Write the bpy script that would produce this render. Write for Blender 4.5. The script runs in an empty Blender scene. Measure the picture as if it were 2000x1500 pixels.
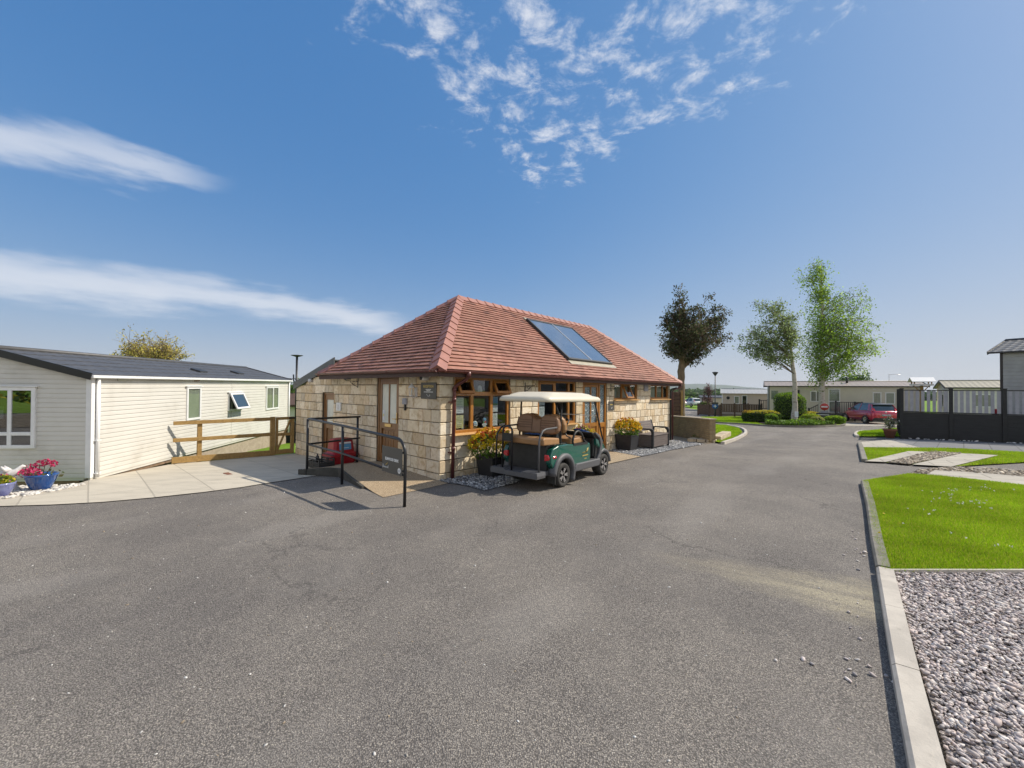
import bpy, bmesh, math, random
import numpy as np
from mathutils import Vector, Matrix, Euler
from mathutils.geometry import delaunay_2d_cdt

sc = bpy.context.scene
COL = sc.collection
R = math.radians
rnd = random.Random(7)
nrs = np.random.RandomState(11)

# ------------------------------------------------------------------ camera, light, sky
cam = bpy.data.cameras.new('camera'); camo = bpy.data.objects.new('camera', cam); COL.objects.link(camo)
cam.sensor_width = 36.0; cam.lens = 36.0 * 793.85 / 2000.0
cam.clip_start = 0.05; cam.clip_end = 20000
def _cam():
    p, r = R(0.934), R(0.616)
    f = Vector((0, math.cos(p), math.sin(p))); x = Vector((1, 0, 0)); u = x.cross(f)
    c, s = math.cos(r), math.sin(r)
    x2 = c * x + s * u; u2 = -s * x + c * u
    m = Matrix((x2, u2, -f)).transposed().to_4x4(); m.translation = Vector((0, 0, 1.75))
    return m
camo.matrix_world = _cam()
sc.camera = camo
SUN_AZ, SUN_EL = R(10), R(44)          # azimuth measured from +X towards +Y
sunl = bpy.data.lights.new('sun', 'SUN'); suno = bpy.data.objects.new('sun', sunl); COL.objects.link(suno)
sunl.energy = 4.4; sunl.angle = R(0.55); sunl.color = (1.0, 0.92, 0.79)
sdir = Vector((math.cos(SUN_AZ) * math.cos(SUN_EL), math.sin(SUN_AZ) * math.cos(SUN_EL), math.sin(SUN_EL)))
suno.rotation_euler = sdir.to_track_quat('Z', 'Y').to_euler(); suno.location = (30, 10, 40)
sc.view_settings.view_transform = 'Standard'; sc.view_settings.look = 'None'
sc.view_settings.exposure = 0.25; sc.view_settings.gamma = 1.0
sc.cycles.max_bounces = 6; sc.cycles.transparent_max_bounces = 12; sc.cycles.diffuse_bounces = 3
sc.cycles.glossy_bounces = 3; sc.cycles.transmission_bounces = 4; sc.cycles.volume_bounces = 0
sc.cycles.use_denoising = True
sc.cycles.sample_clamp_indirect = 6.0

class NT:
    """small node-tree helper"""
    def __init__(s, tree): s.t = tree; s.n = tree.nodes; s.l = tree.links
    def new(s, typ, **kw):
        n = s.n.new(typ)
        for k, v in kw.items(): setattr(n, k, v)
        return n
    def put(s, sock, v):
        if isinstance(v, bpy.types.NodeSocket): s.l.new(v, sock)
        elif v is not None:
            if isinstance(v, (tuple, list)) and len(v) == 3 and sock.type == 'RGBA': v = (*v, 1)
            sock.default_value = v
    def m(s, op, a, b=None, c=None, clamp=False):
        n = s.new('ShaderNodeMath', operation=op, use_clamp=clamp)
        for i, v in enumerate((a, b, c)):
            if v is not None: s.put(n.inputs[i], v)
        return n.outputs[0]
    def mix(s, f, a, b, typ='MIX'):
        n = s.new('ShaderNodeMix', data_type='RGBA', blend_type=typ); n.clamp_factor = True
        s.put(n.inputs[0], f); s.put(n.inputs[6], a); s.put(n.inputs[7], b); return n.outputs[2]
    def ramp(s, f, stops, interp='LINEAR'):
        n = s.new('ShaderNodeValToRGB'); n.color_ramp.interpolation = interp
        e = n.color_ramp.elements
        while len(e) < len(stops): e.new(0.5)
        for i, (p, c) in enumerate(stops):
            e[i].position = p; e[i].color = (*c, 1) if isinstance(c, tuple) else (c, c, c, 1)
        s.put(n.inputs[0], f); return n.outputs[0]
    def noise(s, vec, scale, detail=3, rough=0.55, dist=0, out=0, dim='3D'):
        n = s.new('ShaderNodeTexNoise', noise_dimensions=dim); s.put(n.inputs['Vector'], vec)
        n.inputs['Scale'].default_value = scale; n.inputs['Detail'].default_value = detail
        n.inputs['Roughness'].default_value = rough; n.inputs['Distortion'].default_value = dist
        return n.outputs[out]
    def vor(s, vec, scale, feature='F1', out='Distance', rnd=1.0):
        n = s.new('ShaderNodeTexVoronoi', feature=feature); s.put(n.inputs['Vector'], vec)
        n.inputs['Scale'].default_value = scale; n.inputs['Randomness'].default_value = rnd
        return n.outputs[out]
    def scalev(s, vec, sx, sy, sz):
        n = s.new('ShaderNodeVectorMath', operation='MULTIPLY'); s.put(n.inputs[0], vec)
        n.inputs[1].default_value = (sx, sy, sz); return n.outputs[0]
    def sstep(s, x, a, b):
        n = s.new('ShaderNodeMapRange', interpolation_type='SMOOTHSTEP'); s.put(n.inputs[0], x)
        s.put(n.inputs[1], a); s.put(n.inputs[2], b); n.inputs[3].default_value = 0; n.inputs[4].default_value = 1
        return n.outputs[0]

def build_world():
    w = bpy.data.worlds.new('World'); sc.world = w; w.use_nodes = True
    T = NT(w.node_tree); T.n.clear()
    sky = T.new('ShaderNodeTexSky', sky_type='NISHITA'); sky.sun_disc = False
    sky.sun_elevation = SUN_EL; sky.sun_rotation = R(90) - SUN_AZ
    sky.altitude = 50; sky.air_density = 1.0; sky.dust_density = 1.6; sky.ozone_density = 2.2
    tc = T.new('ShaderNodeTexCoord'); d = tc.outputs['Generated']
    nrm = T.new('ShaderNodeVectorMath', operation='NORMALIZE'); T.put(nrm.inputs[0], d)
    sp = T.new('ShaderNodeSeparateXYZ'); T.put(sp.inputs[0], nrm.outputs[0])
    x, y, z = sp.outputs
    zc = T.m('MAXIMUM', z, 0.03)
    px, py = T.m('DIVIDE', x, zc), T.m('DIVIDE', y, zc)
    pv = T.new('ShaderNodeCombineXYZ'); T.put(pv.inputs[0], px); T.put(pv.inputs[1], py); p = pv.outputs[0]
    # broken altocumulus field high ahead: a wedge of the cloud layer
    edge = T.m('SUBTRACT', T.m('SUBTRACT', 2.42, T.m('MULTIPLY', T.m('ABSOLUTE', T.m('SUBTRACT', px, 0.19)), 1.50)), py)
    big = T.noise(p, 1.7, 2, 0.5)
    edge = T.m('ADD', edge, T.m('MULTIPLY', T.m('SUBTRACT', big, 0.5), 1.3))
    wedge = T.m('MULTIPLY', T.sstep(edge, -0.2, 0.5), T.sstep(py, -0.8, 0.2))
    n1 = T.noise(p, 7.4, 9, 0.66, 0.3)
    n2 = T.noise(p, 17, 5, 0.6)
    dens = T.m('ADD', T.m('MULTIPLY', n1, 0.84), T.m('MULTIPLY', n2, 0.16))
    thr = T.m('SUBTRACT', 0.735, T.m('MULTIPLY', wedge, 0.282))
    puff = T.m('MULTIPLY', T.sstep(T.m('SUBTRACT', dens, thr), 0.0, 0.25), T.sstep(wedge, 0.0, 0.3))
    # two long veils of cirrus to the left
    az = T.m('DEGREES', T.m('ARCTAN2', x, y)); el = T.m('DEGREES', T.m('ARCSINE', z))
    av = T.new('ShaderNodeCombineXYZ'); T.put(av.inputs[0], T.m('MULTIPLY', az, 0.09)); T.put(av.inputs[1], T.m('MULTIPLY', el, 0.42))
    wob = T.noise(av.outputs[0], 1.1, 5, 0.55)
    def veil(e0, slope, curve, azr, w0, wr, tip, amp):
        a0 = T.m('SUBTRACT', az, azr)
        c = T.m('ADD', T.m('ADD', e0, T.m('MULTIPLY', a0, slope)), T.m('MULTIPLY', T.m('MULTIPLY', a0, a0), curve))
        wd = T.m('MAXIMUM', T.m('ADD', w0, T.m('MULTIPLY', a0, wr)), 0.25)
        dist = T.m('DIVIDE', T.m('ADD', T.m('SUBTRACT', el, c), T.m('MULTIPLY', T.m('SUBTRACT', wob, 0.5), 5.0)), wd)
        f = T.m('SUBTRACT', 1.0, T.sstep(T.m('ABSOLUTE', dist), 0.1, 1.15))
        f = T.m('MULTIPLY', f, T.m('SUBTRACT', 1.0, T.sstep(az, tip - 9, tip)))
        f = T.m('MULTIPLY', f, T.m('ADD', 0.55, T.m('MULTIPLY', wob, 0.9)))
        return T.m('MULTIPLY', f, amp)
    v1 = veil(21.0, 0.10, 0.0, -50, 2.4, -0.085, -34.0, 0.56)
    v2 = veil(10.0, 0.05, -0.0034, -45, 2.4, -0.028, -12.0, 0.60)
    cl = T.m('MAXIMUM', T.m('MAXIMUM', T.m('MULTIPLY', puff, 0.80), v1), v2)
    cl = T.m('MINIMUM', cl, 0.92)
    # unseen bright cloud deck added behind the viewpoint to lift the ambient light
    rear = T.m('SUBTRACT', 1.0, T.sstep(y, 0.06, 0.40))
    rear = T.m('MULTIPLY', rear, T.m('ADD', 0.45, T.m('MULTIPLY', T.sstep(T.noise(nrm.outputs[0], 3.2, 6, 0.6), 0.38, 0.62), 0.5)))
    rear = T.m('MULTIPLY', rear, T.m('SUBTRACT', 1.0, T.m('MULTIPLY', T.sstep(z, 0.35, 0.75), 0.80)))
    # film response of the clear sky: per channel power on the Nishita radiance
    ss = T.new('ShaderNodeSeparateColor'); T.put(ss.inputs[0], sky.outputs[0]); cc = T.new('ShaderNodeCombineColor')
    for i, (a, pw) in enumerate(((0.37, 0.78), (0.485, 0.50), (0.70, 0.33))):
        T.put(cc.inputs[i], T.m('DIVIDE', T.m('MULTIPLY', T.m('POWER', T.m('MULTIPLY', ss.outputs[i], 0.137), pw), a), 0.137))
    hz = T.m('MULTIPLY', T.m('EXPONENT', T.m('DIVIDE', T.m('MAXIMUM', el, 0.0), T.m('SUBTRACT', -6.2, T.m('MULTIPLY', T.m('MAXIMUM', x, 0.0), 6.0)))), 0.96)
    skyc = T.mix(hz, cc.outputs[0], (4.7, 4.85, 5.05))
    cloudc = T.mix(0.5, (6.5, 6.6, 6.9), (6.5, 6.6, 6.9))
    out = T.mix(cl, skyc, cloudc)
    out = T.mix(rear, out, (7.9, 7.6, 7.1))
    bg = T.new('ShaderNodeBackground'); T.put(bg.inputs[0], out); bg.inputs[1].default_value = 0.115
    o = T.new('ShaderNodeOutputWorld'); T.l.new(bg.outputs[0], o.inputs[0])
build_world()

# ------------------------------------------------------------------ object helpers
def tag(o, label=None, cat=None, group=None, kind=None):
    if label: o['label'] = label
    if cat: o['category'] = cat
    if group: o['group'] = group
    if kind: o['kind'] = kind
    return o
def empty(name, loc=(0, 0, 0), rz=0.0, label=None, cat=None, group=None, rot=None):
    o = bpy.data.objects.new(name, None); COL.objects.link(o); o.empty_display_size = 0.2
    o.location = loc; o.rotation_euler = rot if rot else (0, 0, rz)
    return tag(o, label, cat, group)
def link(name, me, parent=None):
    o = bpy.data.objects.new(name, me); COL.objects.link(o)
    if parent is not None: o.parent = parent
    return o
def copy_tree(o, parent=None):
    c = o.copy(); COL.objects.link(c); c.parent = parent
    for ch in o.children: copy_tree(ch, c)
    return c
def np_mesh(name, V, F, mats, col=None, smooth=False, parent=None):
    """V (n,3), F (m,k) arrays, optional per-face colour"""
    V = np.asarray(V, np.float32); F = np.asarray(F, np.int32); k = F.shape[1]
    me = bpy.data.meshes.new(name)
    me.vertices.add(len(V)); me.vertices.foreach_set('co', V.ravel())
    me.loops.add(F.size); me.loops.foreach_set('vertex_index', F.ravel())
    me.polygons.add(len(F)); me.polygons.foreach_set('loop_start', np.arange(0, F.size, k, dtype=np.int32))
    if smooth: me.polygons.foreach_set('use_smooth', np.ones(len(F), bool))
    me.update(calc_edges=True)
    if col is not None:
        a = me.attributes.new('col', 'FLOAT_COLOR', 'FACE')
        c = np.ones((len(F), 4), np.float32); c[:, :3] = col; a.data.foreach_set('color', c.ravel())
    for m in (mats if isinstance(mats, (list, tuple)) else [mats]): me.materials.append(m)
    return link(name, me, parent)

class MB:
    def __init__(s): s.v = []; s.f = []; s.mi = []; s.c = []; s.sm = []
    def add(s, vs, fs, mi=0, col=(1, 1, 1), smooth=False):
        b = len(s.v); s.v += [tuple(v) for v in vs]
        for f in fs: s.f.append([i + b for i in f]); s.mi.append(mi); s.c.append(col); s.sm.append(smooth)
        return s
    def box(s, a, b, mi=0, col=(1, 1, 1)):
        x0, y0, z0 = (min(a[i], b[i]) for i in range(3)); x1, y1, z1 = (max(a[i], b[i]) for i in range(3))
        return s.add([(x0, y0, z0), (x1, y0, z0), (x1, y1, z0), (x0, y1, z0), (x0, y0, z1), (x1, y0, z1), (x1, y1, z1), (x0, y1, z1)],
                     [(0, 3, 2, 1), (4, 5, 6, 7), (0, 1, 5, 4), (1, 2, 6, 5), (2, 3, 7, 6), (3, 0, 4, 7)], mi, col)
    def hexa(s, p, mi=0, col=(1, 1, 1)):
        return s.add(p, [(0, 3, 2, 1), (4, 5, 6, 7), (0, 1, 5, 4), (1, 2, 6, 5), (2, 3, 7, 6), (3, 0, 4, 7)], mi, col)
    def beam(s, p, q, w, h, up=(0, 0, 1), mi=0, col=(1, 1, 1)):
        p, q = Vector(p), Vector(q); d = (q - p).normalized(); up = Vector(up)
        if abs(d.dot(up)) > 0.99: up = Vector((1, 0, 0))
        a = d.cross(up).normalized() * w / 2; b = a.cross(d).normalized() * h / 2
        return s.hexa([p - a - b, p + a - b, p + a + b, p - a + b, q - a - b, q + a - b, q + a + b, q - a + b], mi, col)
    def tube(s, pts, r, seg=8, mi=0, col=(1, 1, 1), cap=True, closed=False):
        pts = [Vector(p) for p in pts]; n = len(pts); rr = r if isinstance(r, (list, tuple)) else [r] * n
        vs = []; ref = None
        for i, p in enumerate(pts):
            if closed: d = pts[(i + 1) % n] - pts[i - 1]
            else: d = pts[min(i + 1, n - 1)] - pts[max(i - 1, 0)]
            d.normalize()
            if ref is None:
                ref = d.cross(Vector((0, 0, 1)))
                if ref.length < 1e-3: ref = d.cross(Vector((1, 0, 0)))
            ref = (ref - d * ref.dot(d)); ref.normalize(); b = d.cross(ref)
            for k in range(seg):
                a = 2 * math.pi * k / seg; vs.append(p + (ref * math.cos(a) + b * math.sin(a)) * rr[i])
        fs = []
        for i in range(n if closed else n - 1):
            j = (i + 1) % n
            for k in range(seg):
                k2 = (k + 1) % seg; fs.append((i * seg + k, i * seg + k2, j * seg + k2, j * seg + k))
        s.add(vs, fs, mi, col, True)
        if cap and not closed:
            b = len(s.v) - len(vs)
            s.f.append([b + k for k in range(seg)][::-1]); s.f.append([b + (n - 1) * seg + k for k in range(seg)])
            s.mi += [mi, mi]; s.c += [col, col]; s.sm += [False, False]
        return s
    def lathe(s, prof, c=(0, 0, 0), seg=24, mi=0, col=(1, 1, 1), axis='z', smooth=True):
        vs = []; fs = []; c = Vector(c)
        for r, z in prof:
            for k in range(seg):
                a = 2 * math.pi * k / seg; u, v = r * math.cos(a), r * math.sin(a)
                vs.append(c + (Vector((u, v, z)) if axis == 'z' else Vector((z, u, v)) if axis == 'x' else Vector((u, z, -v))))
        for i in range(len(prof) - 1):
            for k in range(seg):
                k2 = (k + 1) % seg; fs.append((i * seg + k, i * seg + k2, (i + 1) * seg + k2, (i + 1) * seg + k))
        return s.add(vs, fs, mi, col, smooth)
    def prism(s, poly, fn, d0, d1, mi=0, col=(1, 1, 1), smooth=False):
        """poly of (u,v) extruded along w from d0 to d1; fn(u,v,w)->xyz"""
        n = len(poly); vs = [fn(u, v, d0) for u, v in poly] + [fn(u, v, d1) for u, v in poly]
        s.add(vs, [tuple(range(n))[::-1], tuple(range(n, 2 * n))], mi, col)
        b = len(s.v) - 2 * n
        for i in range(n):
            j = (i + 1) % n; s.f.append([b + i, b + j, b + n + j, b + n + i]); s.mi.append(mi); s.c.append(col); s.sm.append(smooth)
        return s
    def loft(s, secs, mi=0, col=(1, 1, 1), smooth=True, caps=True):
        n = len(secs[0]); vs = [p for q in secs for p in q]; fs = []
        for i in range(len(secs) - 1):
            for k in range(n):
                k2 = (k + 1) % n; fs.append((i * n + k, i * n + k2, (i + 1) * n + k2, (i + 1) * n + k))
        s.add(vs, fs, mi, col, smooth)
        if caps:
            b = len(s.v) - len(vs); m = (len(secs) - 1) * n
            s.f += [[b + k for k in range(n)][::-1], [b + m + k for k in range(n)]]; s.mi += [mi] * 2; s.c += [col] * 2; s.sm += [False] * 2
        return s
    def grid(s, fn, us, vs_, mi=0, col=(1, 1, 1), smooth=True):
        nu, nv = len(us), len(vs_)
        vs = [fn(u, v) for u in us for v in vs_]
        fs = [(i * nv + j, (i + 1) * nv + j, (i + 1) * nv + j + 1, i * nv + j + 1) for i in range(nu - 1) for j in range(nv - 1)]
        return s.add(vs, fs, mi, col, smooth)
    def build(s, name, mats, parent=None, bevel=0, seg=2, subd=0, fix=True):
        me = bpy.data.meshes.new(name)
        me.from_pydata([tuple(v) for v in s.v], [], s.f)
        for m in (mats if isinstance(mats, (list, tuple)) else [mats]): me.materials.append(m)
        me.polygons.foreach_set('material_index', s.mi); me.polygons.foreach_set('use_smooth', s.sm)
        a = me.attributes.new('col', 'FLOAT_COLOR', 'FACE')
        a.data.foreach_set('color', np.array([(*c, 1) for c in s.c], np.float32).ravel())
        if fix:
            bm = bmesh.new(); bm.from_mesh(me); bmesh.ops.recalc_face_normals(bm, faces=bm.faces); bm.to_mesh(me); bm.free()
        me.update()
        o = link(name, me, parent)
        if bevel:
            b = o.modifiers.new('bevel', 'BEVEL'); b.width = bevel; b.segments = seg; b.limit_method = 'ANGLE'; b.angle_limit = R(35); b.harden_normals = False
        if subd:
            b = o.modifiers.new('sub', 'SUBSURF'); b.levels = subd; b.render_levels = subd
        return o
def lettering(name, txt, size, mat, parent, origin, xdir, ydir, align='CENTER', depth=0.002, sx=1.0, bold=0.0):
    cu = bpy.data.curves.new('t', 'FONT'); cu.body = txt; cu.size = size; cu.align_x = align; cu.align_y = 'CENTER'; cu.extrude = depth; cu.resolution_u = 2; cu.offset = bold
    ob = bpy.data.objects.new('t', cu); COL.objects.link(ob)
    dg = bpy.context.evaluated_depsgraph_get(); me = bpy.data.meshes.new_from_object(ob.evaluated_get(dg))
    bpy.data.objects.remove(ob); bpy.data.curves.remove(cu)
    X, Y = Vector(xdir).normalized(), Vector(ydir).normalized(); Z = X.cross(Y)
    M4 = Matrix((X * sx, Y, Z)).transposed().to_4x4(); M4.translation = Vector(origin); me.transform(M4)
    me.materials.clear(); me.materials.append(mat); me.name = name
    return link(name, me, parent)

# ------------------------------------------------------------------ materials
def mat(name, c, c2=None, scale=6.0, detail=4, rough=0.6, bump=0.0, bscale=None, metal=0.0, spec=0.5, coat=0.0, attr=False,
        stretch=(1, 1, 1), trans=0.0, contrast=(0.35, 0.65), dist=0.0, dirt=None):
    m = bpy.data.materials.new(name); m.use_nodes = True; T = NT(m.node_tree)
    b = T.n['Principled BSDF']; tc = T.new('ShaderNodeTexCoord'); v = T.scalev(tc.outputs['Object'], *stretch)
    colr = c
    if c2 is not None:
        f = T.sstep(T.noise(v, scale, detail, 0.6, dist), contrast[0], contrast[1]); colr = T.mix(f, c, c2)
    if dirt is not None:
        f = T.sstep(T.noise(tc.outputs['Object'], dirt[1], 5, 0.65), dirt[2], dirt[3]); colr = T.mix(f, colr, dirt[0])
    if attr:
        a = T.new('ShaderNodeAttribute', attribute_name='col'); colr = T.mix(1.0, colr, a.outputs['Color'], 'MULTIPLY')
    T.put(b.inputs['Base Color'], colr); b.inputs['Roughness'].default_value = rough; b.inputs['Metallic'].default_value = metal
    b.inputs['Specular IOR Level'].default_value = spec; b.inputs['Coat Weight'].default_value = coat; b.inputs['Coat Roughness'].default_value = 0.08
    if bump:
        bn = T.new('ShaderNodeBump'); bn.inputs['Strength'].default_value = 1.0; bn.inputs['Distance'].default_value = bump
        T.put(bn.inputs['Height'], T.noise(v, bscale or scale * 3, 5, 0.65)); T.l.new(bn.outputs[0], b.inputs['Normal'])
    if trans:
        o = T.n['Material Output']; tr = T.new('ShaderNodeBsdfTranslucent'); T.put(tr.inputs[0], colr)
        mx = T.new('ShaderNodeMixShader'); mx.inputs[0].default_value = trans
        T.l.new(b.outputs[0], mx.inputs[1]); T.l.new(tr.outputs[0], mx.inputs[2]); T.l.new(mx.outputs[0], o.inputs[0])
    return m
def glass_mat(name, tint=(0.75, 0.8, 0.8), refl=1.0, base_refl=0.06):
    m = bpy.data.materials.new(name); m.use_nodes = True; T = NT(m.node_tree); T.n.remove(T.n['Principled BSDF'])
    tr = T.new('ShaderNodeBsdfTransparent'); tr.inputs[0].default_value = (*tint, 1)
    gl = T.new('ShaderNodeBsdfGlossy'); gl.inputs['Roughness'].default_value = 0.015; gl.inputs[0].default_value = (0.95, 0.97, 1, 1)
    fr = T.new('ShaderNodeFresnel'); fr.inputs[0].default_value = 1.55
    f = T.m('ADD', T.m('MULTIPLY', fr.outputs[0], refl), base_refl, clamp=True)
    geo = T.new('ShaderNodeNewGeometry'); f = T.m('MULTIPLY', f, T.m('SUBTRACT', 1.0, geo.outputs['Backfacing']))
    mx = T.new('ShaderNodeMixShader'); T.put(mx.inputs[0], f); T.l.new(tr.outputs[0], mx.inputs[1]); T.l.new(gl.outputs[0], mx.inputs[2])
    T.l.new(mx.outputs[0], T.n['Material Output'].inputs[0]); return m

def tarmac_mat():
    m = bpy.data.materials.new('tarmac'); m.use_nodes = True; T = NT(m.node_tree); b = T.n['Principled BSDF']
    o = T.new('ShaderNodeTexCoord').outputs['Object']
    cell = T.vor(o, 120, out='Color'); cellv = T.new('ShaderNodeSeparateColor'); T.put(cellv.inputs[0], cell)
    dist = T.vor(o, 120)
    st = T.ramp(cellv.outputs[0], [(0.0, (0.165, 0.150, 0.136)), (0.45, (0.240, 0.219, 0.197)), (0.8, (0.300, 0.273, 0.243)), (0.95, (0.37, 0.332, 0.28)), (1.0, (0.45, 0.415, 0.37))])
    st = T.mix(T.m('MULTIPLY', T.sstep(dist, 0.34, 0.72), 0.85), st, (0.085, 0.077, 0.070))
    big = T.noise(o, 0.42, 6, 0.66); st = T.mix(T.sstep(big, 0.3, 0.72), T.mix(1.0, st, (0.80, 0.79, 0.795), 'MULTIPLY'), T.mix(1.0, st, (1.20, 1.18, 1.14), 'MULTIPLY'))
    mid = T.noise(o, 4.5, 5, 0.7); st = T.mix(T.m('MULTIPLY', T.sstep(mid, 0.6, 0.8), 0.42), st, (0.32, 0.30, 0.275))
    pat = T.sstep(T.noise(T.scalev(o, 1.0, 0.35, 1), 1.3, 4, 0.6), 0.56, 0.75); st = T.mix(T.m('MULTIPLY', pat, 0.35), st, (0.105, 0.098, 0.092))
    # wheel tracks along the lane, a little polished and pale, and hair cracks
    sx_ = T.new('ShaderNodeSeparateXYZ'); T.put(sx_.inputs[0], o)
    lane = T.m('SUBTRACT', T.m('MULTIPLY', sx_.outputs[0], 0.74), T.m('MULTIPLY', sx_.outputs[1], 0.67)); lane = T.m('ADD', lane, T.m('MULTIPLY', T.noise(o, 0.3, 3), 1.2))
    trk = T.m('MULTIPLY', T.sstep(T.m('SINE', T.m('MULTIPLY', lane, 3.4)), 0.2, 1.0), T.sstep(T.noise(o, 0.5, 3), 0.40, 0.62))
    st = T.mix(T.m('MULTIPLY', trk, 0.20), st, (0.36, 0.332, 0.298))
    wv = T.new('ShaderNodeVectorMath', operation='ADD'); T.put(wv.inputs[0], o); wn_ = T.new('ShaderNodeVectorMath', operation='SCALE'); T.put(wn_.inputs[0], T.noise(o, 1.6, 5, 0.7, 0, 1)); wn_.inputs['Scale'].default_value = 0.9; T.put(wv.inputs[1], wn_.outputs[0])
    crk = T.m('MULTIPLY', T.m('SUBTRACT', 1.0, T.sstep(T.vor(wv.outputs[0], 0.33, 'DISTANCE_TO_EDGE'), 0.0015, 0.008)), T.sstep(T.noise(o, 0.7, 2), 0.48, 0.6))
    st = T.mix(T.m('MULTIPLY', crk, 0.55), st, (0.07, 0.063, 0.058))
    grit = T.noise(o, 14, 6, 0.75); st = T.mix(T.m('MULTIPLY', T.sstep(grit, 0.52, 0.72), 0.35), st, (0.115, 0.106, 0.098)); st = T.mix(T.m('MULTIPLY', T.sstep(T.noise(o, 33, 5, 0.75), 0.58, 0.72), 0.40), st, (0.42, 0.395, 0.36))
    # chalky spatter
    sp1 = T.m('MULTIPLY', T.sstep(T.noise(o, 23, 4, 0.7), 0.665, 0.74), T.sstep(T.noise(o, 1.8, 2), 0.5, 0.62))
    st = T.mix(T.m('MULTIPLY', sp1, 0.6), st, (0.55, 0.53, 0.50))
    # sand washed off the gravel on to the tarmac beside the kerb: a tongue with its own outline
    s = T.new('ShaderNodeSeparateXYZ'); T.put(s.inputs[0], o); x, y = s.outputs[0], s.outputs[1]
    al = T.m('ADD', T.m('MULTIPLY', T.m('SUBTRACT', x, 2.62), 0.85), T.m('MULTIPLY', T.m('SUBTRACT', y, 3.62), -0.53))
    ac = T.m('ADD', T.m('MULTIPLY', T.m('SUBTRACT', x, 2.62), 0.53), T.m('MULTIPLY', T.m('SUBTRACT', y, 3.62), 0.85))
    avv = T.new('ShaderNodeCombineXYZ'); T.put(avv.inputs[0], T.m('MULTIPLY', al, 0.8)); T.put(avv.inputs[1], T.m('MULTIPLY', ac, 6.0)); strk = T.sstep(T.noise(avv.outputs[0], 1.1, 4, 0.6), 0.36, 0.62)
    wn = T.m('MULTIPLY', T.m('SUBTRACT', T.noise(o, 2.2, 4, 0.6), 0.5), 0.55)
    wd = T.m('ADD', 0.43, T.m('MULTIPLY', al, 0.20))
    tong = T.m('MULTIPLY', T.m('SUBTRACT', 1.0, T.sstep(T.m('DIVIDE', T.m('ABSOLUTE', T.m('ADD', ac, wn)), T.m('MAXIMUM', wd, 0.05)), 0.35, 1.1)), T.sstep(al, -1.7, 0.5))
    sand = T.m('MULTIPLY', T.m('MULTIPLY', tong, T.m('ADD', 0.42, T.m('MULTIPLY', strk, 0.58))), T.m('ADD', 0.35, T.m('MULTIPLY', T.sstep(T.noise(o, 60, 3, 0.6), 0.3, 0.7), 0.55)))
    st = T.mix(T.m('MULTIPLY', sand, 0.95), st, (0.48, 0.42, 0.285))
    T.put(b.inputs['Base Color'], st); b.inputs['Roughness'].default_value = 0.82; b.inputs['Specular IOR Level'].default_value = 0.35
    bn = T.new('ShaderNodeBump'); bn.inputs['Distance'].default_value = 0.006; bn.inputs['Strength'].default_value = 0.9
    hgt = T.m('ADD', T.m('MULTIPLY', dist, -1.0), T.m('MULTIPLY', cellv.outputs[1], 0.5)); T.put(bn.inputs['Height'], hgt)
    T.l.new(bn.outputs[0], b.inputs['Normal']); return m

def grass_mat(name, a, bcol, scale=3.0, dry=None):
    m = bpy.data.materials.new(name); m.use_nodes = True; T = NT(m.node_tree); b = T.n['Principled BSDF']
    o = T.new('ShaderNodeTexCoord').outputs['Object']
    c = T.mix(T.sstep(T.noise(o, scale, 5, 0.65), 0.35, 0.68), a, bcol)
    c = T.mix(T.m('MULTIPLY', T.sstep(T.noise(o, 55, 4, 0.7), 0.45, 0.75), 0.55), c, tuple(v * 0.45 for v in a))
    if dry: c = T.mix(T.m('MULTIPLY', T.sstep(T.noise(o, 1.1, 5, 0.6), 0.55, 0.72), 0.6), c, dry)
    T.put(b.inputs['Base Color'], c); b.inputs['Roughness'].default_value = 0.9; b.inputs['Specular IOR Level'].default_value = 0.2
    bn = T.new('ShaderNodeBump'); bn.inputs['Distance'].default_value = 0.03; T.put(bn.inputs['Height'], T.noise(o, 70, 4, 0.7)); T.l.new(bn.outputs[0], b.inputs['Normal'])
    return m
def flag_mat(name, c1, c2, bw, bh, rot, mort=(0.20, 0.18, 0.15), msize=0.012):
    m = bpy.data.materials.new(name); m.use_nodes = True; T = NT(m.node_tree); b = T.n['Principled BSDF']
    o = T.new('ShaderNodeTexCoord').outputs['Object']
    mp = T.new('ShaderNodeMapping'); T.put(mp.inputs[0], o); mp.inputs['Rotation'].default_value = (0, 0, rot)
    br = T.new('ShaderNodeTexBrick'); T.put(br.inputs['Vector'], mp.outputs[0]); br.offset = 0.5
    br.inputs['Color1'].default_value = (*c1, 1); br.inputs['Color2'].default_value = (*c2, 1); br.inputs['Mortar'].default_value = (*mort, 1)
    br.inputs['Scale'].default_value = 1; br.inputs['Brick Width'].default_value = bw; br.inputs['Row Height'].default_value = bh; br.inputs['Mortar Size'].default_value = msize
    c = T.mix(T.m('MULTIPLY', T.sstep(T.noise(T.scalev(o, 1, 3, 1), 1.6, 5, 0.6), 0.4, 0.75), 0.5), br.outputs[0], tuple(v * 0.62 for v in c1))
    c = T.mix(T.m('MULTIPLY', T.sstep(T.noise(o, 45, 3, 0.6), 0.5, 0.8), 0.25), c, tuple(v * 0.5 for v in c1))
    T.put(b.inputs['Base Color'], c); b.inputs['Roughness'].default_value = 0.85; b.inputs['Specular IOR Level'].default_value = 0.3
    bn = T.new('ShaderNodeBump'); bn.inputs['Distance'].default_value = 0.006
    T.put(bn.inputs['Height'], T.m('SUBTRACT', T.m('MULTIPLY', T.noise(o, 30, 4), 0.4), br.outputs[1])); T.l.new(bn.outputs[0], b.inputs['Normal'])
    return m
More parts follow.
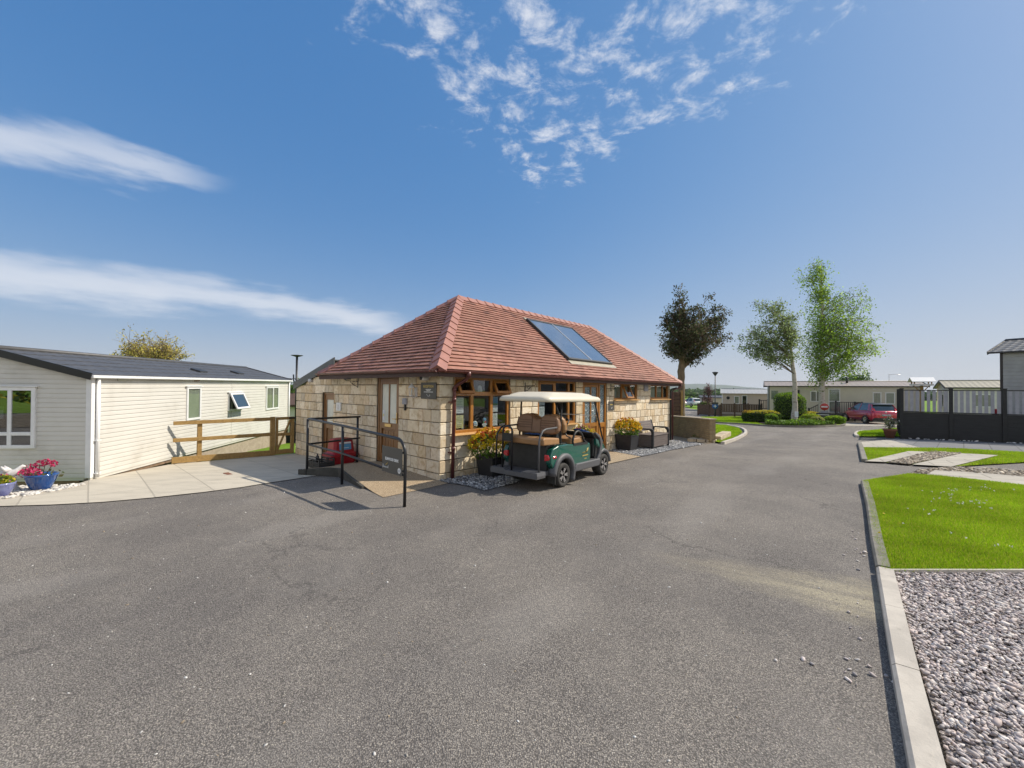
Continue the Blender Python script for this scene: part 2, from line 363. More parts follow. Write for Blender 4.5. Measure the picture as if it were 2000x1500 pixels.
def speckle_mat(name, stops, scale, bump=0.008, rough=0.8):
    m = bpy.data.materials.new(name); m.use_nodes = True; T = NT(m.node_tree); b = T.n['Principled BSDF']
    o = T.new('ShaderNodeTexCoord').outputs['Object']
    s = T.new('ShaderNodeSeparateColor'); T.put(s.inputs[0], T.vor(o, scale, out='Color')); dist = T.vor(o, scale)
    c = T.ramp(s.outputs[0], stops); c = T.mix(T.sstep(dist, 0.35, 0.75), c, tuple(v * 0.35 for v in stops[0][1]))
    c = T.mix(T.m('MULTIPLY', T.sstep(T.noise(o, 1.7, 4), 0.4, 0.7), 0.25), c, tuple(v * 0.7 for v in stops[0][1]))
    T.put(b.inputs['Base Color'], c); b.inputs['Roughness'].default_value = rough; b.inputs['Specular IOR Level'].default_value = 0.3
    bn = T.new('ShaderNodeBump'); bn.inputs['Distance'].default_value = bump; T.put(bn.inputs['Height'], T.m('MULTIPLY', dist, -1.0)); T.l.new(bn.outputs[0], b.inputs['Normal'])
    return m

M = {}
M['tarmac'] = tarmac_mat()
M['field'] = grass_mat('field grass', (0.14, 0.25, 0.02), (0.19, 0.31, 0.028), 0.08)
M['lawn'] = grass_mat('lawn grass', (0.185, 0.27, 0.012), (0.25, 0.325, 0.018), 1.6, (0.30, 0.30, 0.05))
M['patio'] = flag_mat('patio flags', (0.55, 0.495, 0.40), (0.49, 0.44, 0.355), 1.55, 0.78, R(44), (0.39, 0.35, 0.285), 0.011)
M['flag'] = flag_mat('path flags', (0.47, 0.43, 0.36), (0.42, 0.385, 0.32), 0.9, 0.6, R(35))
M['resin'] = speckle_mat('resin bound stone', [(0.0, (0.43, 0.31, 0.19)), (0.5, (0.54, 0.41, 0.265)), (1.0, (0.66, 0.54, 0.38))], 110, 0.004)
M['apron'] = speckle_mat('buff apron', [(0.0, (0.46, 0.36, 0.24)), (1.0, (0.58, 0.47, 0.33))], 90, 0.003)
M['soil'] = mat('soil', (0.05, 0.035, 0.022), (0.09, 0.065, 0.04), 12, rough=0.95, bump=0.02)
M['gravelbase'] = speckle_mat('gravel bed', [(0.0, (0.26, 0.23, 0.22)), (1.0, (0.44, 0.40, 0.385))], 38, 0.02)
M['greyflag'] = flag_mat('grey path flags', (0.20, 0.20, 0.205), (0.175, 0.175, 0.18), 0.9, 0.6, R(-42), (0.11, 0.11, 0.11))
M['greybed'] = speckle_mat('slate chippings', [(0.0, (0.13, 0.135, 0.145)), (0.6, (0.27, 0.275, 0.285)), (1.0, (0.45, 0.45, 0.45))], 34, 0.02)
M['brownbed'] = speckle_mat('brown chippings', [(0.0, (0.16, 0.125, 0.085)), (0.6, (0.30, 0.245, 0.175)), (1.0, (0.47, 0.41, 0.32))], 26, 0.02)
M['kerb'] = mat('kerb concrete', (0.54, 0.49, 0.42), (0.43, 0.39, 0.335), 4, rough=0.85, bump=0.003, bscale=90, dirt=((0.30, 0.275, 0.23), 9, 0.58, 0.78))
M['oldkerb'] = mat('weathered kerb', (0.24, 0.22, 0.185), (0.16, 0.15, 0.125), 4, rough=0.9, bump=0.004, bscale=70)
M['rampside'] = mat('dark concrete', (0.075, 0.07, 0.06), (0.05, 0.047, 0.04), 6, rough=0.9, bump=0.004)  # plain dark tone for the ramp's side wall
M['pebble'] = mat('pebble', (1, 1, 1), attr=True, rough=0.75)
M['stone'] = mat('cladding stone', (1.20, 1.18, 1.14), (0.84, 0.73, 0.56), 5.5, 6, rough=0.85, bump=0.006, bscale=26, attr=True, contrast=(0.42, 0.74), dist=1.6)
M['mortar'] = mat('mortar', (0.15, 0.12, 0.085), (0.11, 0.09, 0.065), 20, rough=0.95)
M['inside'] = mat('plaster', (0.30, 0.28, 0.25), rough=0.9)
M['tile'] = mat('roof tile', (.96, .94, .94), (0.52, 0.47, 0.47), 1.7, 8, rough=0.72, bump=0.003, bscale=60, attr=True, contrast=(0.50, 0.72))
M['ridge'] = mat('ridge tile', (0.35, 0.155, 0.118), (0.295, 0.128, 0.098), 8, rough=0.6, bump=0.002, bscale=60)
M['gutter'] = mat('maroon gutter', (0.125, 0.036, 0.032), (0.10, 0.03, 0.027), 5, rough=0.35, spec=0.5)
M['fascia'] = mat('dark brown fascia', (0.055, 0.022, 0.018), (0.045, 0.018, 0.015), 5, rough=0.6)
M['oak'] = mat('golden oak', (0.40, 0.175, 0.032), (0.30, 0.118, 0.02), 9, 5, rough=0.4, stretch=(6, 6, 0.5), coat=0.15)
M['sill'] = mat('oak sill', (0.58, 0.34, 0.13), (0.50, 0.28, 0.10), 9, 5, rough=0.45, stretch=(0.6, 6, 6))
M['shaded_oak'] = mat('shaded oak', (0.26, 0.12, 0.036), (0.18, 0.078, 0.024), 9, 5, rough=0.4, stretch=(6, 6, 0.5), coat=0.15)  # golden oak again, with the end wall's shade put into its colour
M['glass'] = glass_mat('window glass', (0.80, 0.83, 0.82), 1.0, 0.05)
M['coatglass'] = glass_mat('coated glass', (0.55, 0.58, 0.57), 1.0, 0.22)
M['leadglass'] = mat('leaded obscure glass', (0.30, 0.38, 0.42), (0.06, 0.08, 0.09), 30, 4, rough=0.18, bump=0.004, bscale=40, contrast=(0.4, 0.6))
M['clear'] = glass_mat('clear screen', (0.94, 0.95, 0.95), 0.5, 0.015)
M['frost'] = mat('frosted blind glass', (0.66, 0.67, 0.60), (0.56, 0.58, 0.53), 3, rough=0.22)
M['solar'] = mat('solar glass', (0.10, 0.132, 0.18), (0.085, 0.112, 0.155), 3, rough=0.08, spec=1.0, coat=1.0)
M['black'] = mat('black metal', (0.014, 0.014, 0.016), rough=0.35)
M['blackpl'] = mat('black plastic', (0.018, 0.018, 0.019), (0.026, 0.026, 0.027), 14, rough=0.5)
M['anth'] = mat('anthracite', (0.040, 0.042, 0.046), (0.032, 0.033, 0.036), 8, rough=0.5)
M['sign'] = mat('grey sign face', (0.075, 0.072, 0.066), rough=0.5)
M['gold'] = mat('gold paint', (0.50, 0.36, 0.10), rough=0.5)
M['white'] = mat('white', (0.78, 0.78, 0.77), rough=0.5)
M['upvc'] = mat('white upvc', (0.80, 0.80, 0.80), (0.74, 0.74, 0.74), 4, rough=0.35)
M['paper'] = mat('paper', (0.74, 0.75, 0.78), (0.70, 0.71, 0.75), 8, rough=0.7)
M['yellowpaper'] = mat('yellow paper', (0.72, 0.66, 0.34), (0.66, 0.62, 0.33), 8, rough=0.7)
M['ink'] = mat('printed lines', (0.22, 0.23, 0.27), rough=0.7)
M['bluep'] = mat('printed blue', (0.10, 0.30, 0.52), rough=0.6)
M['redp'] = mat('printed red', (0.55, 0.05, 0.04), rough=0.6)
M['greenp'] = mat('printed green', (0.10, 0.30, 0.09), rough=0.6)
M['steel'] = mat('steel', (0.55, 0.55, 0.55), rough=0.3, metal=0.9)
M['timber'] = mat('treated timber', (0.36, 0.225, 0.075), (0.27, 0.165, 0.055), 4, 5, rough=0.8, bump=0.003, bscale=25, stretch=(3, 3, 3), dist=1.5)
M['weathered'] = mat('weathered timber', (0.27, 0.185, 0.115), (0.20, 0.135, 0.085), 4, 5, rough=0.85, bump=0.003, dist=1.2)
M['brownfence'] = mat('stained brown timber', (0.11, 0.062, 0.04), (0.075, 0.042, 0.028), 6, 5, rough=0.8)
M['creamclad'] = mat('cream cladding', (0.635, 0.615, 0.565), (0.60, 0.58, 0.53), 1.4, 5, rough=0.45, dirt=((0.50, 0.475, 0.42), 1.3, 0.50, 0.82))
M['beigeclad'] = mat('beige cladding', (0.57, 0.53, 0.43), (0.53, 0.49, 0.40), 1.4, 5, rough=0.5)
M['pinkclad'] = mat('stone coloured cladding', (0.54, 0.45, 0.37), (0.50, 0.42, 0.345), 1.4, 5, rough=0.5)
M['greyclad'] = mat('grey cladding', (0.36, 0.36, 0.35), (0.31, 0.31, 0.30), 3, 5, rough=0.6)
M['vanroof'] = mat('anthracite tile sheet', (0.092, 0.092, 0.095), (0.072, 0.072, 0.075), 5, rough=0.5)
M['paleroof'] = mat('pale tile sheet', (0.40, 0.34, 0.30), (0.34, 0.29, 0.26), 5, rough=0.45)
M['tanroof'] = mat('tan tile sheet', (0.40, 0.36, 0.27), (0.34, 0.31, 0.235), 5, rough=0.5)
M['greyroof'] = mat('grey ribbed sheet', (0.42, 0.42, 0.41), (0.36, 0.36, 0.36), 5, rough=0.5)
M['brick'] = None
M['skirt'] = mat('brick skirting', (0.40, 0.33, 0.26), (0.32, 0.26, 0.20), 9, rough=0.9, bump=0.004)
M['blind'] = mat('pale blind', (0.50, 0.50, 0.42), (0.43, 0.43, 0.36), 2, rough=0.7)
M['curtain'] = mat('curtain', (0.55, 0.53, 0.44), (0.36, 0.33, 0.27), 5, stretch=(8, 8, 0.2), rough=0.9)
M['dark'] = mat('dark room', (0.02, 0.021, 0.023), rough=0.8)  # near-black colour standing in for the shade of rooms behind glass
M['compfence'] = mat('black composite board', (0.020, 0.020, 0.021), (0.012, 0.012, 0.012), 3, 5, rough=0.65, stretch=(1, 1, 6), bump=0.002)
M['picket'] = mat('grey picket', (0.34, 0.34, 0.375), (0.29, 0.29, 0.325), 6, rough=0.6)
M['slat'] = mat('grey brown resin slats', (0.145, 0.118, 0.108), (0.118, 0.096, 0.088), 6, rough=0.6, stretch=(0.5, 6, 6))
M['planter'] = mat('planter resin', (0.030, 0.030, 0.034), (0.023, 0.023, 0.026), 18, rough=0.55, bump=0.0015, bscale=60)
M['leaf'] = mat('leaf', (1.5, 1.5, 1.45), attr=True, rough=0.55, trans=0.5, spec=0.3)
M['grassblade'] = mat('grass blade', (1.12, 1.08, 1.0), attr=True, rough=0.6, trans=0.4, spec=0.25)
M['petal'] = mat('petal', (1, 1, 1), attr=True, rough=0.6, trans=0.25, spec=0.2)
M['bark'] = mat('bark', (0.21, 0.155, 0.095), (0.13, 0.095, 0.06), 7, 5, rough=0.9, bump=0.012, bscale=16, stretch=(1, 1, 0.35))
M['birchbark'] = mat('birch bark', (0.46, 0.41, 0.35), (0.13, 0.105, 0.085), 4.5, 5, rough=0.85, bump=0.006, bscale=12, stretch=(1, 1, 2.2), contrast=(0.52, 0.7))
M['twig'] = mat('twig', (0.16, 0.11, 0.07), rough=0.9)
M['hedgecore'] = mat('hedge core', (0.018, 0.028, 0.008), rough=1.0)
M['cartgreen'] = mat('green paint', (0.006, 0.085, 0.062), rough=0.22, coat=0.8)
M['cartgrey'] = mat('grey plastic', (0.095, 0.096, 0.104), (0.082, 0.083, 0.09), 20, rough=0.55)
M['cartroof'] = mat('ivory plastic', (0.66, 0.60, 0.47), (0.62, 0.565, 0.445), 3, rough=0.4)
M['vinyl'] = mat('tan vinyl', (0.36, 0.20, 0.09), (0.31, 0.17, 0.075), 7, rough=0.42, bump=0.001, bscale=120)
M['vinyldark'] = mat('brown vinyl', (0.24, 0.135, 0.075), (0.21, 0.115, 0.062), 7, rough=0.42)
M['stitch'] = mat('seam piping', (0.13, 0.07, 0.04), rough=0.6)
M['tyre'] = mat('tyre', (0.030, 0.029, 0.028), (0.05, 0.047, 0.044), 9, rough=0.85)
M['rim'] = mat('alloy', (0.62, 0.61, 0.62), rough=0.25, metal=0.85)
M['tail'] = mat('red lens', (0.55, 0.012, 0.02), rough=0.15, coat=1.0)
M['bluecloth'] = mat('blue cloth', (0.02, 0.07, 0.22), rough=0.8)
M['carred'] = mat('red car paint', (0.42, 0.010, 0.045), rough=0.25, metal=0.25, coat=1.0)
M['carglass'] = mat('car glass', (0.03, 0.05, 0.06), rough=0.05, coat=1.0)
M['binred'] = mat('red bin plastic', (0.36, 0.010, 0.018), (0.30, 0.008, 0.016), 9, rough=0.4)
M['bluepot'] = mat('blue glaze', (0.014, 0.085, 0.30), (0.010, 0.055, 0.22), 5, rough=0.15, coat=0.6)
M['lilacpot'] = mat('lilac glaze', (0.20, 0.22, 0.42), (0.11, 0.12, 0.30), 9, rough=0.2, coat=0.6)
M['terracotta'] = mat('terracotta', (0.22, 0.09, 0.05), (0.17, 0.07, 0.04), 8, rough=0.8)
M['brassy'] = mat('brass', (0.60, 0.43, 0.18), rough=0.3, metal=0.8)
M['ornament'] = mat('white ornament', (0.72, 0.70, 0.68), (0.55, 0.52, 0.50), 10, rough=0.6)
M['hill'] = mat('hill', (0.055, 0.085, 0.05), (0.08, 0.11, 0.06), 0.004, rough=1.0)
M['verge'] = mat('grey verge board', (0.095, 0.10, 0.098), (0.075, 0.08, 0.078), 4, rough=0.5)
M['boatwhite'] = mat('white paint', (0.66, 0.66, 0.67), rough=0.35)
M['bluepaint'] = mat('sign blue', (0.02, 0.11, 0.34), rough=0.4)
M['signred'] = mat('sign red', (0.50, 0.05, 0.03), rough=0.4)
M['blockstone'] = mat('block stone', (0.55, 0.46, 0.33), (0.42, 0.34, 0.24), 6, rough=0.9, bump=0.006, bscale=20)
# ------------------------------------------------------------------ terrain
def sp(t, k=1.5): return math.log1p(math.exp(max(-50, min(50, t * k)))) / k
def G(x, y):
    X = x + 1.4
    z = .022 * max(X, -30) if X < 0 else .010 * min(X, 45)
    return z - (.03 + .010 * min(max(-X / 5, 0), 1)) * min(sp(y - 7.3), 63)
def sheet(name, poly, off, m, cell=0.8, zf=None, kind='structure'):
    zf = zf or G; n = len(poly)
    xs = [p[0] for p in poly]; ys = [p[1] for p in poly]
    P = []; E = []
    for i in range(n):                       # densify the outline
        a, b = poly[i], poly[(i + 1) % n]; k = max(1, int(math.dist(a, b) / cell))
        for j in range(k): P.append(Vector((a[0] + (b[0] - a[0]) * j / k, a[1] + (b[1] - a[1]) * j / k)))
    nb = len(P); E = [(i, (i + 1) % nb) for i in range(nb)]
    x = min(xs) + cell / 2
    while x < max(xs):
        y = min(ys) + cell / 2
        while y < max(ys): P.append(Vector((x + 0.01 * math.sin(y * 9), y + 0.01 * math.cos(x * 7)))); y += cell
        x += cell
    v, e, f, *_ = delaunay_2d_cdt(P, E, [], 1, 1e-5)
    mb = MB(); mb.add([(p.x, p.y, zf(p.x, p.y) + off) for p in v], f, smooth=True)
    o = mb.build(name, m)
    for p in o.data.polygons:
        if p.normal.z < 0: o.data.flip_normals(); break
    return tag(o, kind=kind)
def ground():
    c = [0]
    s = 1.5
    while c[-1] < 6000: c.append(c[-1] + s); s *= 1.0 if c[-1] < 78 else 1.35
    xs = [-a for a in c[:0:-1]] + c
    mb = MB(); mb.grid(lambda x, y: (x, y, G(x, y) - 0.11), xs, xs)
    return tag(mb.build('ground', M['field']), kind='structure')
ground()
sheet('tarmac_road', [(-30, -14), (28, -14), (28, 14), (20, 17), (24, 24), (31, 28), (31, 33), (27, 33), (27, 60), (30, 75), (20, 75), (12, 45), (9, 28),
                      (7.5, 19.5), (0, 12), (-4.0, 9.2), (-8.5, 6.9), (-30, 6.9)], 0, M['tarmac'], 1.0)
sheet('patio_paving', [(-13, 6.1), (-9, 6.33), (-7.97, 6.38), (-7.24, 6.43), (-6.56, 6.56), (-5.97, 6.82), (-5.39, 7.19), (-4.99, 7.54), (-4.71, 7.94), (-4.47, 8.23),
                       (-4.2, 8.6), (-3.2, 9.7), (-6.89, 12.98), (-6.98, 13.06), (-9.02, 10.78), (-8.8, 8.6), (-8.55, 8.0), (-13, 7.0)], 0.014, M['patio'], 0.5)
lawnA = [(3.50, 3.84), (4.53, 5.06), (5.84, 6.61), (6.68, 7.66), (7.44, 8.08), (8.25, 8.44), (8.65, 8.2), (9.22, 7.33), (12.2, 4.1), (12.2, 3.84)]
sheet('front_lawn', lawnA, 0.055, M['lawn'], 0.4)
gravA = [(3.545, 3.80), (2.03, 1.90), (0.44, -0.1), (-0.28, -1.0), (9, -1.0), (12.2, 3.80)]
sheet('pebble_bed', gravA, 0.03, M['gravelbase'], 0.4)
sheet('garden_path', [(8.60, 8.45), (9.34, 8.99), (10.0, 8.6), (13.2, 5.6), (12.2, 4.15), (9.22, 7.33), (8.65, 8.2)], 0.045, M['flag'], 0.5)
sheet('chipping_strip', [(8.3, 8.48), (8.9, 8.95), (9.5, 9.25), (10.4, 9.5), (13.5, 7.5), (13.2, 5.6), (10.0, 8.6), (9.34, 8.99), (8.60, 8.47)], 0.03, M['brownbed'], 0.5)
lawnB = [(11.68, 13.55), (9.15, 10.50), (10.22, 9.55), (12.94, 10.29), (16.5, 9.2), (18, 11.0), (15.43, 12.27), (14.43, 13.33)]
sheet('side_lawn', lawnB, 0.03, M['lawn'], 0.5)
sheet('wheel_track', [(8.98, 10.36), (9.37, 10.20), (12.86, 12.5), (12.19, 12.5)], 0.046, M['flag'], 0.5)
sheet('wheel_track', [(9.64, 9.80), (10.22, 9.47), (13.82, 11.56), (13.3, 12.01)], 0.046, M['flag'], 0.5)
sheet('chipping_strip', [(9.39, 10.18), (9.62, 9.84), (13.28, 12.01), (12.88, 12.48)], 0.042, M['brownbed'], 0.5)
sheet('path_end', [(12.72, 14.90), (13.04, 15.34), (15.2, 16.42), (13.5, 13.40), (11.70, 13.57)], 0.045, M['flag'], 0.5)
sheet('fence_path', [(15.2, 16.42), (15.9, 16.75), (17.0, 16.3), (18.6, 14.9), (20, 13.6), (18, 11.0), (15.43, 12.27), (14.43, 13.33), (13.5, 13.40)], 0.045, M['greyflag'], 0.5)
lawnC = [(15.36, 18.02), (16.80, 19.80), (17.9, 21.0), (18.8, 21.5), (22.3, 23.7), (24, 22), (17.5, 17.9)]
sheet('corner_lawn', lawnC, 0.055, M['lawn'], 0.5)
lawnD = [(7.75, 15.1), (9.8, 17.75), (11.6, 20.45), (13.2, 23.65), (14.1, 26.9), (13.5, 28.6), (11, 28), (7.6, 19.5)]
sheet('road_lawn', lawnD, 0.06, M['lawn'], 0.6)
sheet('apron_path', [(6.6, 16.2), (7.35, 15.15), (7.55, 15.35), (7.4, 19.4), (6.2, 19.4)], 0.012, M['apron'], 0.5)
island = [(15.45, 31.0), (16.46, 28.7), (16.70, 26.42), (17.85, 25.38), (19.5, 25.75), (21.85, 27.1), (25.4, 31.1), (25.4, 44), (19.4, 41.8)]
sheet('island_lawn', island, 0.06, M['lawn'], 0.8)
sheet('planting_bed', [(17.1, 27.2), (17.9, 25.6), (19.4, 25.95), (21.7, 27.2), (25, 31), (25, 33.5), (19, 32)], 0.09, M['soil'], 0.8)
sheet('parking_pad', [(22.05, 26.9), (26.5, 27.0), (31, 31.2), (25.55, 31.1)], 0.015, M['flag'], 0.8)
def kerb(pts, w, h, m, side=1, name='kerb', seglen=None, drop=0.06):
    P = [Vector((p[0], p[1])) for p in pts]; L = [0]
    for i in range(1, len(P)): L.append(L[-1] + (P[i] - P[i - 1]).length)
    def at(d):
        for i in range(1, len(P)):
            if d <= L[i] or i == len(P) - 1:
                t = (d - L[i - 1]) / (L[i] - L[i - 1]); a = P[max(i - 2, 0)] if t < .5 and i > 1 else P[i - 1]; q = P[i - 1].lerp(P[i], t); return q, (P[i] - P[i - 1]).normalized()
    mb = MB(); n = max(1, round(L[-1] / (seglen or 0.915))); gap = 0.006
    for k in range(n):
        secs = []
        for j in range(4):
            d = L[-1] * (k + j / 3) / n; d += gap / 2 if j == 0 else (-gap / 2 if j == 3 else 0)
            q, t = at(d); nn = Vector((t.y, -t.x)) * side; z = G(q.x, q.y) + rnd.uniform(-.001, .001)
            o = q; i = q + nn * w
            secs.append([(o.x, o.y, z - drop), (o.x, o.y, z + h - 0.018), (o.x + nn.x * .018, o.y + nn.y * .018, z + h), (i.x, i.y, z + h + .002), (i.x, i.y, z - drop)])
        mb.loft(secs, smooth=False)
    return tag(mb.build(name, m), kind='structure')
kerb([(3.47, 3.88), (3.09, 3.42), (2.41, 2.6), (1.84, 1.9), (0.23, -0.1), (-0.45, -0.95)], 0.122, 0.08, M['kerb'], -1)
kerb([(6.60, 7.70), (5.82, 6.74), (5.32, 6.12), (4.72, 5.40), (4.12, 4.68), (3.50, 3.92)], 0.105, 0.075, M['oldkerb'], -1)
kerb([(12.74, 15.00), (11.6, 13.61), (9.02, 10.50)], 0.12, 0.08, M['oldkerb'], -1)
kerb([(18.6, 21.62), (17.9, 21.12), (16.72, 19.88), (15.85, 18.85), (15.28, 18.07)], 0.12, 0.09, M['kerb'], -1)
kerb([(7.7, 14.98), (8.8, 16.3), (9.86, 17.72), (10.85, 19.1), (11.68, 20.42), (12.55, 22.0), (13.28, 23.6), (13.8, 25.2), (14.18, 26.9)], 0.13, 0.10, M['kerb'], 1)
kerb([(15.35, 31.05), (16.0, 29.7), (16.38, 28.6), (16.5, 27.4), (16.62, 26.3), (17.1, 25.65), (17.8, 25.22), (18.7, 25.3), (19.6, 25.62), (20.8, 26.25), (21.95, 26.95)], 0.13, 0.10, M['oldkerb'], 1)
tag(MB().add([(3.5, 3.80, G(3.5, 3.8) - .03), (12.2, 3.80, G(12.2, 3.8) - .03), (12.2, 3.80, G(12.2, 3.8) + .075), (3.5, 3.80, G(3.5, 3.8) + .075),
              (3.5, 3.825, G(3.5, 3.8) - .03), (12.2, 3.825, G(12.2, 3.8) - .03), (12.2, 3.825, G(12.2, 3.8) + .075), (3.5, 3.825, G(3.5, 3.8) + .075)],
             [(0, 1, 2, 3), (4, 7, 6, 5), (3, 2, 6, 7), (0, 4, 5, 1), (0, 3, 7, 4), (1, 5, 6, 2)]).build('lawn_edging', M['kerb']), kind='structure')

def inside(poly, x, y):
    c = np.zeros(x.shape, bool); n = len(poly)
    for i in range(n):
        (x1, y1), (x2, y2) = poly[i], poly[(i + 1) % n]
        if y1 == y2: continue
        c ^= ((y1 > y) != (y2 > y)) & (x < (x2 - x1) * (y - y1) / (y2 - y1) + x1)
    return c
def scatter_pts(poly, n, keep=None):
    xs = [p[0] for p in poly]; ys = [p[1] for p in poly]
    x = nrs.uniform(min(xs), max(xs), n * 4); y = nrs.uniform(min(ys), max(ys), n * 4)
    k = inside(poly, x, y)
    if keep is not None: k &= keep(x, y)
    return x[k][:n], y[k][:n]
Gv = np.vectorize(G)
def ico(sub):
    bm = bmesh.new(); bmesh.ops.create_icosphere(bm, subdivisions=sub, radius=1); bm.verts.ensure_lookup_table()
    V = np.array([v.co[:] for v in bm.verts]); F = np.array([[v.index for v in f.verts] for f in bm.faces]); bm.free(); return V, F
def pebbles(name, x, y, z, size, sub, pal, flat=0.6, kind='stuff', jit=0.16):
    V, F = ico(sub); n = len(x)
    r = size * nrs.lognormal(0, 0.32, (n, 1)); sc3 = np.concatenate([r * nrs.uniform(.9, 1.7, (n, 1)), r * nrs.uniform(.7, 1.05, (n, 1)), r * nrs.uniform(flat * .75, flat * 1.2, (n, 1))], 1)
    vv = V[None] * (1 + nrs.uniform(-jit, jit, (n, len(V), 1))) * sc3[:, None]
    tl = nrs.uniform(-.45, .45, n); c, s = np.cos(tl)[:, None], np.sin(tl)[:, None]
    vv = np.stack([vv[..., 0] * c - vv[..., 2] * s, vv[..., 1], vv[..., 0] * s + vv[..., 2] * c], -1)
    a = nrs.uniform(0, 6.283, n); c, s = np.cos(a)[:, None], np.sin(a)[:, None]
    vv = np.stack([vv[..., 0] * c - vv[..., 1] * s, vv[..., 0] * s + vv[..., 1] * c, vv[..., 2]], -1)
    vv += np.stack([x, y, z], 1)[:, None]
    FF = F[None] + (np.arange(n) * len(V))[:, None, None]
    pal = np.array(pal); cc = pal[nrs.randint(0, len(pal), n)] * nrs.uniform(.8, 1.15, (n, 1))
    return tag(np_mesh(name, vv.reshape(-1, 3), FF.reshape(-1, 3), M['pebble'], np.repeat(cc, len(F), 0), True), kind=kind)
PINKGREY = [(.50, .43, .405), (.58, .505, .475), (.42, .37, .35), (.64, .575, .53), (.52, .43, .395), (.33, .30, .29), (.68, .62, .57), (.46, .40, .375)]
GREYS = [(.20, .205, .215), (.30, .305, .31), (.40, .40, .40), (.16, .165, .18), (.52, .52, .51), (.25, .25, .26)]
BROWNS = [(.30, .24, .17), (.40, .33, .24), (.22, .17, .12), (.48, .42, .33), (.34, .28, .20)]
view = lambda x, y: (x < 1.36 * y + 2.2) & (y > -.4)
x, y = scatter_pts(gravA, 62000, view); zz = Gv(x, y) + .034 + nrs.uniform(0, .022, len(x))
pebbles('pebbles', x, y, zz, 0.0100, 1, PINKGREY, .55, jit=.22)
# strays that have rolled over the kerb
def strays():
    P = []
    for _ in range(15):
        P.append((2.05 + rnd.gauss(0, .17), 2.52 + rnd.gauss(0, .085)))
    for _ in range(7): t = rnd.random(); P.append((3.05 - 1.0 * t + rnd.gauss(0, .05) - .12, 3.5 - 1.2 * t))
    for _ in range(16): t = rnd.random() ** 1.5; P.append((3.42 + 1.2 * t - abs(rnd.gauss(0, .10)) - .03, 3.95 + 1.4 * t + rnd.gauss(0, .05)))
    for _ in range(4): P.append((2.55 + rnd.uniform(-.9, .3) * .2 + .12, 2.62 + rnd.uniform(-.9, .3)))
    P = np.array([p for p in P]); x, y = P[:, 0], P[:, 1]
    pebbles('stray_pebbles', x, y, Gv(x, y) + .006, 0.0095, 2, PINKGREY)
strays()

# building frame: s along the long sunlit front, t back into the building, z up
W0 = Vector((-1.40, 7.944, 0)); BROT = R(90 - 42.589)
Dv = Vector((math.cos(BROT), math.sin(BROT), 0)); Nv = Vector((-math.sin(BROT), math.cos(BROT), 0))
def BW(s, t, z=0): return W0 + Dv * s + Nv * t + Vector((0, 0, z))
def bpoly(pts): return [tuple(BW(s, t)[:2]) for s, t in pts]
bed1 = bpoly([(-.02, -.30), (.05, -.75), (.0, -1.28), (.9, -1.25), (1.7, -.95), (3.2, -.85), (3.9, -1.30), (4.8, -.85), (4.85, .1), (0, .1)])
sheet('chipping_bed', bed1, 0.012, M['greybed'], 0.4)
bed2 = bpoly([(6.62, .1), (5.98, -1.34), (6.6, -1.38), (8.1, -1.36), (9.6, -1.45), (10.8, -1.48), (11.7, -.25), (11.6, .1)])
sheet('chipping_bed', bed2, 0.02, M['greybed'], 0.4)
sheet('door_apron', bpoly([(4.87, .05), (4.82, -.85), (3.92, -1.38), (5.95, -1.36), (6.58, .05)]), 0.02, M['apron'], 0.4)
for bd, n in ((bed1, 3600), (bed2, 5200)):
    x, y = scatter_pts(bd, n); pebbles('chippings', x, y, Gv(x, y) + .022, 0.017, 1, GREYS)
x, y = scatter_pts([(9.39, 10.18), (9.62, 9.84), (13.28, 12.01), (12.88, 12.48)], 1500); pebbles('chippings', x, y, Gv(x, y) + .05, 0.022, 1, BROWNS)
x, y = scatter_pts([(8.3, 8.48), (8.9, 8.95), (9.5, 9.25), (10.4, 9.5), (13.5, 7.5), (13.2, 5.6), (10.0, 8.6), (9.34, 8.99), (8.60, 8.47)], 2500); pebbles('chippings', x, y, Gv(x, y) + .04, 0.024, 1, BROWNS)
x, y = scatter_pts([(-13, 6.75), (-8.35, 6.85), (-8.2, 7.4), (-8.3, 7.95), (-13, 7.5)], 1800); pebbles('white_pebbles', x, y, Gv(x, y) + .022, 0.024, 1, [(.6, .57, .53), (.7, .66, .6), (.5, .47, .43)])

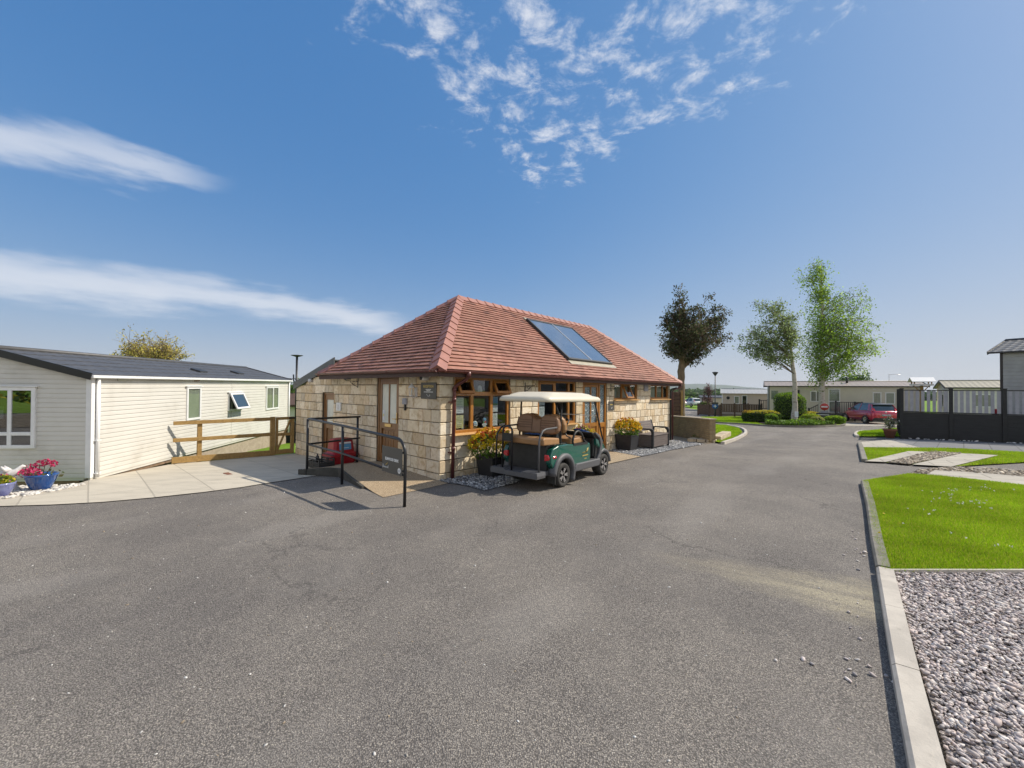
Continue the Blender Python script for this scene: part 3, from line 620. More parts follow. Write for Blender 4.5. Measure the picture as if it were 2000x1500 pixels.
# resin bound ramp in front of the end doors
def ramp():
    mb = MB()
    def h(s, t):
        top = .075 if t < 2.3 else .075 - .14 * min((t - 2.3) / 1.0, 1.2)
        w = BW(s, t); base = G(w.x, w.y) + .006
        # the slope runs down to the tip nearest the road
        f = min(max((1.62 - t + (-s) * .15) / 1.75, 0), 1)
        return top * (1 - f) + base * f
    out = [(-.0, -.30), (-.46, -.36), (-1.40, -.36), (-1.02, 2.02), (-1.48, 2.93), (-1.39, 3.06), (-.9, 3.75), (0, 3.85)]
    P = []; n = len(out)
    for i in range(n):
        a, b = out[i], out[(i + 1) % n]; k = max(1, int(math.dist(a, b) / .12))
        for j in range(k): P.append((a[0] + (b[0] - a[0]) * j / k, a[1] + (b[1] - a[1]) * j / k))
    nb = len(P); E = [(i, (i + 1) % nb) for i in range(nb)]
    Q = [Vector(p) for p in P] + [Vector((s, t)) for s in np.arange(-1.45, 0, .15) for t in np.arange(-.3, 3.8, .15)]
    v, e, f, *_ = delaunay_2d_cdt(Q, E, [], 1, 1e-5)
    mb.add([BW(p.x, p.y, h(p.x, p.y)) for p in v], f, smooth=True)
    o = mb.build('ramp_path', [M['resin'], M['oldkerb']]); 
    if o.data.polygons[0].normal.z < 0: o.data.flip_normals()
    tag(o, kind='structure')
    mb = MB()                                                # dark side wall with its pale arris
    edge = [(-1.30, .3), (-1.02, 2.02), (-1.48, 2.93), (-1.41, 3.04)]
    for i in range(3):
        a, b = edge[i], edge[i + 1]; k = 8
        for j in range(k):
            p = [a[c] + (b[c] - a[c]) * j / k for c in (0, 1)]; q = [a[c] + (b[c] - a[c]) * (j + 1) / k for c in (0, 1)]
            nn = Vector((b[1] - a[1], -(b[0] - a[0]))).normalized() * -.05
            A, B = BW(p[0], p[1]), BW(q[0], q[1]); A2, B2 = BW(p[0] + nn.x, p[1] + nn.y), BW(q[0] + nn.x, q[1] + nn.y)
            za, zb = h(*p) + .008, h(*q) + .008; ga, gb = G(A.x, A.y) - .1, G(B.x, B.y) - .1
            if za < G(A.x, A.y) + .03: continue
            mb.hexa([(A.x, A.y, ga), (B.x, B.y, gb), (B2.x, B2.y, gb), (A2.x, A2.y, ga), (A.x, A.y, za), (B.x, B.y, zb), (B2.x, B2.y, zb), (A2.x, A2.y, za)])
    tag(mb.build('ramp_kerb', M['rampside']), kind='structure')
    return h
ramph = ramp()

# ------------------------------------------------------------------ stone reception building
bld = empty('stone_building', W0, BROT, 'single storey reception of buff stone with a red tiled hipped roof', 'building')
STONE = [(.64, .56, .43), (.60, .51, .38), (.67, .60, .48), (.56, .46, .32), (.61, .55, .45), (.54, .48, .39), (.65, .55, .42), (.58, .47, .33), (.69, .62, .51), (.64, .57, .45)]
def cut(rects, op):
    out = []
    for a, b, c, d in rects:
        x0, x1, z0, z1 = op
        if b <= x0 or a >= x1 or d <= z0 or c >= z1: out.append((a, b, c, d)); continue
        if a < x0: out.append((a, x0, c, d))
        if b > x1: out.append((x1, b, c, d))
        if c < z0: out.append((max(a, x0), min(b, x1), c, z0))
        if d > z1: out.append((max(a, x0), min(b, x1), z1, d))
    return out
def stone_wall(mb, fn, u0, u1, z0, ztop, ops, rs, warm=1.0):
    """fn(u, depth, z) -> local xyz; a course of stones every 0.25 m"""
    lines = [.104 + .25 * k for k in range(-3, 12)]
    for k in range(len(lines) - 1):
        a, b = max(lines[k], z0), lines[k + 1]
        if b <= z0 or a > 2.6: continue
        u = u0
        while u < u1 - 1e-6:
            w = rs.choice([.17, .24, .28, .33, .38, .30, .46]) * rs.uniform(.85, 1.15); w = min(w, u1 - u)
            if u1 - u - w < .12: w = u1 - u
            c = rs.choice(STONE); q = rs.uniform(.82, 1.1); col = (c[0] * q * warm, c[1] * q, c[2] * q * (2 - warm))
            pieces = [(u, u + w, a, b)]
            for op in ops: pieces = cut(pieces, op)
            for p0, p1, c0, c1 in pieces:
                if p1 - p0 < .02 or c1 - c0 < .02: continue
                g = .007; e = rs.uniform(-.004, .004)
                t0, t1 = min(c1, ztop(p0)) - g, min(c1, ztop(p1)) - g
                if min(t0, t1) < c0 + g + .01: continue
                p0 += g; p1 -= g; c0 += g; bv = .010
                f = [fn(p0, -.0 + .014, c0), fn(p1, .014, c0), fn(p1, .014, t1), fn(p0, .014, t0)]
                i = [fn(p0 + bv, e, c0 + bv), fn(p1 - bv, e, c0 + bv), fn(p1 - bv, e, t1 - bv), fn(p0 + bv, e, t0 - bv)]
                bk = [fn(p0, .05, c0), fn(p1, .05, c0), fn(p1, .05, t1), fn(p0, .05, t0)]
                mb.add(bk + f + i, [(0, 1, 5, 4), (1, 2, 6, 5), (2, 3, 7, 6), (3, 0, 4, 7), (4, 5, 9, 8), (5, 6, 10, 9), (6, 7, 11, 10), (7, 4, 8, 11), (8, 9, 10, 11)], 0, col)
            u += w
def backing(mb, fn, u0, u1, z0, z1, ops, d0=.022, d1=.24, ztop=None):
    pieces = [(u0, u1, z0, z1)]
    for op in ops: pieces = cut(pieces, op)
    for a, b, c, d in pieces: mb.hexa([fn(a, d0, c), fn(b, d0, c), fn(b, d1, c), fn(a, d1, c), fn(a, d0, d), fn(b, d0, d), fn(b, d1, d), fn(a, d1, d)], 1)
FOP = [(.36, 2.01, .86, 2.03), (3.05, 4.74, .86, 2.03), (5.09, 6.46, -.3, 2.03), (6.92, 8.58, 1.49, 2.04), (9.66, 11.36, 1.49, 2.04)]
GOP = [(1.49, 2.43, -.3, 2.07), (4.74, 5.49, -.5, 1.64)]
def walls():
    rs = random.Random(5); mb = MB()
    ff = lambda u, d, z: (u, d, z); gf = lambda u, d, z: (d, u, z)
    stone_wall(mb, ff, 0.0, 11.5, -.45, lambda u: 2.11, FOP, rs)
    backing(mb, ff, .05, 11.45, -.5, 2.12, FOP)
    ext = lambda t: 2.11 if t < 4.68 else 2.33 - .228 * (t - 4.95)
    stone_wall(mb, gf, 0.02, 7.45, -.6, ext, GOP, rs, 1.03)
    backing(mb, gf, .25, 4.70, -.6, 2.12, GOP)
    backing(mb, gf, 4.71, 7.42, -.6, 1.66, GOP)
    for k in range(9):                                   # stepped backing under the sloping verge
        a = 4.71 + k * .3; mb.hexa([gf(a, .022, 1.66), gf(a + .3, .022, 1.66), gf(a + .3, .24, 1.66), gf(a, .24, 1.66), gf(a, .022, ext(a) - .02), gf(a + .3, .022, ext(a + .3) - .02), gf(a + .3, .24, ext(a + .3) - .02), gf(a, .24, ext(a) - .02)], 1)
    # far end, back and inner walls
    mb.box((11.26, .25, -.5), (11.5, 4.68, 2.12), 1); mb.box((.25, 4.45, -.5), (11.25, 4.68, 2.12), 1)
    mb.box((6.0, 4.70, -.7), (6.2, 7.4, 2.0), 1); mb.box((.25, 7.2, -.7), (6.0, 7.42, 1.74), 1)
    mb.box((.26, .26, -.12), (11.24, 4.44, -.06), 2)     # floor
    mb.box((2.9, .26, -.05), (3.0, 4.4, 2.1), 2); mb.box((6.6, .26, -.05), (6.7, 4.4, 2.1), 2); mb.box((.3, 2.6, -.05), (6.5, 2.7, 2.1), 2)
    mb.box((-.02, -.02, 2.10), (11.5, 4.70, 2.13), 2)    # ceiling
    return mb.build('wall', [M['stone'], M['mortar'], M['inside']], bld)
walls()
EA, EB, TA, TB_, ZE, ZR = -.30, 11.88, -.30, 4.98, 2.137, 4.318
def roof():
    rs = random.Random(9)
    mb = MB()
    a1 = Vector((2.36, 2.34, ZR)); a2 = Vector((9.25, 2.34, ZR))
    c00, c10, c11, c01 = Vector((EA, TA, ZE)), Vector((EB, TA, ZE)), Vector((EB, TB_, ZE)), Vector((EA, TB_, ZE))
    def slope(p0, p1, q1, q0, gauge, tw):
        """eave p0->p1, top q0..q1"""
        ex = (p1 - p0).normalized(); L = (p1 - p0).length
        up = q0 - p0; up = up - ex * up.dot(ex); U = up.length; up.normalize(); nrm = ex.cross(up).normalized()
        if nrm.z < 0: nrm = -nrm
        l0 = (q0 - p0).dot(ex) / U; l1 = (q1 - p1).dot(ex) / U
        n = int(U / gauge); gauge = U / n
        for k in range(n):
            u0, u1 = k * gauge - .012, (k + 1) * gauge
            e = (k % 2) * tw / 2 - tw; 
            while e < L:
                el, er = e, e + tw
                cl = lambda x, u: min(max(x, l0 * u), L + l1 * u)
                xs = [cl(el, max(u0, 0)), cl(er, max(u0, 0)), cl(er, u1), cl(el, u1)]
                if xs[1] - xs[0] > .004 or xs[2] - xs[3] > .004:
                    big = math.sin(e * .9 + k * .31) * math.sin(e * .37 - k * .17 + 1.3) + .6 * math.sin(e * 2.3 + k * 1.1)
                    tone = .94 + .10 * big + rs.uniform(-.05, .05)
                    base = rs.choice([(.375, .180, .128), (.36, .168, .120), (.39, .195, .138), (.35, .160, .114)])
                    if rs.random() < .02 + .16 * max(0, big - .6): base = (.235, .118, .09)
                    col = tuple(v * tone for v in base)
                    lift = .032 + rs.uniform(-.003, .004); tw_ = rs.uniform(-.002, .002)
                    P = lambda x, u, h: p0 + ex * x + up * u + nrm * h
                    v = [P(xs[0], u0, lift + tw_), P(xs[1], u0, lift - tw_), P(xs[2], u1, .004), P(xs[3], u1, .004), P(xs[0], u0, lift - .013), P(xs[1], u0, lift - .013), P(xs[0], u0 + .03, lift - .017), P(xs[1], u0 + .03, lift - .017)]
                    mb.add(v, [(0, 1, 2, 3), (4, 5, 1, 0), (6, 7, 5, 4)], 0, col)
                e += tw
        mb.add([p0 - nrm * .01, p1 - nrm * .01, q1 - nrm * .01, q0 - nrm * .01], [(0, 1, 2, 3)], 1)
    g = .131
    slope(c00, c10, a2, a1, g, .165); slope(c01, c00, a1, a1, g, .165); slope(c10, c11, a2, a2, g, .165); slope(c11, c01, a1, a2, g, .165)
    rf = mb.build('roof', [M['tile'], M['mortar']], bld, fix=False)
    # angular hip and ridge caps
    mb = MB()
    def caps(p, q, n1, n2, step, w):
        h = (q - p).normalized(); L = (q - p).length; k = 0; d = 0
        w1 = n1.cross(h); w1 = w1 if w1.z < 0 else -w1; w2 = n2.cross(h); w2 = w2 if w2.z < 0 else -w2
        up = (n1 + n2).normalized()
        while d < L - .05:
            d1 = min(d + step + .05, L + .02)
            sec = lambda dd, r: [p + h * dd + w1 * w + n1 * (.026 + r), p + h * dd + up * (.060 + r * 1.2), p + h * dd + w2 * w + n2 * (.026 + r), p + h * dd + w2 * w + n2 * .004, p + h * dd + up * .012, p + h * dd + w1 * w + n1 * .004]
            mb.loft([sec(d, .020), sec(d + .045, .020), sec(d + .05, .014), sec(d1, .0)], smooth=False, col=(1, 1, 1)); d += step
    nf = Vector((0, -(ZR - ZE), 2.64)).normalized(); nb = Vector((0, (ZR - ZE), 2.64)).normalized()
    nl = Vector((-(ZR - ZE), 0, 2.66)).normalized(); nr = Vector(((ZR - ZE), 0, 2.63)).normalized()
    caps(c00, a1, nf, nl, .335, .165); caps(c01, a1, nb, nl, .335, .165); caps(c10, a2, nf, nr, .335, .165); caps(c11, a2, nb, nr, .335, .165)
    caps(a1, a2, nf, nb, .335, .15)
    mb.build('ridge_tiles', M['ridge'], rf)
    # gutters, fascia and soffit
    mb = MB()
    def gut(p, q):
        p, q = Vector(p), Vector(q); h = (q - p).normalized(); o = Vector((h.y, -h.x, 0))
        secs = [[pt + o * (math.cos(a) * .052) + Vector((0, 0, -math.sin(a) * .055)) for a in [math.pi * k / 8 for k in range(9)]] + [pt + o * (math.cos(a) * .046) + Vector((0, 0, -math.sin(a) * .048)) for a in [math.pi * k / 8 for k in range(8, -1, -1)]] for pt in (p, q)]
        mb.loft(secs, smooth=False)
        L = (q - p).length; n = int(L / 1.0)
        for k in range(1, n + 1):
            c = p + h * (k - .35)
            if (c - p).length < L: mb.loft([[pt + o * (math.cos(a) * .058) + Vector((0, 0, .004 - math.sin(a) * .061)) for a in [math.pi * j / 8 for j in range(9)]] for pt in (c - h * .03, c + h * .03)], smooth=False)
    gut((EA - .045, TA - .045, 2.128), (EB + .03, TA - .045, 2.128)); gut((EA - .045, TB_ + .05, 2.165), (EA - .045, TA - .045, 2.128)); gut((EB + .04, TA - .04, 2.128), (EB + .04, TB_, 2.128))
    mb.build('gutter', M['gutter'], bld)
    mb = MB(); mb.box((EA + .02, TA + .0, 2.0), (EB - .02, TA + .022, 2.125)); mb.box((EA, TA + .0, 2.0), (EA + .019, TB_, 2.125)); mb.box((EB - .019, TA, 2.0), (EB, TB_, 2.125))
    mb.box((EA + .02, TA + .023, 2.055), (EB - .02, .0, 2.07)); mb.box((EA + .02, .001, 2.055), (-.001, TB_, 2.07))
    mb.build('fascia', M['fascia'], bld)
    mb = MB(); P = [(.42, TA - .05, 2.10), (.42, TA - .05, 2.02), (.40, TA + .02, 1.95), (.34, -.12, 1.86), (.30, -.065, 1.80), (.30, -.065, 1.70), (.28, -.065, -.03)]
    mb.tube(P, .036, 12); mb.tube([(.42, TA - .05, 2.115), (.42, TA - .05, 2.0)], .05, 12)
    for z in (1.72, 1.52, .55): mb.tube([(.30 - (.02 * (1.72 - z) / 1.7), -.065, z), (.30 - (.02 * (1.72 - z) / 1.7), -.065, z + .07)], .042, 12)
    for z in (1.5, .5): mb.box((.2, -.06, z), (.32, .0, z + .02))
    mb.build('downpipe', M['gutter'], bld)
    mb = MB(); mb.tube([(11.78, TA - .04, 2.09), (11.78, TA - .04, 1.97), (11.62, -.12, 1.86), (11.56, -.08, 1.8), (11.56, -.08, -.22)], .034, 10); mb.build('downpipe', M['gutter'], bld)
    mb = MB(); mb.tube([(11.44, TA - .0, 1.93), (11.44, -.1, 1.88), (11.40, -.06, 1.80), (11.40, -.06, -.2)], .032, 10); mb.build('downpipe', M['black'], bld)
    # lean-to: roof sheet and grey verge board
    mb = MB(); ex = lambda t: 2.33 - .228 * (t - 4.95)
    mb.hexa([(-.06, 4.62, ex(4.62) - .02), (-.03, 4.62, ex(4.62) - .02), (-.03, 7.56, ex(7.56) - .02), (-.06, 7.56, ex(7.56) - .02), (-.06, 4.62, ex(4.62) + .20), (-.03, 4.62, ex(4.62) + .20), (-.03, 7.56, ex(7.56) + .20), (-.06, 7.56, ex(7.56) + .20)])
    for t in (5.25, 6.3, 6.9, 7.3):
        mb.lathe([(.0, -.01), (.012, -.008), (.012, 0)], (-.06, t, ex(t) + .08), 8, axis='x')
    vb = mb.build('verge_board', M['verge'], bld)
    mb = MB(); mb.hexa([(-.02, 4.62, ex(4.62) + .10), (6.3, 4.62, ex(4.62) + .10), (6.3, 7.6, ex(7.6) + .10), (-.02, 7.6, ex(7.6) + .10), (-.02, 4.62, ex(4.62) + .14), (6.3, 4.62, ex(4.62) + .14), (6.3, 7.6, ex(7.6) + .14), (-.02, 7.6, ex(7.6) + .14)])
    mb.build('lean_to_roof', M['verge'], bld)
roof()

def frame_rect(mb, s0, s1, z0, z1, t0, t1, w, mi=0):
    mb.box((s0, t0, z0), (s0 + w, t1, z1), mi); mb.box((s1 - w, t0, z0), (s1, t1, z1), mi)
    mb.box((s0 + w, t0, z0), (s1 - w, t1, z0 + w), mi); mb.box((s0 + w, t0, z1 - w), (s1 - w, t1, z1), mi)
def pane(parent, s0, s1, z0, z1, t, m=None, name='pane'):
    return MB().box((s0, t, z0), (s1, t + .008, z1)).build(name, m or M['glass'], parent)
def sash(parent, s0, s1, ztop, hgt, t, ang, w=.055):
    """top hung casement pushed open by ang"""
    c, s_ = math.cos(ang), math.sin(ang)
    f = lambda a, d, b: (a, t - b * s_ + d * c, ztop - b * c - d * s_)
    mb = MB()
    def bx(a0, a1, b0, b1, d0, d1): mb.hexa([f(a0, d0, b0), f(a1, d0, b0), f(a1, d1, b0), f(a0, d1, b0), f(a0, d0, b1), f(a1, d0, b1), f(a1, d1, b1), f(a0, d1, b1)])
    bx(s0, s0 + w, 0, hgt, 0, .05); bx(s1 - w, s1, 0, hgt, 0, .05); bx(s0 + w, s1 - w, 0, w, 0, .05); bx(s0 + w, s1 - w, hgt - w, hgt, 0, .05)
    fr = mb.build('casement', M['oak'], parent, bevel=.004)
    mb = MB(); bx(s0 + w, s1 - w, w, hgt - w, .018, .026); mb.build('pane', M['glass'], fr)
def sill(parent, s0, s1, z, d=.10):
    mb = MB(); mb.prism([(-d, z - .035), (-d, z - .012), (.05, z + .008), (.05, z - .03)], lambda u, v, w: (w, u, v), s0, s1); mb.build('sill', M['sill'], parent, bevel=.006)
def big_window(s0, s1, ms, z0, zt, z1, opens, depth=.03):
    mb = MB(); t0, t1 = depth, depth + .065; w = .065
    frame_rect(mb, s0, s1, z0, z1, t0, t1, w)
    for m_ in ms: mb.box((m_ - .04, t0 - .002, z0 + w), (m_ + .04, t1, z1 - w))
    e = [s0 + w] + [x for m_ in ms for x in (m_ - .04, m_ + .04)] + [s1 - w]
    for i in range(0, len(e), 2): mb.box((e[i], t0 - .001, zt - .045), (e[i + 1], t1, zt + .045))
    fr = mb.build('window', M['oak'], bld, bevel=.006)
    for i in range(0, len(e), 2):
        pane(fr, e[i], e[i + 1], z0 + w, zt - .045, t0 + .03)
        if i // 2 in opens: sash(fr, e[i] - .01, e[i + 1] + .01, z1 - .05, z1 - zt - .04, t0 - .012, R(opens[i // 2]))
        else: pane(fr, e[i], e[i + 1], zt + .045, z1 - w, t0 + .03)
    sill(fr, s0 - .06, s1 + .03, z0 - .002)
    return fr
big_window(.365, 2.005, [.86, 1.44], .865, 1.675, 2.028, {0: 26, 2: 26})
big_window(3.055, 4.735, [3.78, 4.42], .865, 1.70, 2.028, {0: 0.5})
def small_window(s0, s1, ms, z0, z1, opens):
    mb = MB(); t0, t1 = .03, .095; w = .055
    frame_rect(mb, s0, s1, z0, z1, t0, t1, w)
    for m_ in ms: mb.box((m_ - .03, t0 - .002, z0 + w), (m_ + .03, t1, z1 - w))
    fr = mb.build('window', M['oak'], bld, bevel=.005)
    e = [s0 + w] + [x for m_ in ms for x in (m_ - .03, m_ + .03)] + [s1 - w]
    for i in range(0, len(e), 2):
        if i // 2 in opens: sash(fr, e[i] - .01, e[i + 1] + .01, z1 - .05, z1 - z0 - .07, t0 - .012, R(opens[i // 2]), .045)
        else: pane(fr, e[i], e[i + 1], z0 + w, z1 - w, t0 + .03)
    mb = MB(); mb.box((s0 + .05, .2, z0), (s1 - .05, .21, z1)); mb.build('blind', M['blind'], fr)
    sill(fr, s0 - .06, s1 + .04, z0 - .002)
small_window(6.925, 8.575, [7.50, 8.02], 1.495, 2.038, {1: 24})
small_window(9.665, 11.355, [10.25, 10.85], 1.495, 2.038, {})
def front_door():
    s0, s1, z0, z1 = 5.095, 6.455, -.10, 2.028; t0, t1 = .03, .10
    mb = MB(); frame_rect(mb, s0, s1, z0, z1, t0, t1, .07); mb.box((6.02, t0 - .002, z0 + .07), (6.09, t1, z1 - .07))
    # door leaf
    a, b = s0 + .075, 6.015
    mb.box((a, t0 + .012, z0 + .075), (b, t1 - .01, .10)); mb.box((a, t0 + .012, .10), (a + .09, t1 - .01, 1.88)); mb.box((b - .09, t0 + .012, .10), (b, t1 - .01, 1.88)); mb.box((a + .09, t0 + .013, .70), (b - .09, t1 - .01, .82)); mb.box((a, t0 + .012, 1.88), (b, t1 - .01, z1 - .075))
    mb.box(((a + b) / 2 - .03, t0 + .014, .10), ((a + b) / 2 + .03, t1 - .01, .70)); mb.box(((a + b) / 2 - .03, t0 + .014, .82), ((a + b) / 2 + .03, t1 - .01, 1.88))
    # side light rails
    mb.box((6.09, t0 + .004, z0 + .07), (6.385, t1, .06)); mb.box((6.09, t0 + .004, .66), (6.385, t1, .80))
    d = mb.build('door', M['oak'], bld, bevel=.005)
    mb = MB()
    for x0, x1 in ((a + .09, (a + b) / 2 - .03), ((a + b) / 2 + .03, b - .09), (6.09, 6.385)):
        zlo, zhi = (.10, .70) if x1 < 6.05 else (.06, .66)
        mb.box((x0, t0 + .045, zlo), (x1, t0 + .06, zhi)); mb.box((x0 + .05, t0 + .03, zlo + .06), (x1 - .05, t0 + .045, zhi - .06))
    mb.build('panel', M['oak'], d, bevel=.006)
    for x0, x1, zl in ((a + .09, (a + b) / 2 - .03, .82), ((a + b) / 2 + .03, b - .09, .82), (6.09, 6.385, .80)):
        p = pane(d, x0, x1, zl, 1.88 if x1 < 6.05 else z1 - .07, t0 + .04, M['leadglass'])
    for x0, x1 in ((a + .09, (a + b) / 2 - .03), ((a + b) / 2 + .03, b - .09), (6.09, 6.385)):
        mb = MB()
        for z in np.arange(.95, 1.9, .17): mb.tube([(x0, t0 + .036, z), ((x0 + x1) / 2, t0 + .036, z + .085), (x1, t0 + .036, z)], .0035, 5)
        for z in np.arange(.95, 1.75, .17): mb.tube([(x0, t0 + .036, z + .085), ((x0 + x1) / 2, t0 + .036, z), (x1, t0 + .036, z + .085)], .0035, 5)
        mb.build('lead_strips', M['steel'], d)
    mb = MB(); mb.lathe([(.0, -.02), (.05, -.015), (.055, 0)], (5.66, t0 + .03, .42), 16, axis='y'); mb.build('cat_flap', M['blackpl'], d)
    mb = MB(); mb.box((5.92, t0 - .03, .86), (5.95, t0 + .02, 1.02)); mb.beam((5.935, t0 - .04, .93), (5.83, t0 - .04, .93), .02, .02); mb.build('handle', M['brassy'], d, bevel=.004)
front_door()
def end_door(t0, t1, z0, z1, w, split, zmid, depth, plate):
    f = lambda a, d, z: (d + depth, a, z)
    mb = MB()
    def bx(a0, a1, c0, c1, d0, d1): mb.box(f(a0, d0, c0), f(a1, d1, c1))
    bx(t0, t0 + w, z0, z1, 0, .08); bx(t1 - w, t1, z0, z1, 0, .08); bx(t0 + w, t1 - w, z1 - w, z1, 0, .08); bx(t0 + w, t1 - w, z0, z0 + .04, 0, .08)
    a, b = t0 + w + .004, t1 - w - .004; st = .085
    bx(a, a + st, z0 + .045, z1 - w - .004, .012, .07); bx(b - st, b, z0 + .045, z1 - w - .004, .012, .07)
    bx(a + st, b - st, z1 - w - .14, z1 - w - .004, .012, .07); bx(a + st, b - st, zmid - .09, zmid + .05, .012, .07); bx(a + st, b - st, z0 + .045, z0 + .19, .012, .07)
    if split: bx((a + b) / 2 - .025, (a + b) / 2 + .025, zmid + .05, z1 - w - .14, .014, .07)
    d = mb.build('door', M['shaded_oak'], bld, bevel=.005)
    mb = MB(); mb.box(f(a + st, .05, z0 + .19), f(b - st, .065, zmid - .09))
    n = 5
    for k in range(n):
        x0 = a + st + .02 + (b - a - 2 * st - .04) * k / n; x1 = x0 + (b - a - 2 * st - .04) / n - .014
        mb.box(f(x0, .038, z0 + .22), f(x1, .05, zmid - .13))
    mb.build('panel', M['shaded_oak'], d, bevel=.005)
    lights = [(a + st, (a + b) / 2 - .025), ((a + b) / 2 + .025, b - st)] if split else [(a + st, b - st)]
    for x0, x1 in lights:
        MB().box(f(x0, .03, zmid + .05), f(x1, .04, z1 - w - .14)).build('pane', M['frost'], d)
    mb = MB(); mb.box(f(a + .02, -.012, zmid + .06), f(a + .05, .012, zmid + .30)); mb.beam(f(a + .035, -.04, zmid + .16), f(a + .16, -.04, zmid + .16), .018, .018); mb.beam(f(a + .035, -.04, zmid + .16), f(a + .035, .0, zmid + .16), .018, .018)
    mb.build('handle', M['brassy'], d, bevel=.003)
    if plate: MB().box(f((a + b) / 2 - .12, -.008, zmid - .04), f((a + b) / 2 + .14, .014, zmid + .03)).build('letter_box', M['brassy'], d, bevel=.006)
    if plate: 
        MB().box(f((a + b) / 2 + .20, .022, zmid + .10), f((a + b) / 2 + .28, .031, zmid + .34)).build('notice', M['paper'], d)
        MB().box(f((a + b) / 2 + .215, .019, zmid + .19), f((a + b) / 2 + .265, .023, zmid + .25)).build('notice_panel', M['yellowpaper'], d)
    return d
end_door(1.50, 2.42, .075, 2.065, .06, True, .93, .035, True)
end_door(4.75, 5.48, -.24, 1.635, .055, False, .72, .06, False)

# things fixed on or standing in the building's windows and walls
def bthing(name, label, cat, group=None): return empty(name, W0, BROT, label, cat, group)
def solar():
    r = bthing('solar_panel', 'pair of framed blue solar collectors set into the red tiled roof', 'solar panel')
    sl = math.hypot(2.64, ZR - ZE); cu, su = 2.64 / sl, (ZR - ZE) / sl
    f = lambda s, u, h: (s, TA + u * cu - h * su, ZE + u * su + h * cu)
    def bx(mb, s0, s1, u0, u1, h0, h1): mb.hexa([f(s0, u0, h0), f(s1, u0, h0), f(s1, u1, h0), f(s0, u1, h0), f(s0, u0, h1), f(s1, u0, h1), f(s1, u1, h1), f(s0, u1, h1)])
    s0, s1, u0, u1 = 4.70, 7.20, .74, 2.84; mid = 5.98
    mb = MB(); bx(mb, s0, s0 + .07, u0, u1, .02, .10); bx(mb, s1 - .05, s1, u0, u1, .02, .10); bx(mb, s0 + .07, s1 - .05, u0, u0 + .07, .02, .10); bx(mb, s0 + .07, s1 - .05, u1 - .05, u1, .02, .10)
    mb.build('frame', M['anth'], r, bevel=.006)
    mb = MB(); bx(mb, mid - .028, mid + .028, u0 + .07, u1 - .05, .05, .096); mb.build('glazing_bar', M['steel'], r)
    for a, b in ((s0 + .07, mid - .028), (mid + .028, s1 - .05)):
        mb = MB(); bx(mb, a, b, u0 + .07, u1 - .05, .04, .082); mb.build('pane', M['solar'], r)
    mb = MB(); bx(mb, s0 - .02, s1 + .12, u0 - .17, u0 - .004, .016, .036); mb.build('flashing', M['tanroof'], r); mb = MB(); bx(mb, s0 - .02, s1 + .02, u1 + .004, u1 + .11, .016, .05); mb.build('flashing', M['tanroof'], r)
solar()
def plaque():
    r = bthing('reception_sign', 'square grey sign reading RECEPTION beside the end wall lantern', 'sign')
    X = -.018; MB().box((X, .11, 1.565), (X + .014, .625, 1.895)).build('panel', M['sign'], r, bevel=.003)
    L = lambda txt, sz, m, z, sx=1.0: lettering('lettering', txt, sz, m, r, (X - .0015, .368, z), (0, -1, 0), (0, 0, 1), depth=.0012, sx=sx, bold=.0025)
    L('RECEPTION', .066, M['gold'], 1.815)
    mb = MB()
    for z, w in ((1.755, .18), (1.732, .13), (1.705, .31)):
        n = int(w / .028)
        for k in range(n): mb.box((X - .002, .368 - w / 2 + k * w / n, z - .007), (X, .368 - w / 2 + (k + .8) * w / n, z + .007))
    mb.build('small_print', M['white'], r)
    mb = MB(); mb.tube([(X - .002, .43, 1.64), (X - .002, .425, 1.66), (X - .002, .40, 1.645), (X - .002, .385, 1.62), (X - .002, .36, 1.625), (X - .002, .34, 1.62), (X - .002, .32, 1.63), (X - .002, .312, 1.66), (X - .002, .31, 1.62)], .004, 5); mb.build('emblem', M['white'], r)
plaque()
def small_plaque():
    r = bthing('door_sign', 'small grey sign with a gold line beside the front door', 'sign')
    s0, s1, z0, z1 = 6.55, 6.88, 1.16, 1.45; Y = -.018
    MB().box((s0, Y, z0), (s1, Y + .014, z1)).build('panel', M['sign'], r, bevel=.003)
    mb = MB()
    for k in range(6): mb.box((s0 + .07 + k * .033, Y - .002, 1.325), (s0 + .07 + k * .033 + .024, Y, 1.36))
    mb.build('lettering', M['gold'], r)
    mb = MB(); mb.tube([(s0 + .12, Y - .002, 1.235), (s0 + .15, Y - .002, 1.225), (s0 + .18, Y - .002, 1.23), (s0 + .20, Y - .002, 1.26)], .006, 5); mb.build('emblem', M['white'], r)
small_plaque()
def wall_lantern():
    r = bthing('wall_lantern', 'grey carriage lantern on the stone end wall beside the RECEPTION sign', 'lantern')
    c = (-.12, .80, 1.66)
    mb = MB(); mb.box((-.02, .76, 1.60), (.0, .84, 1.80)); mb.tube([(-.02, .80, 1.62), (-.06, .80, 1.585), (-.12, .80, 1.60)], .012, 8); mb.build('bracket', M['ornament'], r, bevel=.004)
    mb = MB(); mb.lathe([(.0, -.05), (.04, -.05), (.05, -.035), (.05, -.025)], c, 8, smooth=False); mb.lathe([(.075, .125), (.07, .14), (.045, .175), (.02, .19), (.012, .215), (.0, .225)], c, 8, smooth=False)
    for k in range(6): a = k * math.pi / 3; mb.beam((c[0] + .048 * math.cos(a), c[1] + .048 * math.sin(a), c[2] - .03), (c[0] + .066 * math.cos(a), c[1] + .066 * math.sin(a), c[2] + .13), .007, .007)
    mb.build('cage', M['ornament'], r)
    MB().lathe([(.0, -.02), (.018, -.02), (.02, .09), (.0, .1)], c, 10).build('lamp_tube', M['frost'], r)
wall_lantern()
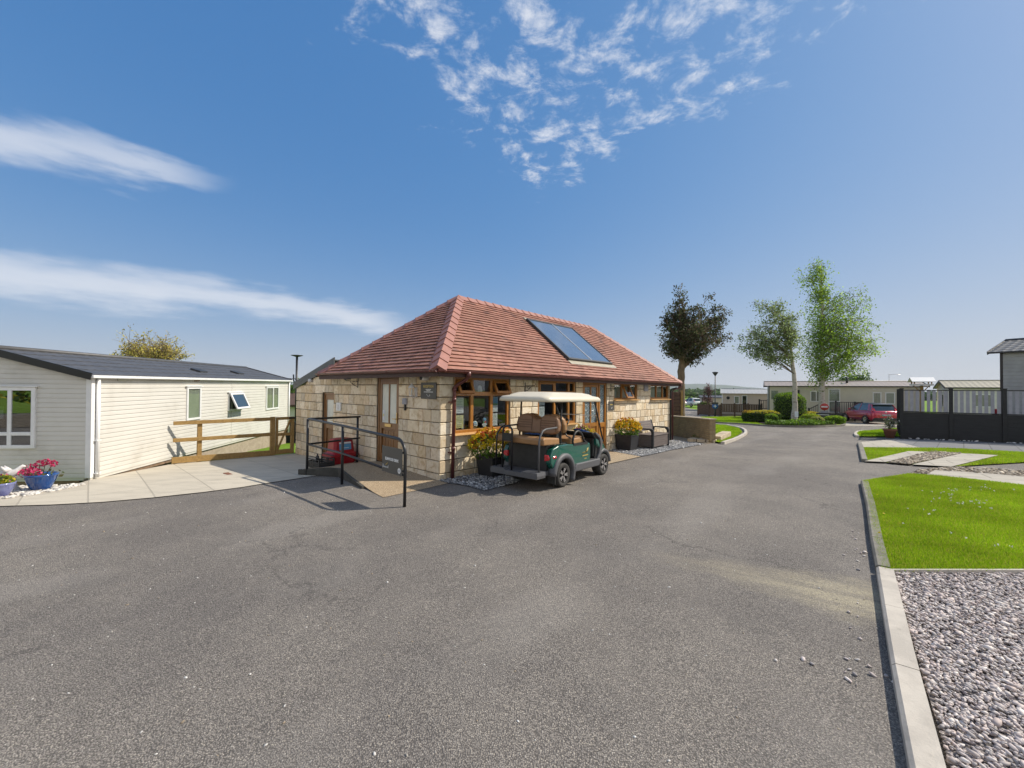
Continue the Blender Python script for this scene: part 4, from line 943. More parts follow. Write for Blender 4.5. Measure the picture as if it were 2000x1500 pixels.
def cctv():
    r = bthing('security_camera', 'white dome security camera under the eaves at the stone corner', 'camera')
    MB().box((-.05, .30, 2.0), (.0, .40, 2.05)).build('mount', M['white'], r, bevel=.01)
    MB().lathe([(.0, -.10), (.045, -.10), (.052, -.06), (.052, .05), (.04, .07), (0, .07)], (-.12, .34, 1.985), 16, axis='x').build('body', M['ornament'], r)
    MB().lathe([(.0, -.118), (.036, -.112), (.046, -.098), (.046, -.09)], (-.12, .34, 1.985), 16, axis='x').build('lens', M['black'], r)
cctv()
def boxes():
    r = bthing('key_safe', 'grey weatherproof key box with a black tail beside the end door', 'key box')
    mb = MB(); mb.box((-.05, 1.13, 1.43), (.0, 1.27, 1.56)); mb.build('case', M['picket'], r, bevel=.012)
    MB().box((-.04, 1.17, 1.30), (.0, 1.215, 1.43)).build('tail', M['black'], r, bevel=.006)
    r = bthing('control_box', 'small white wall box between the two end doors', 'box')
    MB().box((-.045, 4.23, 1.16), (.0, 4.48, 1.38)).build('case', M['white'], r, bevel=.012); MB().box((-.05, 4.32, 1.20), (-.046, 4.40, 1.33)).build('panel', M['ornament'], r)
    def bracket(name, lab, p, d, out):
        r = bthing(name, lab, 'bracket'); mb = MB(); p = Vector(p); d = Vector(d); o = Vector(out)
        mb.beam(p + Vector((0, 0, -.12)), p + Vector((0, 0, .12)), .022, .008, up=o)
        mb.tube([p + o * .004 + Vector((0, 0, .04)), p + o * .15 + Vector((0, 0, .045)), p + o * .30 + Vector((0, 0, .05)), p + o * .33 + Vector((0, 0, .075)), p + o * .31 + Vector((0, 0, .095))], .008, 6)
        mb.tube([p + o * .01 + Vector((0, 0, -.09)), p + o * .1 + Vector((0, 0, -.06)), p + o * .2 + Vector((0, 0, .03))], .007, 6)
        mb.tube([p + o * (.1 + .03 * math.cos(a)) + Vector((0, 0, .0 + .03 * math.sin(a))) for a in np.linspace(0, 6.2, 12)], .006, 5); mb.build('arm', M['black'], r)
    bracket('hanging_bracket', 'scrolled black basket bracket on the shaded end wall', (-.01, 3.35, 1.90), (0, 1, 0), (-1, 0, 0))
    bracket('hanging_bracket', 'scrolled black basket bracket on the sunlit wall above the golf buggy', (2.53, -.01, 1.83), (1, 0, 0), (0, -1, 0))
    bracket('hanging_bracket', 'scrolled black basket bracket between the front door and the small window', (6.68, -.01, 1.88), (1, 0, 0), (0, -1, 0))
    r = bthing('floodlight', 'small dark floodlight under the eaves over the end wall', 'light'); MB().box((-.10, 3.72, 1.99), (-.0, 3.95, 2.05)).build('case', M['anth'], r, bevel=.015)
    r = bthing('floodlight', 'small pale lamp under the sloping grey verge board', 'light'); MB().lathe([(0, -.1), (.05, -.1), (.06, -.05), (.04, 0)], (-.01, 6.2, 1.98), 12, axis='x').build('case', M['ornament'], r)
    r = bthing('fuse_box', 'weathered grey box on the stone between the small windows', 'box'); MB().box((9.05, -.05, 1.78), (9.35, .0, 2.02)).build('case', M['picket'], r, bevel=.01)
boxes()
def notice(label, s0, s1, z0, z1, m, rows, t=.075, cat='notice', name='window_notice', ink=True, extra=None, group=None):
    r = bthing(name, label, cat, group); MB().box((s0, t, z0), (s1, t + .003, z1)).build('sheet', m, r)
    mb = MB(); w = s1 - s0; h = z1 - z0
    for k in range(rows):
        z = z1 - h * (.14 + .74 * k / max(rows - 1, 1)); ww = w * rnd.uniform(.4, .75); n = max(2, int(ww / .02))
        for j in range(n): mb.box((s0 + (w - ww) / 2 + ww * j / n, t - .0015, z - .005), (s0 + (w - ww) / 2 + ww * (j + .75) / n, t - .0005, z + .005))
    if ink and rows: mb.build('small_print', M['ink'], r)
    if extra: extra(r, t)
    return r
notice('white notice sheet above the yellow one in the corner window', .45, .665, 1.27, 1.60, M['paper'], 8)
notice('yellow notice sheet below the white one in the corner window', .45, .665, .965, 1.23, M['yellowpaper'], 6)
def poster(r, t):
    MB().box((1.50, t - .002, 1.46), (1.675, t - .0005, 1.60)).build('printed_sky', M['bluep'], r); MB().box((1.50, t - .002, 1.42), (1.675, t - .0005, 1.459)).build('printed_trees', M['greenp'], r)
notice('landscape poster with blue sky in the corner window', 1.495, 1.68, 1.27, 1.605, M['paper'], 0, extra=poster)
notice('plain white notice below the landscape poster in the corner window', 1.49, 1.675, .96, 1.235, M['paper'], 7)
notice('upper white sheet in the window behind the golf buggy', 3.16, 3.40, 1.38, 1.60, M['paper'], 5)
notice('lower white sheet in the window behind the golf buggy', 3.16, 3.40, 1.02, 1.35, M['paper'], 8)
def stickers():
    r = bthing('window_sticker', 'round blue and white sticker low in the middle pane', 'sticker')
    c = (.99, .075, 1.02); MB().lathe([(0, -.003), (.075, -.003), (.075, 0)], (c[0], c[1], c[2]), 28, axis='y').build('disc', M['white'], r)
    MB().lathe([(0, -.005), (.058, -.005), (.058, -.0035)], c, 28, axis='y').build('ring', M['bluep'], r)
    mb = MB()
    for dx in (-.025, .012):
        for dz in (-.03, .008): mb.box((c[0] + dx, c[1] - .007, c[2] + dz), (c[0] + dx + .026, c[1] - .0055, c[2] + dz + .024))
    mb.build('emblem', M['white'], r)
    r = bthing('window_sticker', 'tall sticker with a blue arch and coloured blocks in the middle pane', 'sticker')
    a = 1.27; MB().box((a - .045, .072, .955), (a + .045, .075, 1.09)).build('sheet', M['white'], r); MB().lathe([(0, -.004), (.05, -.004), (.05, 0)], (a, .074, 1.10), 20, axis='y').build('arch', M['bluep'], r)
    MB().box((a - .075, .069, .985), (a + .075, .0715, 1.02)).build('band', M['paper'], r); MB().box((a + .0, .069, 1.03), (a + .04, .0715, 1.08)).build('block', M['redp'], r); MB().box((a - .04, .069, 1.03), (a - .004, .0715, 1.07)).build('block', M['greenp'], r)
    r = bthing('standing_card', 'white oval card standing in the upper middle pane', 'card'); MB().lathe([(0, -.004), (.06, -.004), (.06, 0)], (1.12, .076, 1.80), 20, axis='y').build('card', M['paper'], r); MB().box((1.06, .072, 1.715), (1.18, .076, 1.80)).build('base', M['paper'], r)
stickers()
r = bthing('document_stand', 'grey leaflet holder standing on the sill of the corner window', 'leaflet holder'); MB().box((.40, .10, .935), (.58, .16, 1.01)).build('tray', M['picket'], r, bevel=.01); MB().box((.66, .12, .94), (.73, .13, 1.15)).build('leaflet', M['paper'], r)
# ------------------------------------------------------------------ ramp railing, street sign, bin, crate
def railing():
    r = empty('ramp_railing', W0, BROT, 'black tubular handrail with two rails round the stone building ramp', 'railing')
    def loc(x, y, z): d = Vector((x, y, 0)) - W0; return Vector((d.dot(Dv), d.dot(Nv), z))
    E_ = loc(-1.59, 6.12, 0); Mi = loc(-3.21, 7.75, 0); Lc = loc(-4.385, 8.76, 0); Wl = Vector((-.10, 3.02, 0))
    rr = .024
    gz = lambda p: G(*(BW(p.x, p.y)[:2]))
    top = lambda p, z: Vector((p.x, p.y, z))
    d = (Mi - E_); d.z = 0; d.normalize()
    P = [top(Wl, 1.075), top(Lc, 1.095), top(Mi, 1.045)]
    bend = [E_ + d * .24 * (1 - math.sin(a)) + Vector((0, 0, .75 + .24 * math.cos(a))) for a in np.linspace(0.0, math.pi / 2, 9)]
    mb = MB(); mb.tube([P[0] , P[1] - (P[1] - P[0]).normalized() * .05, P[1] + (P[2] - P[1]).normalized() * .05, P[2]] + bend + [top(E_, .4), top(E_, gz(E_) - .02)], rr, 12); mb.build('top_rail', M['black'], r)
    mb = MB(); mb.tube([top(Wl, .56), top(Lc, .55), top(Mi, .52), top(E_, .46)], .021, 12); mb.build('lower_rail', M['black'], r)
    for p, z1 in ((Mi, 1.04), (Lc, 1.09), (Wl + Vector((-.06, 0, 0)), 1.07)):
        z0 = gz(p) - .05 if p is not Wl else 0
        MB().tube([(p.x, p.y, min(z0, .0)), (p.x, p.y, z1)], .026, 12).build('post', M['black'], r)
    # sign plate hung on the sloping end
    s = empty('street_sign', W0, BROT, 'grey ELMWOOD DRIVE name plate fixed to the ramp handrail', 'sign')
    a = E_ + d * .66; b = E_ + d * .03; nrm = Vector((-d.y, d.x, 0)); 
    if nrm.dot(loc(0, 0, 0) - E_) < 0: nrm = -nrm
    off = nrm * .030
    q = lambda u, z, o: a.lerp(b, u) + off + nrm * o + Vector((0, 0, z))
    mb = MB(); mb.prism([(0, .44), (.95, .44), (1, .465), (1, .85), (0, .85)], lambda u, z, w: q(u, z, w), 0, .004); mb.build('plate', M['sign'], s)
    xd = (b - a).normalized(); yd = Vector((0, 0, 1))
    lettering('lettering', 'ELMWOOD DRIVE', .060, M['white'], s, q(.50, .655, .006), xd, yd, depth=.001, sx=.84, bold=.0026)
    mb = MB(); o = q(.05, .50, .0055)
    pts = [(0, .0), (.0, .06), (.03, .05), (.01, .03), (.035, .01), (.05, .03), (.055, .01), (.075, .03), (.085, .008), (.10, .03), (.11, .01), (.13, .03), (.14, .01), (.155, .035), (.165, .01), (.18, .06), (.175, .01)]
    mb.tube([o + xd * u + yd * v for u, v in pts], .0045, 5); mb.build('emblem', M['white'], s)
    mb = MB(); mb.tube([o + xd * .09 + yd * .055, o + xd * .13 + yd * .072, o + xd * .165 + yd * .10], [.003, .009, .002], 6); mb.build('emblem_leaf', M['gold'], s)
    mb = MB(); c = q(.87, .515, .0052)
    mb.prism([(.043 * math.cos(t), .043 * math.sin(t)) for t in np.linspace(0, 6.283, 29)[:-1]], lambda u, v, w: c + xd * u + yd * v + nrm * w, 0, .002); mb.build('roundel', M['white'], s)
    mb = MB(); mb.tube([c + xd * (.016 * math.cos(t)) + yd * (.016 * math.sin(t)) + nrm * .003 for t in np.linspace(.3, 5.9, 12)] + [c + xd * .004 + nrm * .003], .0035, 5); mb.build('roundel_mark', M['ink'], s)
    mb = MB()
    for z in (.52, .80): mb.beam(b + Vector((0, 0, z)), b + off + Vector((0, 0, z)), .03, .03)
    mb.build('clip', M['black'], s)
railing()
def grit_bin():
    t, s, z = 3.42, -.38, ramph(-.4, 3.42) + .0
    r = empty('grit_bin', BW(s, t, z), BROT + R(4), 'red plastic grit bin with a blue label by the stone end wall', 'bin')
    # local x along the wall, y towards the wall (away from viewer is -y after rotation)
    mb = MB()
    def ring(w, d, z, c=.05): return [(x * (w - c) + (c * sx), y * (d - c) + c * sy, z) for x, y, sx, sy in ((1, 1, 1, 0), (1, 1, 0, 1), (-1, 1, 0, 1), (-1, 1, -1, 0), (-1, -1, -1, 0), (-1, -1, 0, -1), (1, -1, 0, -1), (1, -1, 1, 0))]
    mb.loft([ring(.27, .20, 0), ring(.30, .23, .17), ring(.31, .24, .20), ring(.35, .27, .205), ring(.35, .27, .25)], smooth=False); mb.build('body', M['binred'], r, bevel=.008)
    mb = MB(); mb.loft([ring(.34, .262, .252), ring(.335, .255, .275), ring(.275, .20, .30), ring(.245, .165, .57), ring(.225, .14, .62), ring(.10, .06, .64)], smooth=False); lid = mb.build('lid', M['binred'], r, bevel=.010)
    # label on the sloping face towards the road (+y after turning)
    f = lambda u, v, w: (u, -(.202 - v * .13 + w), .30 + v)
    mb = MB(); mb.prism([(-.14, .06), (.16, .06), (.16, .20), (-.14, .20)], lambda u, v, w: f(u, v, w + .004), 0, .003); mb.build('label', M['bluep'], lid)
    mb = MB(); mb.prism([(-.14, .205), (.16, .205), (.16, .245), (-.14, .245)], lambda u, v, w: f(u, v, w + .004), 0, .003); mb.prism([(-.10, .10), (.10, .10), (.10, .112), (-.10, .112)], lambda u, v, w: f(u, v, w + .0075), 0, .001); mb.build('label_band', M['white'], lid)
    mb = MB(); mb.box((-.355, -.05, .16), (-.34, .05, .2)); mb.build('hinge', M['black'], r)
grit_bin()
def crate():
    t, s = 3.08, -1.0; z = ramph(s, t)
    r = empty('folding_crate', BW(s, t, z), BROT + R(90) + R(6), 'black slatted plastic crate on the ramp in front of the red bin', 'crate')
    w, d, h = .27, .17, .20
    mb = MB(); mb.box((-w, -d, 0), (w, d, .015))
    for y in (-d, d):
        for z0 in (.015, .06, .105): mb.box((-w, y - .008, z0), (w, y + .008, z0 + .036))
        mb.box((-w, y - .012, h - .02), (w, y + .012, h)); mb.box((-w - .01, y - .013, 0), (-w + .03, y + .013, h)); mb.box((w - .03, y - .013, 0), (w + .01, y + .013, h)); mb.box((-.03, y - .010, 0), (.03, y + .010, h - .021))
    for x in (-w, w):
        for z0 in (.015, .06, .105): mb.box((x - .008, -d + .014, z0), (x + .008, d - .014, z0 + .036))
    mb.build('body', M['blackpl'], r, bevel=.003)
    mb = MB(); mb.tube([(-w, -d, h), (-w + .02, -d, h + .06), (w - .02, -d, h + .075), (w, -d, h)], .010, 6); mb.tube([(-w, d, h), (-w + .02, d, h + .05), (w - .02, d, h + .05), (w, d, h)], .010, 6); mb.build('handle', M['blackpl'], r)
    mb = MB(); mb.lathe([(0, .1), (.035, .1), (.04, .22), (.015, .26), (.015, .29), (0, .29)], (.1, .02, 0), 12); mb.build('bottle', M['black'], r)
crate()

# ------------------------------------------------------------------ planters and flowers
def leafset(P, size, cols, up=0.0, asp=1.7, seed=0, bend=0.25):
    """quads (bent leaves) at points P -> V,F,C"""
    rs = np.random.RandomState(seed); n = len(P)
    th = rs.uniform(0, 6.283, n); ph = np.arccos(np.clip(rs.uniform(-1, 1, n), -1, 1))
    d = np.stack([np.sin(ph) * np.cos(th), np.sin(ph) * np.sin(th), np.cos(ph) + up], 1); d /= np.linalg.norm(d, axis=1)[:, None]
    q = rs.normal(size=(n, 3)); s = np.cross(d, q); s /= np.linalg.norm(s, axis=1)[:, None]; nn = np.cross(d, s)
    L = (size * rs.uniform(.6, 1.35, n))[:, None]; W = L / asp / 2
    P = np.asarray(P)
    v = np.stack([P - d * L * .5, P + s * W + nn * L * bend * .3, P + d * L * .5, P - s * W + nn * L * bend * .3], 1)
    F = np.arange(4 * n).reshape(n, 4); cols = np.asarray(cols); C = cols[rs.randint(0, len(cols), n)] * rs.uniform(.65, 1.3, (n, 1))
    return v.reshape(-1, 3), F, C
def join(parts):
    V = []; F = []; C = []; b = 0
    for v, f, c in parts: V.append(v); F.append(f + b); C.append(c); b += len(v)
    return np.concatenate(V), np.concatenate(F), np.concatenate(C)
GREENL = [(.07, .14, .015), (.10, .19, .02), (.05, .10, .012), (.13, .21, .03)]
def planter(loc, w, h, label, fl_cols, hgt, spread, seed, nfl=260):
    r = empty('flower_planter', loc, BROT, label, 'planter', 'square black flower planters along the stone front')
    mb = MB(); a, b = w * .40, w * .5
    sq = lambda q, z: [(-q, -q, z), (q, -q, z), (q, q, z), (-q, q, z)]
    mb.loft([sq(a, 0), sq(b, h - .03), sq(b + .012, h - .03), sq(b + .012, h), sq(b - .03, h), sq(b - .035, h - .06)], smooth=False); mb.build('pot', M['planter'], r, bevel=.006)
    MB().box((-b + .035, -b + .035, h - .09), (b - .035, b - .035, h - .05)).build('soil', M['soil'], r)
    rs = np.random.RandomState(seed)
    n = 620; u = rs.normal(size=(n, 3)); u /= np.linalg.norm(u, axis=1)[:, None]; rad = rs.uniform(.35, 1, n) ** .5
    P = u * rad[:, None] * np.array([spread, spread, hgt * .55]) + np.array([0, 0, h + hgt * .34]); P = P[P[:, 2] > h - .08]
    V, F, C = leafset(P, .085, GREENL, .55, 2.6, seed)
    np_mesh('foliage', V, F, M['leaf'], C, parent=r)
    u = rs.normal(size=(nfl, 3)); u[:, 2] = np.abs(u[:, 2]) * .9 + .05; u /= np.linalg.norm(u, axis=1)[:, None]
    rr = rs.uniform(.78, 1.1, nfl)
    P = u * rr[:, None] * np.array([spread * 1.02, spread * 1.02, hgt * .68]) + np.array([0, 0, h + hgt * .30])
    cc = np.array(fl_cols); w8 = rs.rand(nfl); idx = ((np.sin(P[:, 0] * 9 + seed) + np.cos(P[:, 1] * 8)) * .25 + .5 + (w8 - .5) * .7)
    idx = np.clip((idx * len(cc)).astype(int), 0, len(cc) - 1)
    parts = []
    for k in range(6):                                        # six petals each
        off = rs.normal(size=(nfl, 3)) * .016
        v, f, c = leafset(P + off, .044, [(1, 1, 1)], .4, 1.1, seed * 7 + k, .5); parts.append((v, f, cc[idx] * rs.uniform(.75, 1.2, (nfl, 1))))
    V, F, C = join(parts); np_mesh('blossoms', V, F, M['petal'], C, parent=r)
planter(BW(1.10, -.36, G(-.9, 8.6) + .012), .50, .42, 'tapered black planter of yellow and dark red flowers under the corner window', [(.74, .56, .03), (.76, .60, .05), (.74, .56, .03), (.70, .52, .03), (.34, .04, .02), (.62, .24, .03)], .56, .50, 3, 420)
planter(BW(4.42, -.45, G(1.3, 11.0) + .02), .48, .42, 'black planter of yellow and pink flowers half hidden behind the golf buggy', [(.68, .48, .04), (.66, .50, .10), (.60, .30, .25), (.30, .06, .16)], .50, .32, 5, 220)
planter(BW(7.22, -.30, G(3.3, 13.1) + .02), .56, .50, 'black planter of orange and yellow flowers between front door and bench', [(.66, .36, .02), (.72, .46, .02), (.70, .52, .03), (.55, .20, .02), (.62, .25, .06)], .52, .42, 8, 360)

def bench():
    r = empty('storage_bench', BW(7.95, -.86, G(4.5, 13.5) + .03), BROT, 'brown slatted storage bench with dark arms against the stone front', 'bench')
    L, D = 1.32, .62
    mb = MB()
    for k in range(4): mb.box((.055, .03, .05 + k * .088), (L - .055, .045, .05 + k * .088 + .082)); mb.box((.03, .055, .05 + k * .088), (.045, D - .06, .05 + k * .088 + .082)); mb.box((L - .045, .055, .05 + k * .088), (L - .03, D - .06, .05 + k * .088 + .082))
    mb.box((.05, .05, .04), (L - .05, D - .05, .40)); mb.build('chest', M['slat'], r, bevel=.004)
    mb = MB(); mb.box((.02, .012, .405), (L - .02, D - .06, .445)); mb.build('seat', M['slat'], r, bevel=.012)
    mb = MB()
    for k in range(4): z = .52 + k * .083; y = D - .07 + k * .025; mb.hexa([(.04, y, z), (L - .04, y, z), (L - .04, y + .03, z), (.04, y + .03, z), (.04, y + .024, z + .078), (L - .04, y + .024, z + .078), (L - .04, y + .054, z + .078), (.04, y + .054, z + .078)])
    mb.build('backrest', M['slat'], r, bevel=.008)
    for x in (0, L - .06):
        mb = MB(); mb.prism([(.0, 0), (.085, 0), (.085, .53), (.16, .60), (D - .10, .60), (D - .08, .45), (D - .08, 0), (D, 0), (D, .42), (D + .07, .86), (D + .02, .87), (D - .045, .64), (.13, .655), (.03, .63), (0, .56)], lambda u, v, w: (w, u, v), x, x + .06); mb.build('arm', M['anth'], r, bevel=.012)
bench()

# ------------------------------------------------------------------ golf buggy
def wheel(parent, c, rad, wid, rimm, spokes=5, side=-1, rimr=.66):
    c = Vector(c)
    mb = MB(); h = wid / 2
    prof = [(rad * rimr, -h * .85), (rad * .80, -h), (rad * .93, -h * .93), (rad * .985, -h * .6), (rad, -h * .3), (rad, h * .3), (rad * .985, h * .6), (rad * .93, h * .93), (rad * .80, h), (rad * rimr, h * .85), (rad * rimr, -h * .85)]
    q = [(r_, z) for r_, z in prof]
    vs = []
    mb.lathe(q, (0, 0, 0), 36, axis='y')
    t = mb.build('wheel', M['tyre'], parent); t.location = c
    mb = MB(); R0 = rad * rimr; y = side * h
    mb.lathe([(R0 * 1.01, h * .8), (R0 * 1.02, h * 1.0), (R0 * .94, h * 1.02), (R0 * .88, h * .75), (R0 * .86, -h * .3)], (0, 0, 0), 36, axis='y' )
    for k in range(spokes):
        a = 2 * math.pi * k / spokes
        for da in (-.16, .16):
            p = Vector((math.cos(a) * R0 * .2, 0, math.sin(a) * R0 * .2)); e = Vector((math.cos(a + da) * R0 * .92, 0, math.sin(a + da) * R0 * .92))
            p.y = -h * .78; e.y = -h * .86; mb.beam(p, e, R0 * .17, h * .16, up=(0, 1, 0))
    mb.lathe([(0, h * .86), (R0 * .2, h * .84), (R0 * .26, h * .7), (R0 * .26, h * .4)], (0, 0, 0), 16, axis='y')
    rim = mb.build('rim', rimm, t); 
    if side > 0: rim.rotation_euler = (0, 0, math.pi)
    mb = MB(); mb.lathe([(0, h * .25), (R0 * .87, h * .25), (R0 * .87, h * .2)], (0, 0, 0), 24, axis='y'); b = mb.build('brake_disc', M['black'], t)
    if side > 0: b.rotation_euler = (0, 0, math.pi)
    return t
def buggy():
    hx, hy = 1.01, 1.24; ang = math.atan2(hy, hx)
    og = (.53, 7.76); z0 = G(*og)
    r = empty('golf_buggy', (og[0], og[1], z0 + .004), 0, 'green golf buggy with ivory roof and rear facing tan seat', 'golf buggy', rot=(0, .011, ang))
    Wd = .56
    # wheels
    for x, y, s in ((0, -.46, -1), (0, .46, 1), (1.60, -.46, -1), (1.60, .46, 1)): wheel(r, (x, y, .225), .225, .20, M['rim'], 5, s, .62)
    # chassis and dark rear box
    mb = MB(); mb.box((-.36, -.50, .22), (1.95, .50, .30)); mb.box((-.40, -.43, .30), (.34, .43, .78)); mb.box((-.30, -.36, .14), (.22, .36, .24)); mb.box((1.4, -.36, .16), (1.8, .36, .3)); mb.build('chassis', M['blackpl'], r, bevel=.015)
    # green flanks with the wheel arch cut in
    for sg in (-1, 1):
        arch = [(.30 * math.cos(a), .235 + .30 * math.sin(a)) for a in np.linspace(R(165), R(5), 14)]
        top = [(.98, .30), (.98, .44), (.99, .68), (.97, .735), (.55, .74), (.35, .755), (.12, .775), (-.18, .765), (-.36, .72), (-.43, .60), (-.42, .47), (-.36, .40)]
        poly = arch + [(.40, .30)] + top
        mb = MB(); mb.prism(poly, lambda u, v, w: (u, sg * (w - .10 * max(0, v - .62) - .05 * max(0, -u - .2)), v), .44, Wd); mb.build('side_panel', M['cartgreen'], r, bevel=.022, seg=3)
        # grey flare round the rear wheel arch
        mb = MB(); secs = []
        for a in np.linspace(R(178), R(-28), 22):
            c, s_ = math.cos(a), math.sin(a); rr = .305
            p = lambda rad, y: (rad * c, sg * y, .235 + rad * s_ * (1.02))
            secs.append([p(rr - .025, .40), p(rr - .025, .575), p(rr - .005, .596), p(rr + .035, .598), p(rr + .075, .572), p(rr + .05, .40)])
        mb.loft(secs); mb.build('wheel_arch', M['cartgrey'], r)
        secs = []
        for a in np.linspace(R(150), R(5), 16):
            c, s_ = math.cos(a), math.sin(a); rr = .275
            p = lambda rad, y: (1.60 + rad * c, sg * y, .235 + rad * s_)
            secs.append([p(rr - .025, .34), p(rr - .025, .545), p(rr, .565), p(rr + .035, .562), p(rr + .065, .50), p(rr + .045, .34)])
        mb = MB(); mb.loft(secs); mb.build('front_fender', M['cartgrey'], r)
        mb = MB(); mb.prism([(.34, .24), (1.30, .24), (1.36, .33), (1.34, .385), (.40, .385), (.34, .33)], lambda u, v, w: (u, sg * w, v), .40, .60); mb.build('sill', M['cartgrey'], r, bevel=.022, seg=3)
        mb = MB(); mb.loft([[( -.435 + k * .045 - .01, sg * (y - k * .0), z) for y, z in ((.42, .51 + k * .008), (.50 + k * .016, .525 + k * .006), (.53 + k * .012, .57 + k * .002), (.49 + k * .016, .62 - k * .004), (.42, .625 - k * .006))] for k in range(5)]); mb.build('tail_light', M['tail'], r, bevel=.01)
        # arm hoop beside the front seat
        hoop = [(.36, sg * .53, .74)] + [(.52 - .19 * math.cos(a) + .04 * (a / math.pi), sg * .53, .76 + .27 * math.sin(a) * (1 - .10 * a)) for a in np.linspace(.15, 2.9, 10)] + [(.86, sg * .53, .74)]
        mb = MB(); mb.tube(hoop, .021, 8); mb.beam((.34, sg * .53, .745), (.88, sg * .53, .735), .05, .04); mb.build('arm_hoop', M['blackpl'], r)
        # rear grab rail
        mb = MB(); mb.tube([(-.69, sg * .48, .33), (-.69, sg * .48, .86), (-.67, sg * .48, .95), (-.58, sg * .475, 1.05), (-.48, sg * .47, 1.075), (-.12, sg * .46, 1.085)], .017, 10); mb.build('grab_rail', M['cartgrey'] if sg < 0 else M['black'], r)
        # roof struts
        MB().tube([(-.02, sg * .47, .78), (.03, sg * .47, 1.62)], .017, 8).build('roof_strut', M['black'], r)
        MB().tube([(1.66, sg * .50, .70), (1.55, sg * .49, .95), (1.26, sg * .49, 1.58)], .017, 8).build('roof_strut', M['black'], r)
    # maker-free lettering lines and gold bird emblem on the near flank
    y = -Wd - .0015 + .012
    mb = MB()
    mb.tube([(.80, -Wd - .001, .565), (.845, -Wd - .001, .60), (.885, -Wd - .001, .645)], [.006, .017, .005], 6); mb.tube([(.845, -Wd - .001, .60), (.84, -Wd - .001, .555)], [.013, .004], 6); mb.tube([(.85, -Wd - .001, .60), (.80, -Wd - .001, .592)], [.010, .003], 6); mb.build('emblem', M['gold'], r)
    mb = MB()
    for k in range(9): mb.box((.66 + k * .025, -Wd - .002, .492 + k * .0008), (.66 + k * .025 + .019, -Wd + .003, .512 + k * .0008))
    mb.build('lettering', M['gold'], r); mb = MB()
    for k in range(4): mb.box((.74 + k * .022, -Wd - .002, .435), (.74 + k * .022 + .015, -Wd + .003, .450))
    mb.build('lettering', M['gold'], r); mb = MB()
    for k in range(4): mb.tube([(.66 + k * .03, -Wd - .001, .548), (.675 + k * .03, -Wd - .001, .575), (.688 + k * .03, -Wd - .001, .548)], .003, 5)
    mb.build('lettering', M['gold'], r)
    # rear footplate
    mb = MB(); 
    mb.prism([(-.52, .25), (.52, .25), (.53, .30), (.52, .355), (.20, .355), (.19, .33), (-.19, .33), (-.20, .355), (-.52, .355), (-.53, .30)], lambda u, v, w: (w, u, v), -.80, -.55); mb.box((-.55, -.46, .26), (-.36, .46, .33))
    for k in range(5): mb.box((-.775 + k * .042, -.49, .355), (-.760 + k * .042, -.22, .360)); mb.box((-.775 + k * .042, .22, .355), (-.760 + k * .042, .49, .360))
    mb.build('footplate', M['cartgrey'], r, bevel=.018)
    mb = MB(); a = .115
    hd = [(-.735, .08, .33), (-.735, .08, 1.02)] + [(-.735, .08 + .105 - .105 * math.cos(t), 1.02 + .085 * math.sin(t)) for t in np.linspace(.2, math.pi - .2, 8)] + [(-.735, .29, 1.02), (-.735, .29, .33)]
    mb.tube(hd, .018, 10); mb.box((-.75, .08, .84), (-.72, .29, .98)); mb.build('rear_handle', M['black'], r)
    # seats
    def cushion(name, m, pts, y0, y1, bev):
        mb = MB(); mb.prism(pts, lambda u, v, w: (u, w, v), y0, y1); o = mb.build(name, m, r, bevel=bev, seg=4); return o
    cushion('rear_seat', M['vinyl'], [(-.62, .80), (-.12, .785), (-.12, .90), (-.60, .935), (-.64, .90)], -.53, .53, .045)
    cushion('front_seat', M['vinyl'], [(.30, .74), (.80, .755), (.82, .84), (.78, .875), (.30, .85)], -.52, .52, .045)
    def backrest(x0, x1, lean, m):
        # two rounded lobes with a dip between
        mb = MB(); pr = []
        yz = [(-.485, 1.03), (-.49, 1.12), (-.465, 1.22), (-.39, 1.29), (-.27, 1.315), (-.16, 1.305), (-.08, 1.245), (0, 1.215), (.08, 1.245), (.16, 1.305), (.27, 1.315), (.39, 1.29), (.465, 1.22), (.49, 1.12), (.485, 1.03), (.45, .965), (.34, .945), (-.34, .945), (-.45, .965)]
        mb.prism(yz, lambda u, v, w: (w + (v - .95) * lean, u, v), x0, x1); b = mb.build('backrest', m, r, bevel=.038, seg=4)
        sg = -1 if lean > 0 else 1; xx = x0 if lean > 0 else x1
        for y in (-.27, .27):
            mb = MB()
            for k in range(4): z = 1.06 + k * .045; mb.beam((xx + (z - .95) * lean + sg * .002, y - .16, z), (xx + (z - .95) * lean + sg * .002, y + .16, z), .012, .012)
            for dy in (-.17, .17): mb.beam((xx + (.99 - .95) * lean + sg * .001, y + dy, 1.0), (xx + (1.25 - .95) * lean + sg * .001, y + dy, 1.25), .010, .010, up=(1, 0, 0))
            mb.build('stitching', M['stitch'], b)
    backrest(-.13, -.01, .12, M['vinyldark']); backrest(.13, .25, -.22, M['vinyl'])
    mb = MB(); mb.box((-.03, -.40, .80), (.15, .40, 1.0)); mb.box((-.10, -.3, .91), (.2, .3, .96)); mb.build('seat_frame', M['blackpl'], r)
    mb = MB(); mb.grid(lambda u, v: (-.28 + u * .13 + .02 * math.sin(v * 9), -.20 + v * .34, .945 + .012 * math.sin(u * 11) * math.cos(v * 7)), np.linspace(0, 1, 8), np.linspace(0, 1, 10)); mb.build('blanket', M['bluecloth'], r)
    # floor, dash, cowl
    mb = MB(); mb.box((.34, -.52, .30), (1.36, .52, .335)); mb.build('floor', M['cartgrey'], r)
    mb = MB()
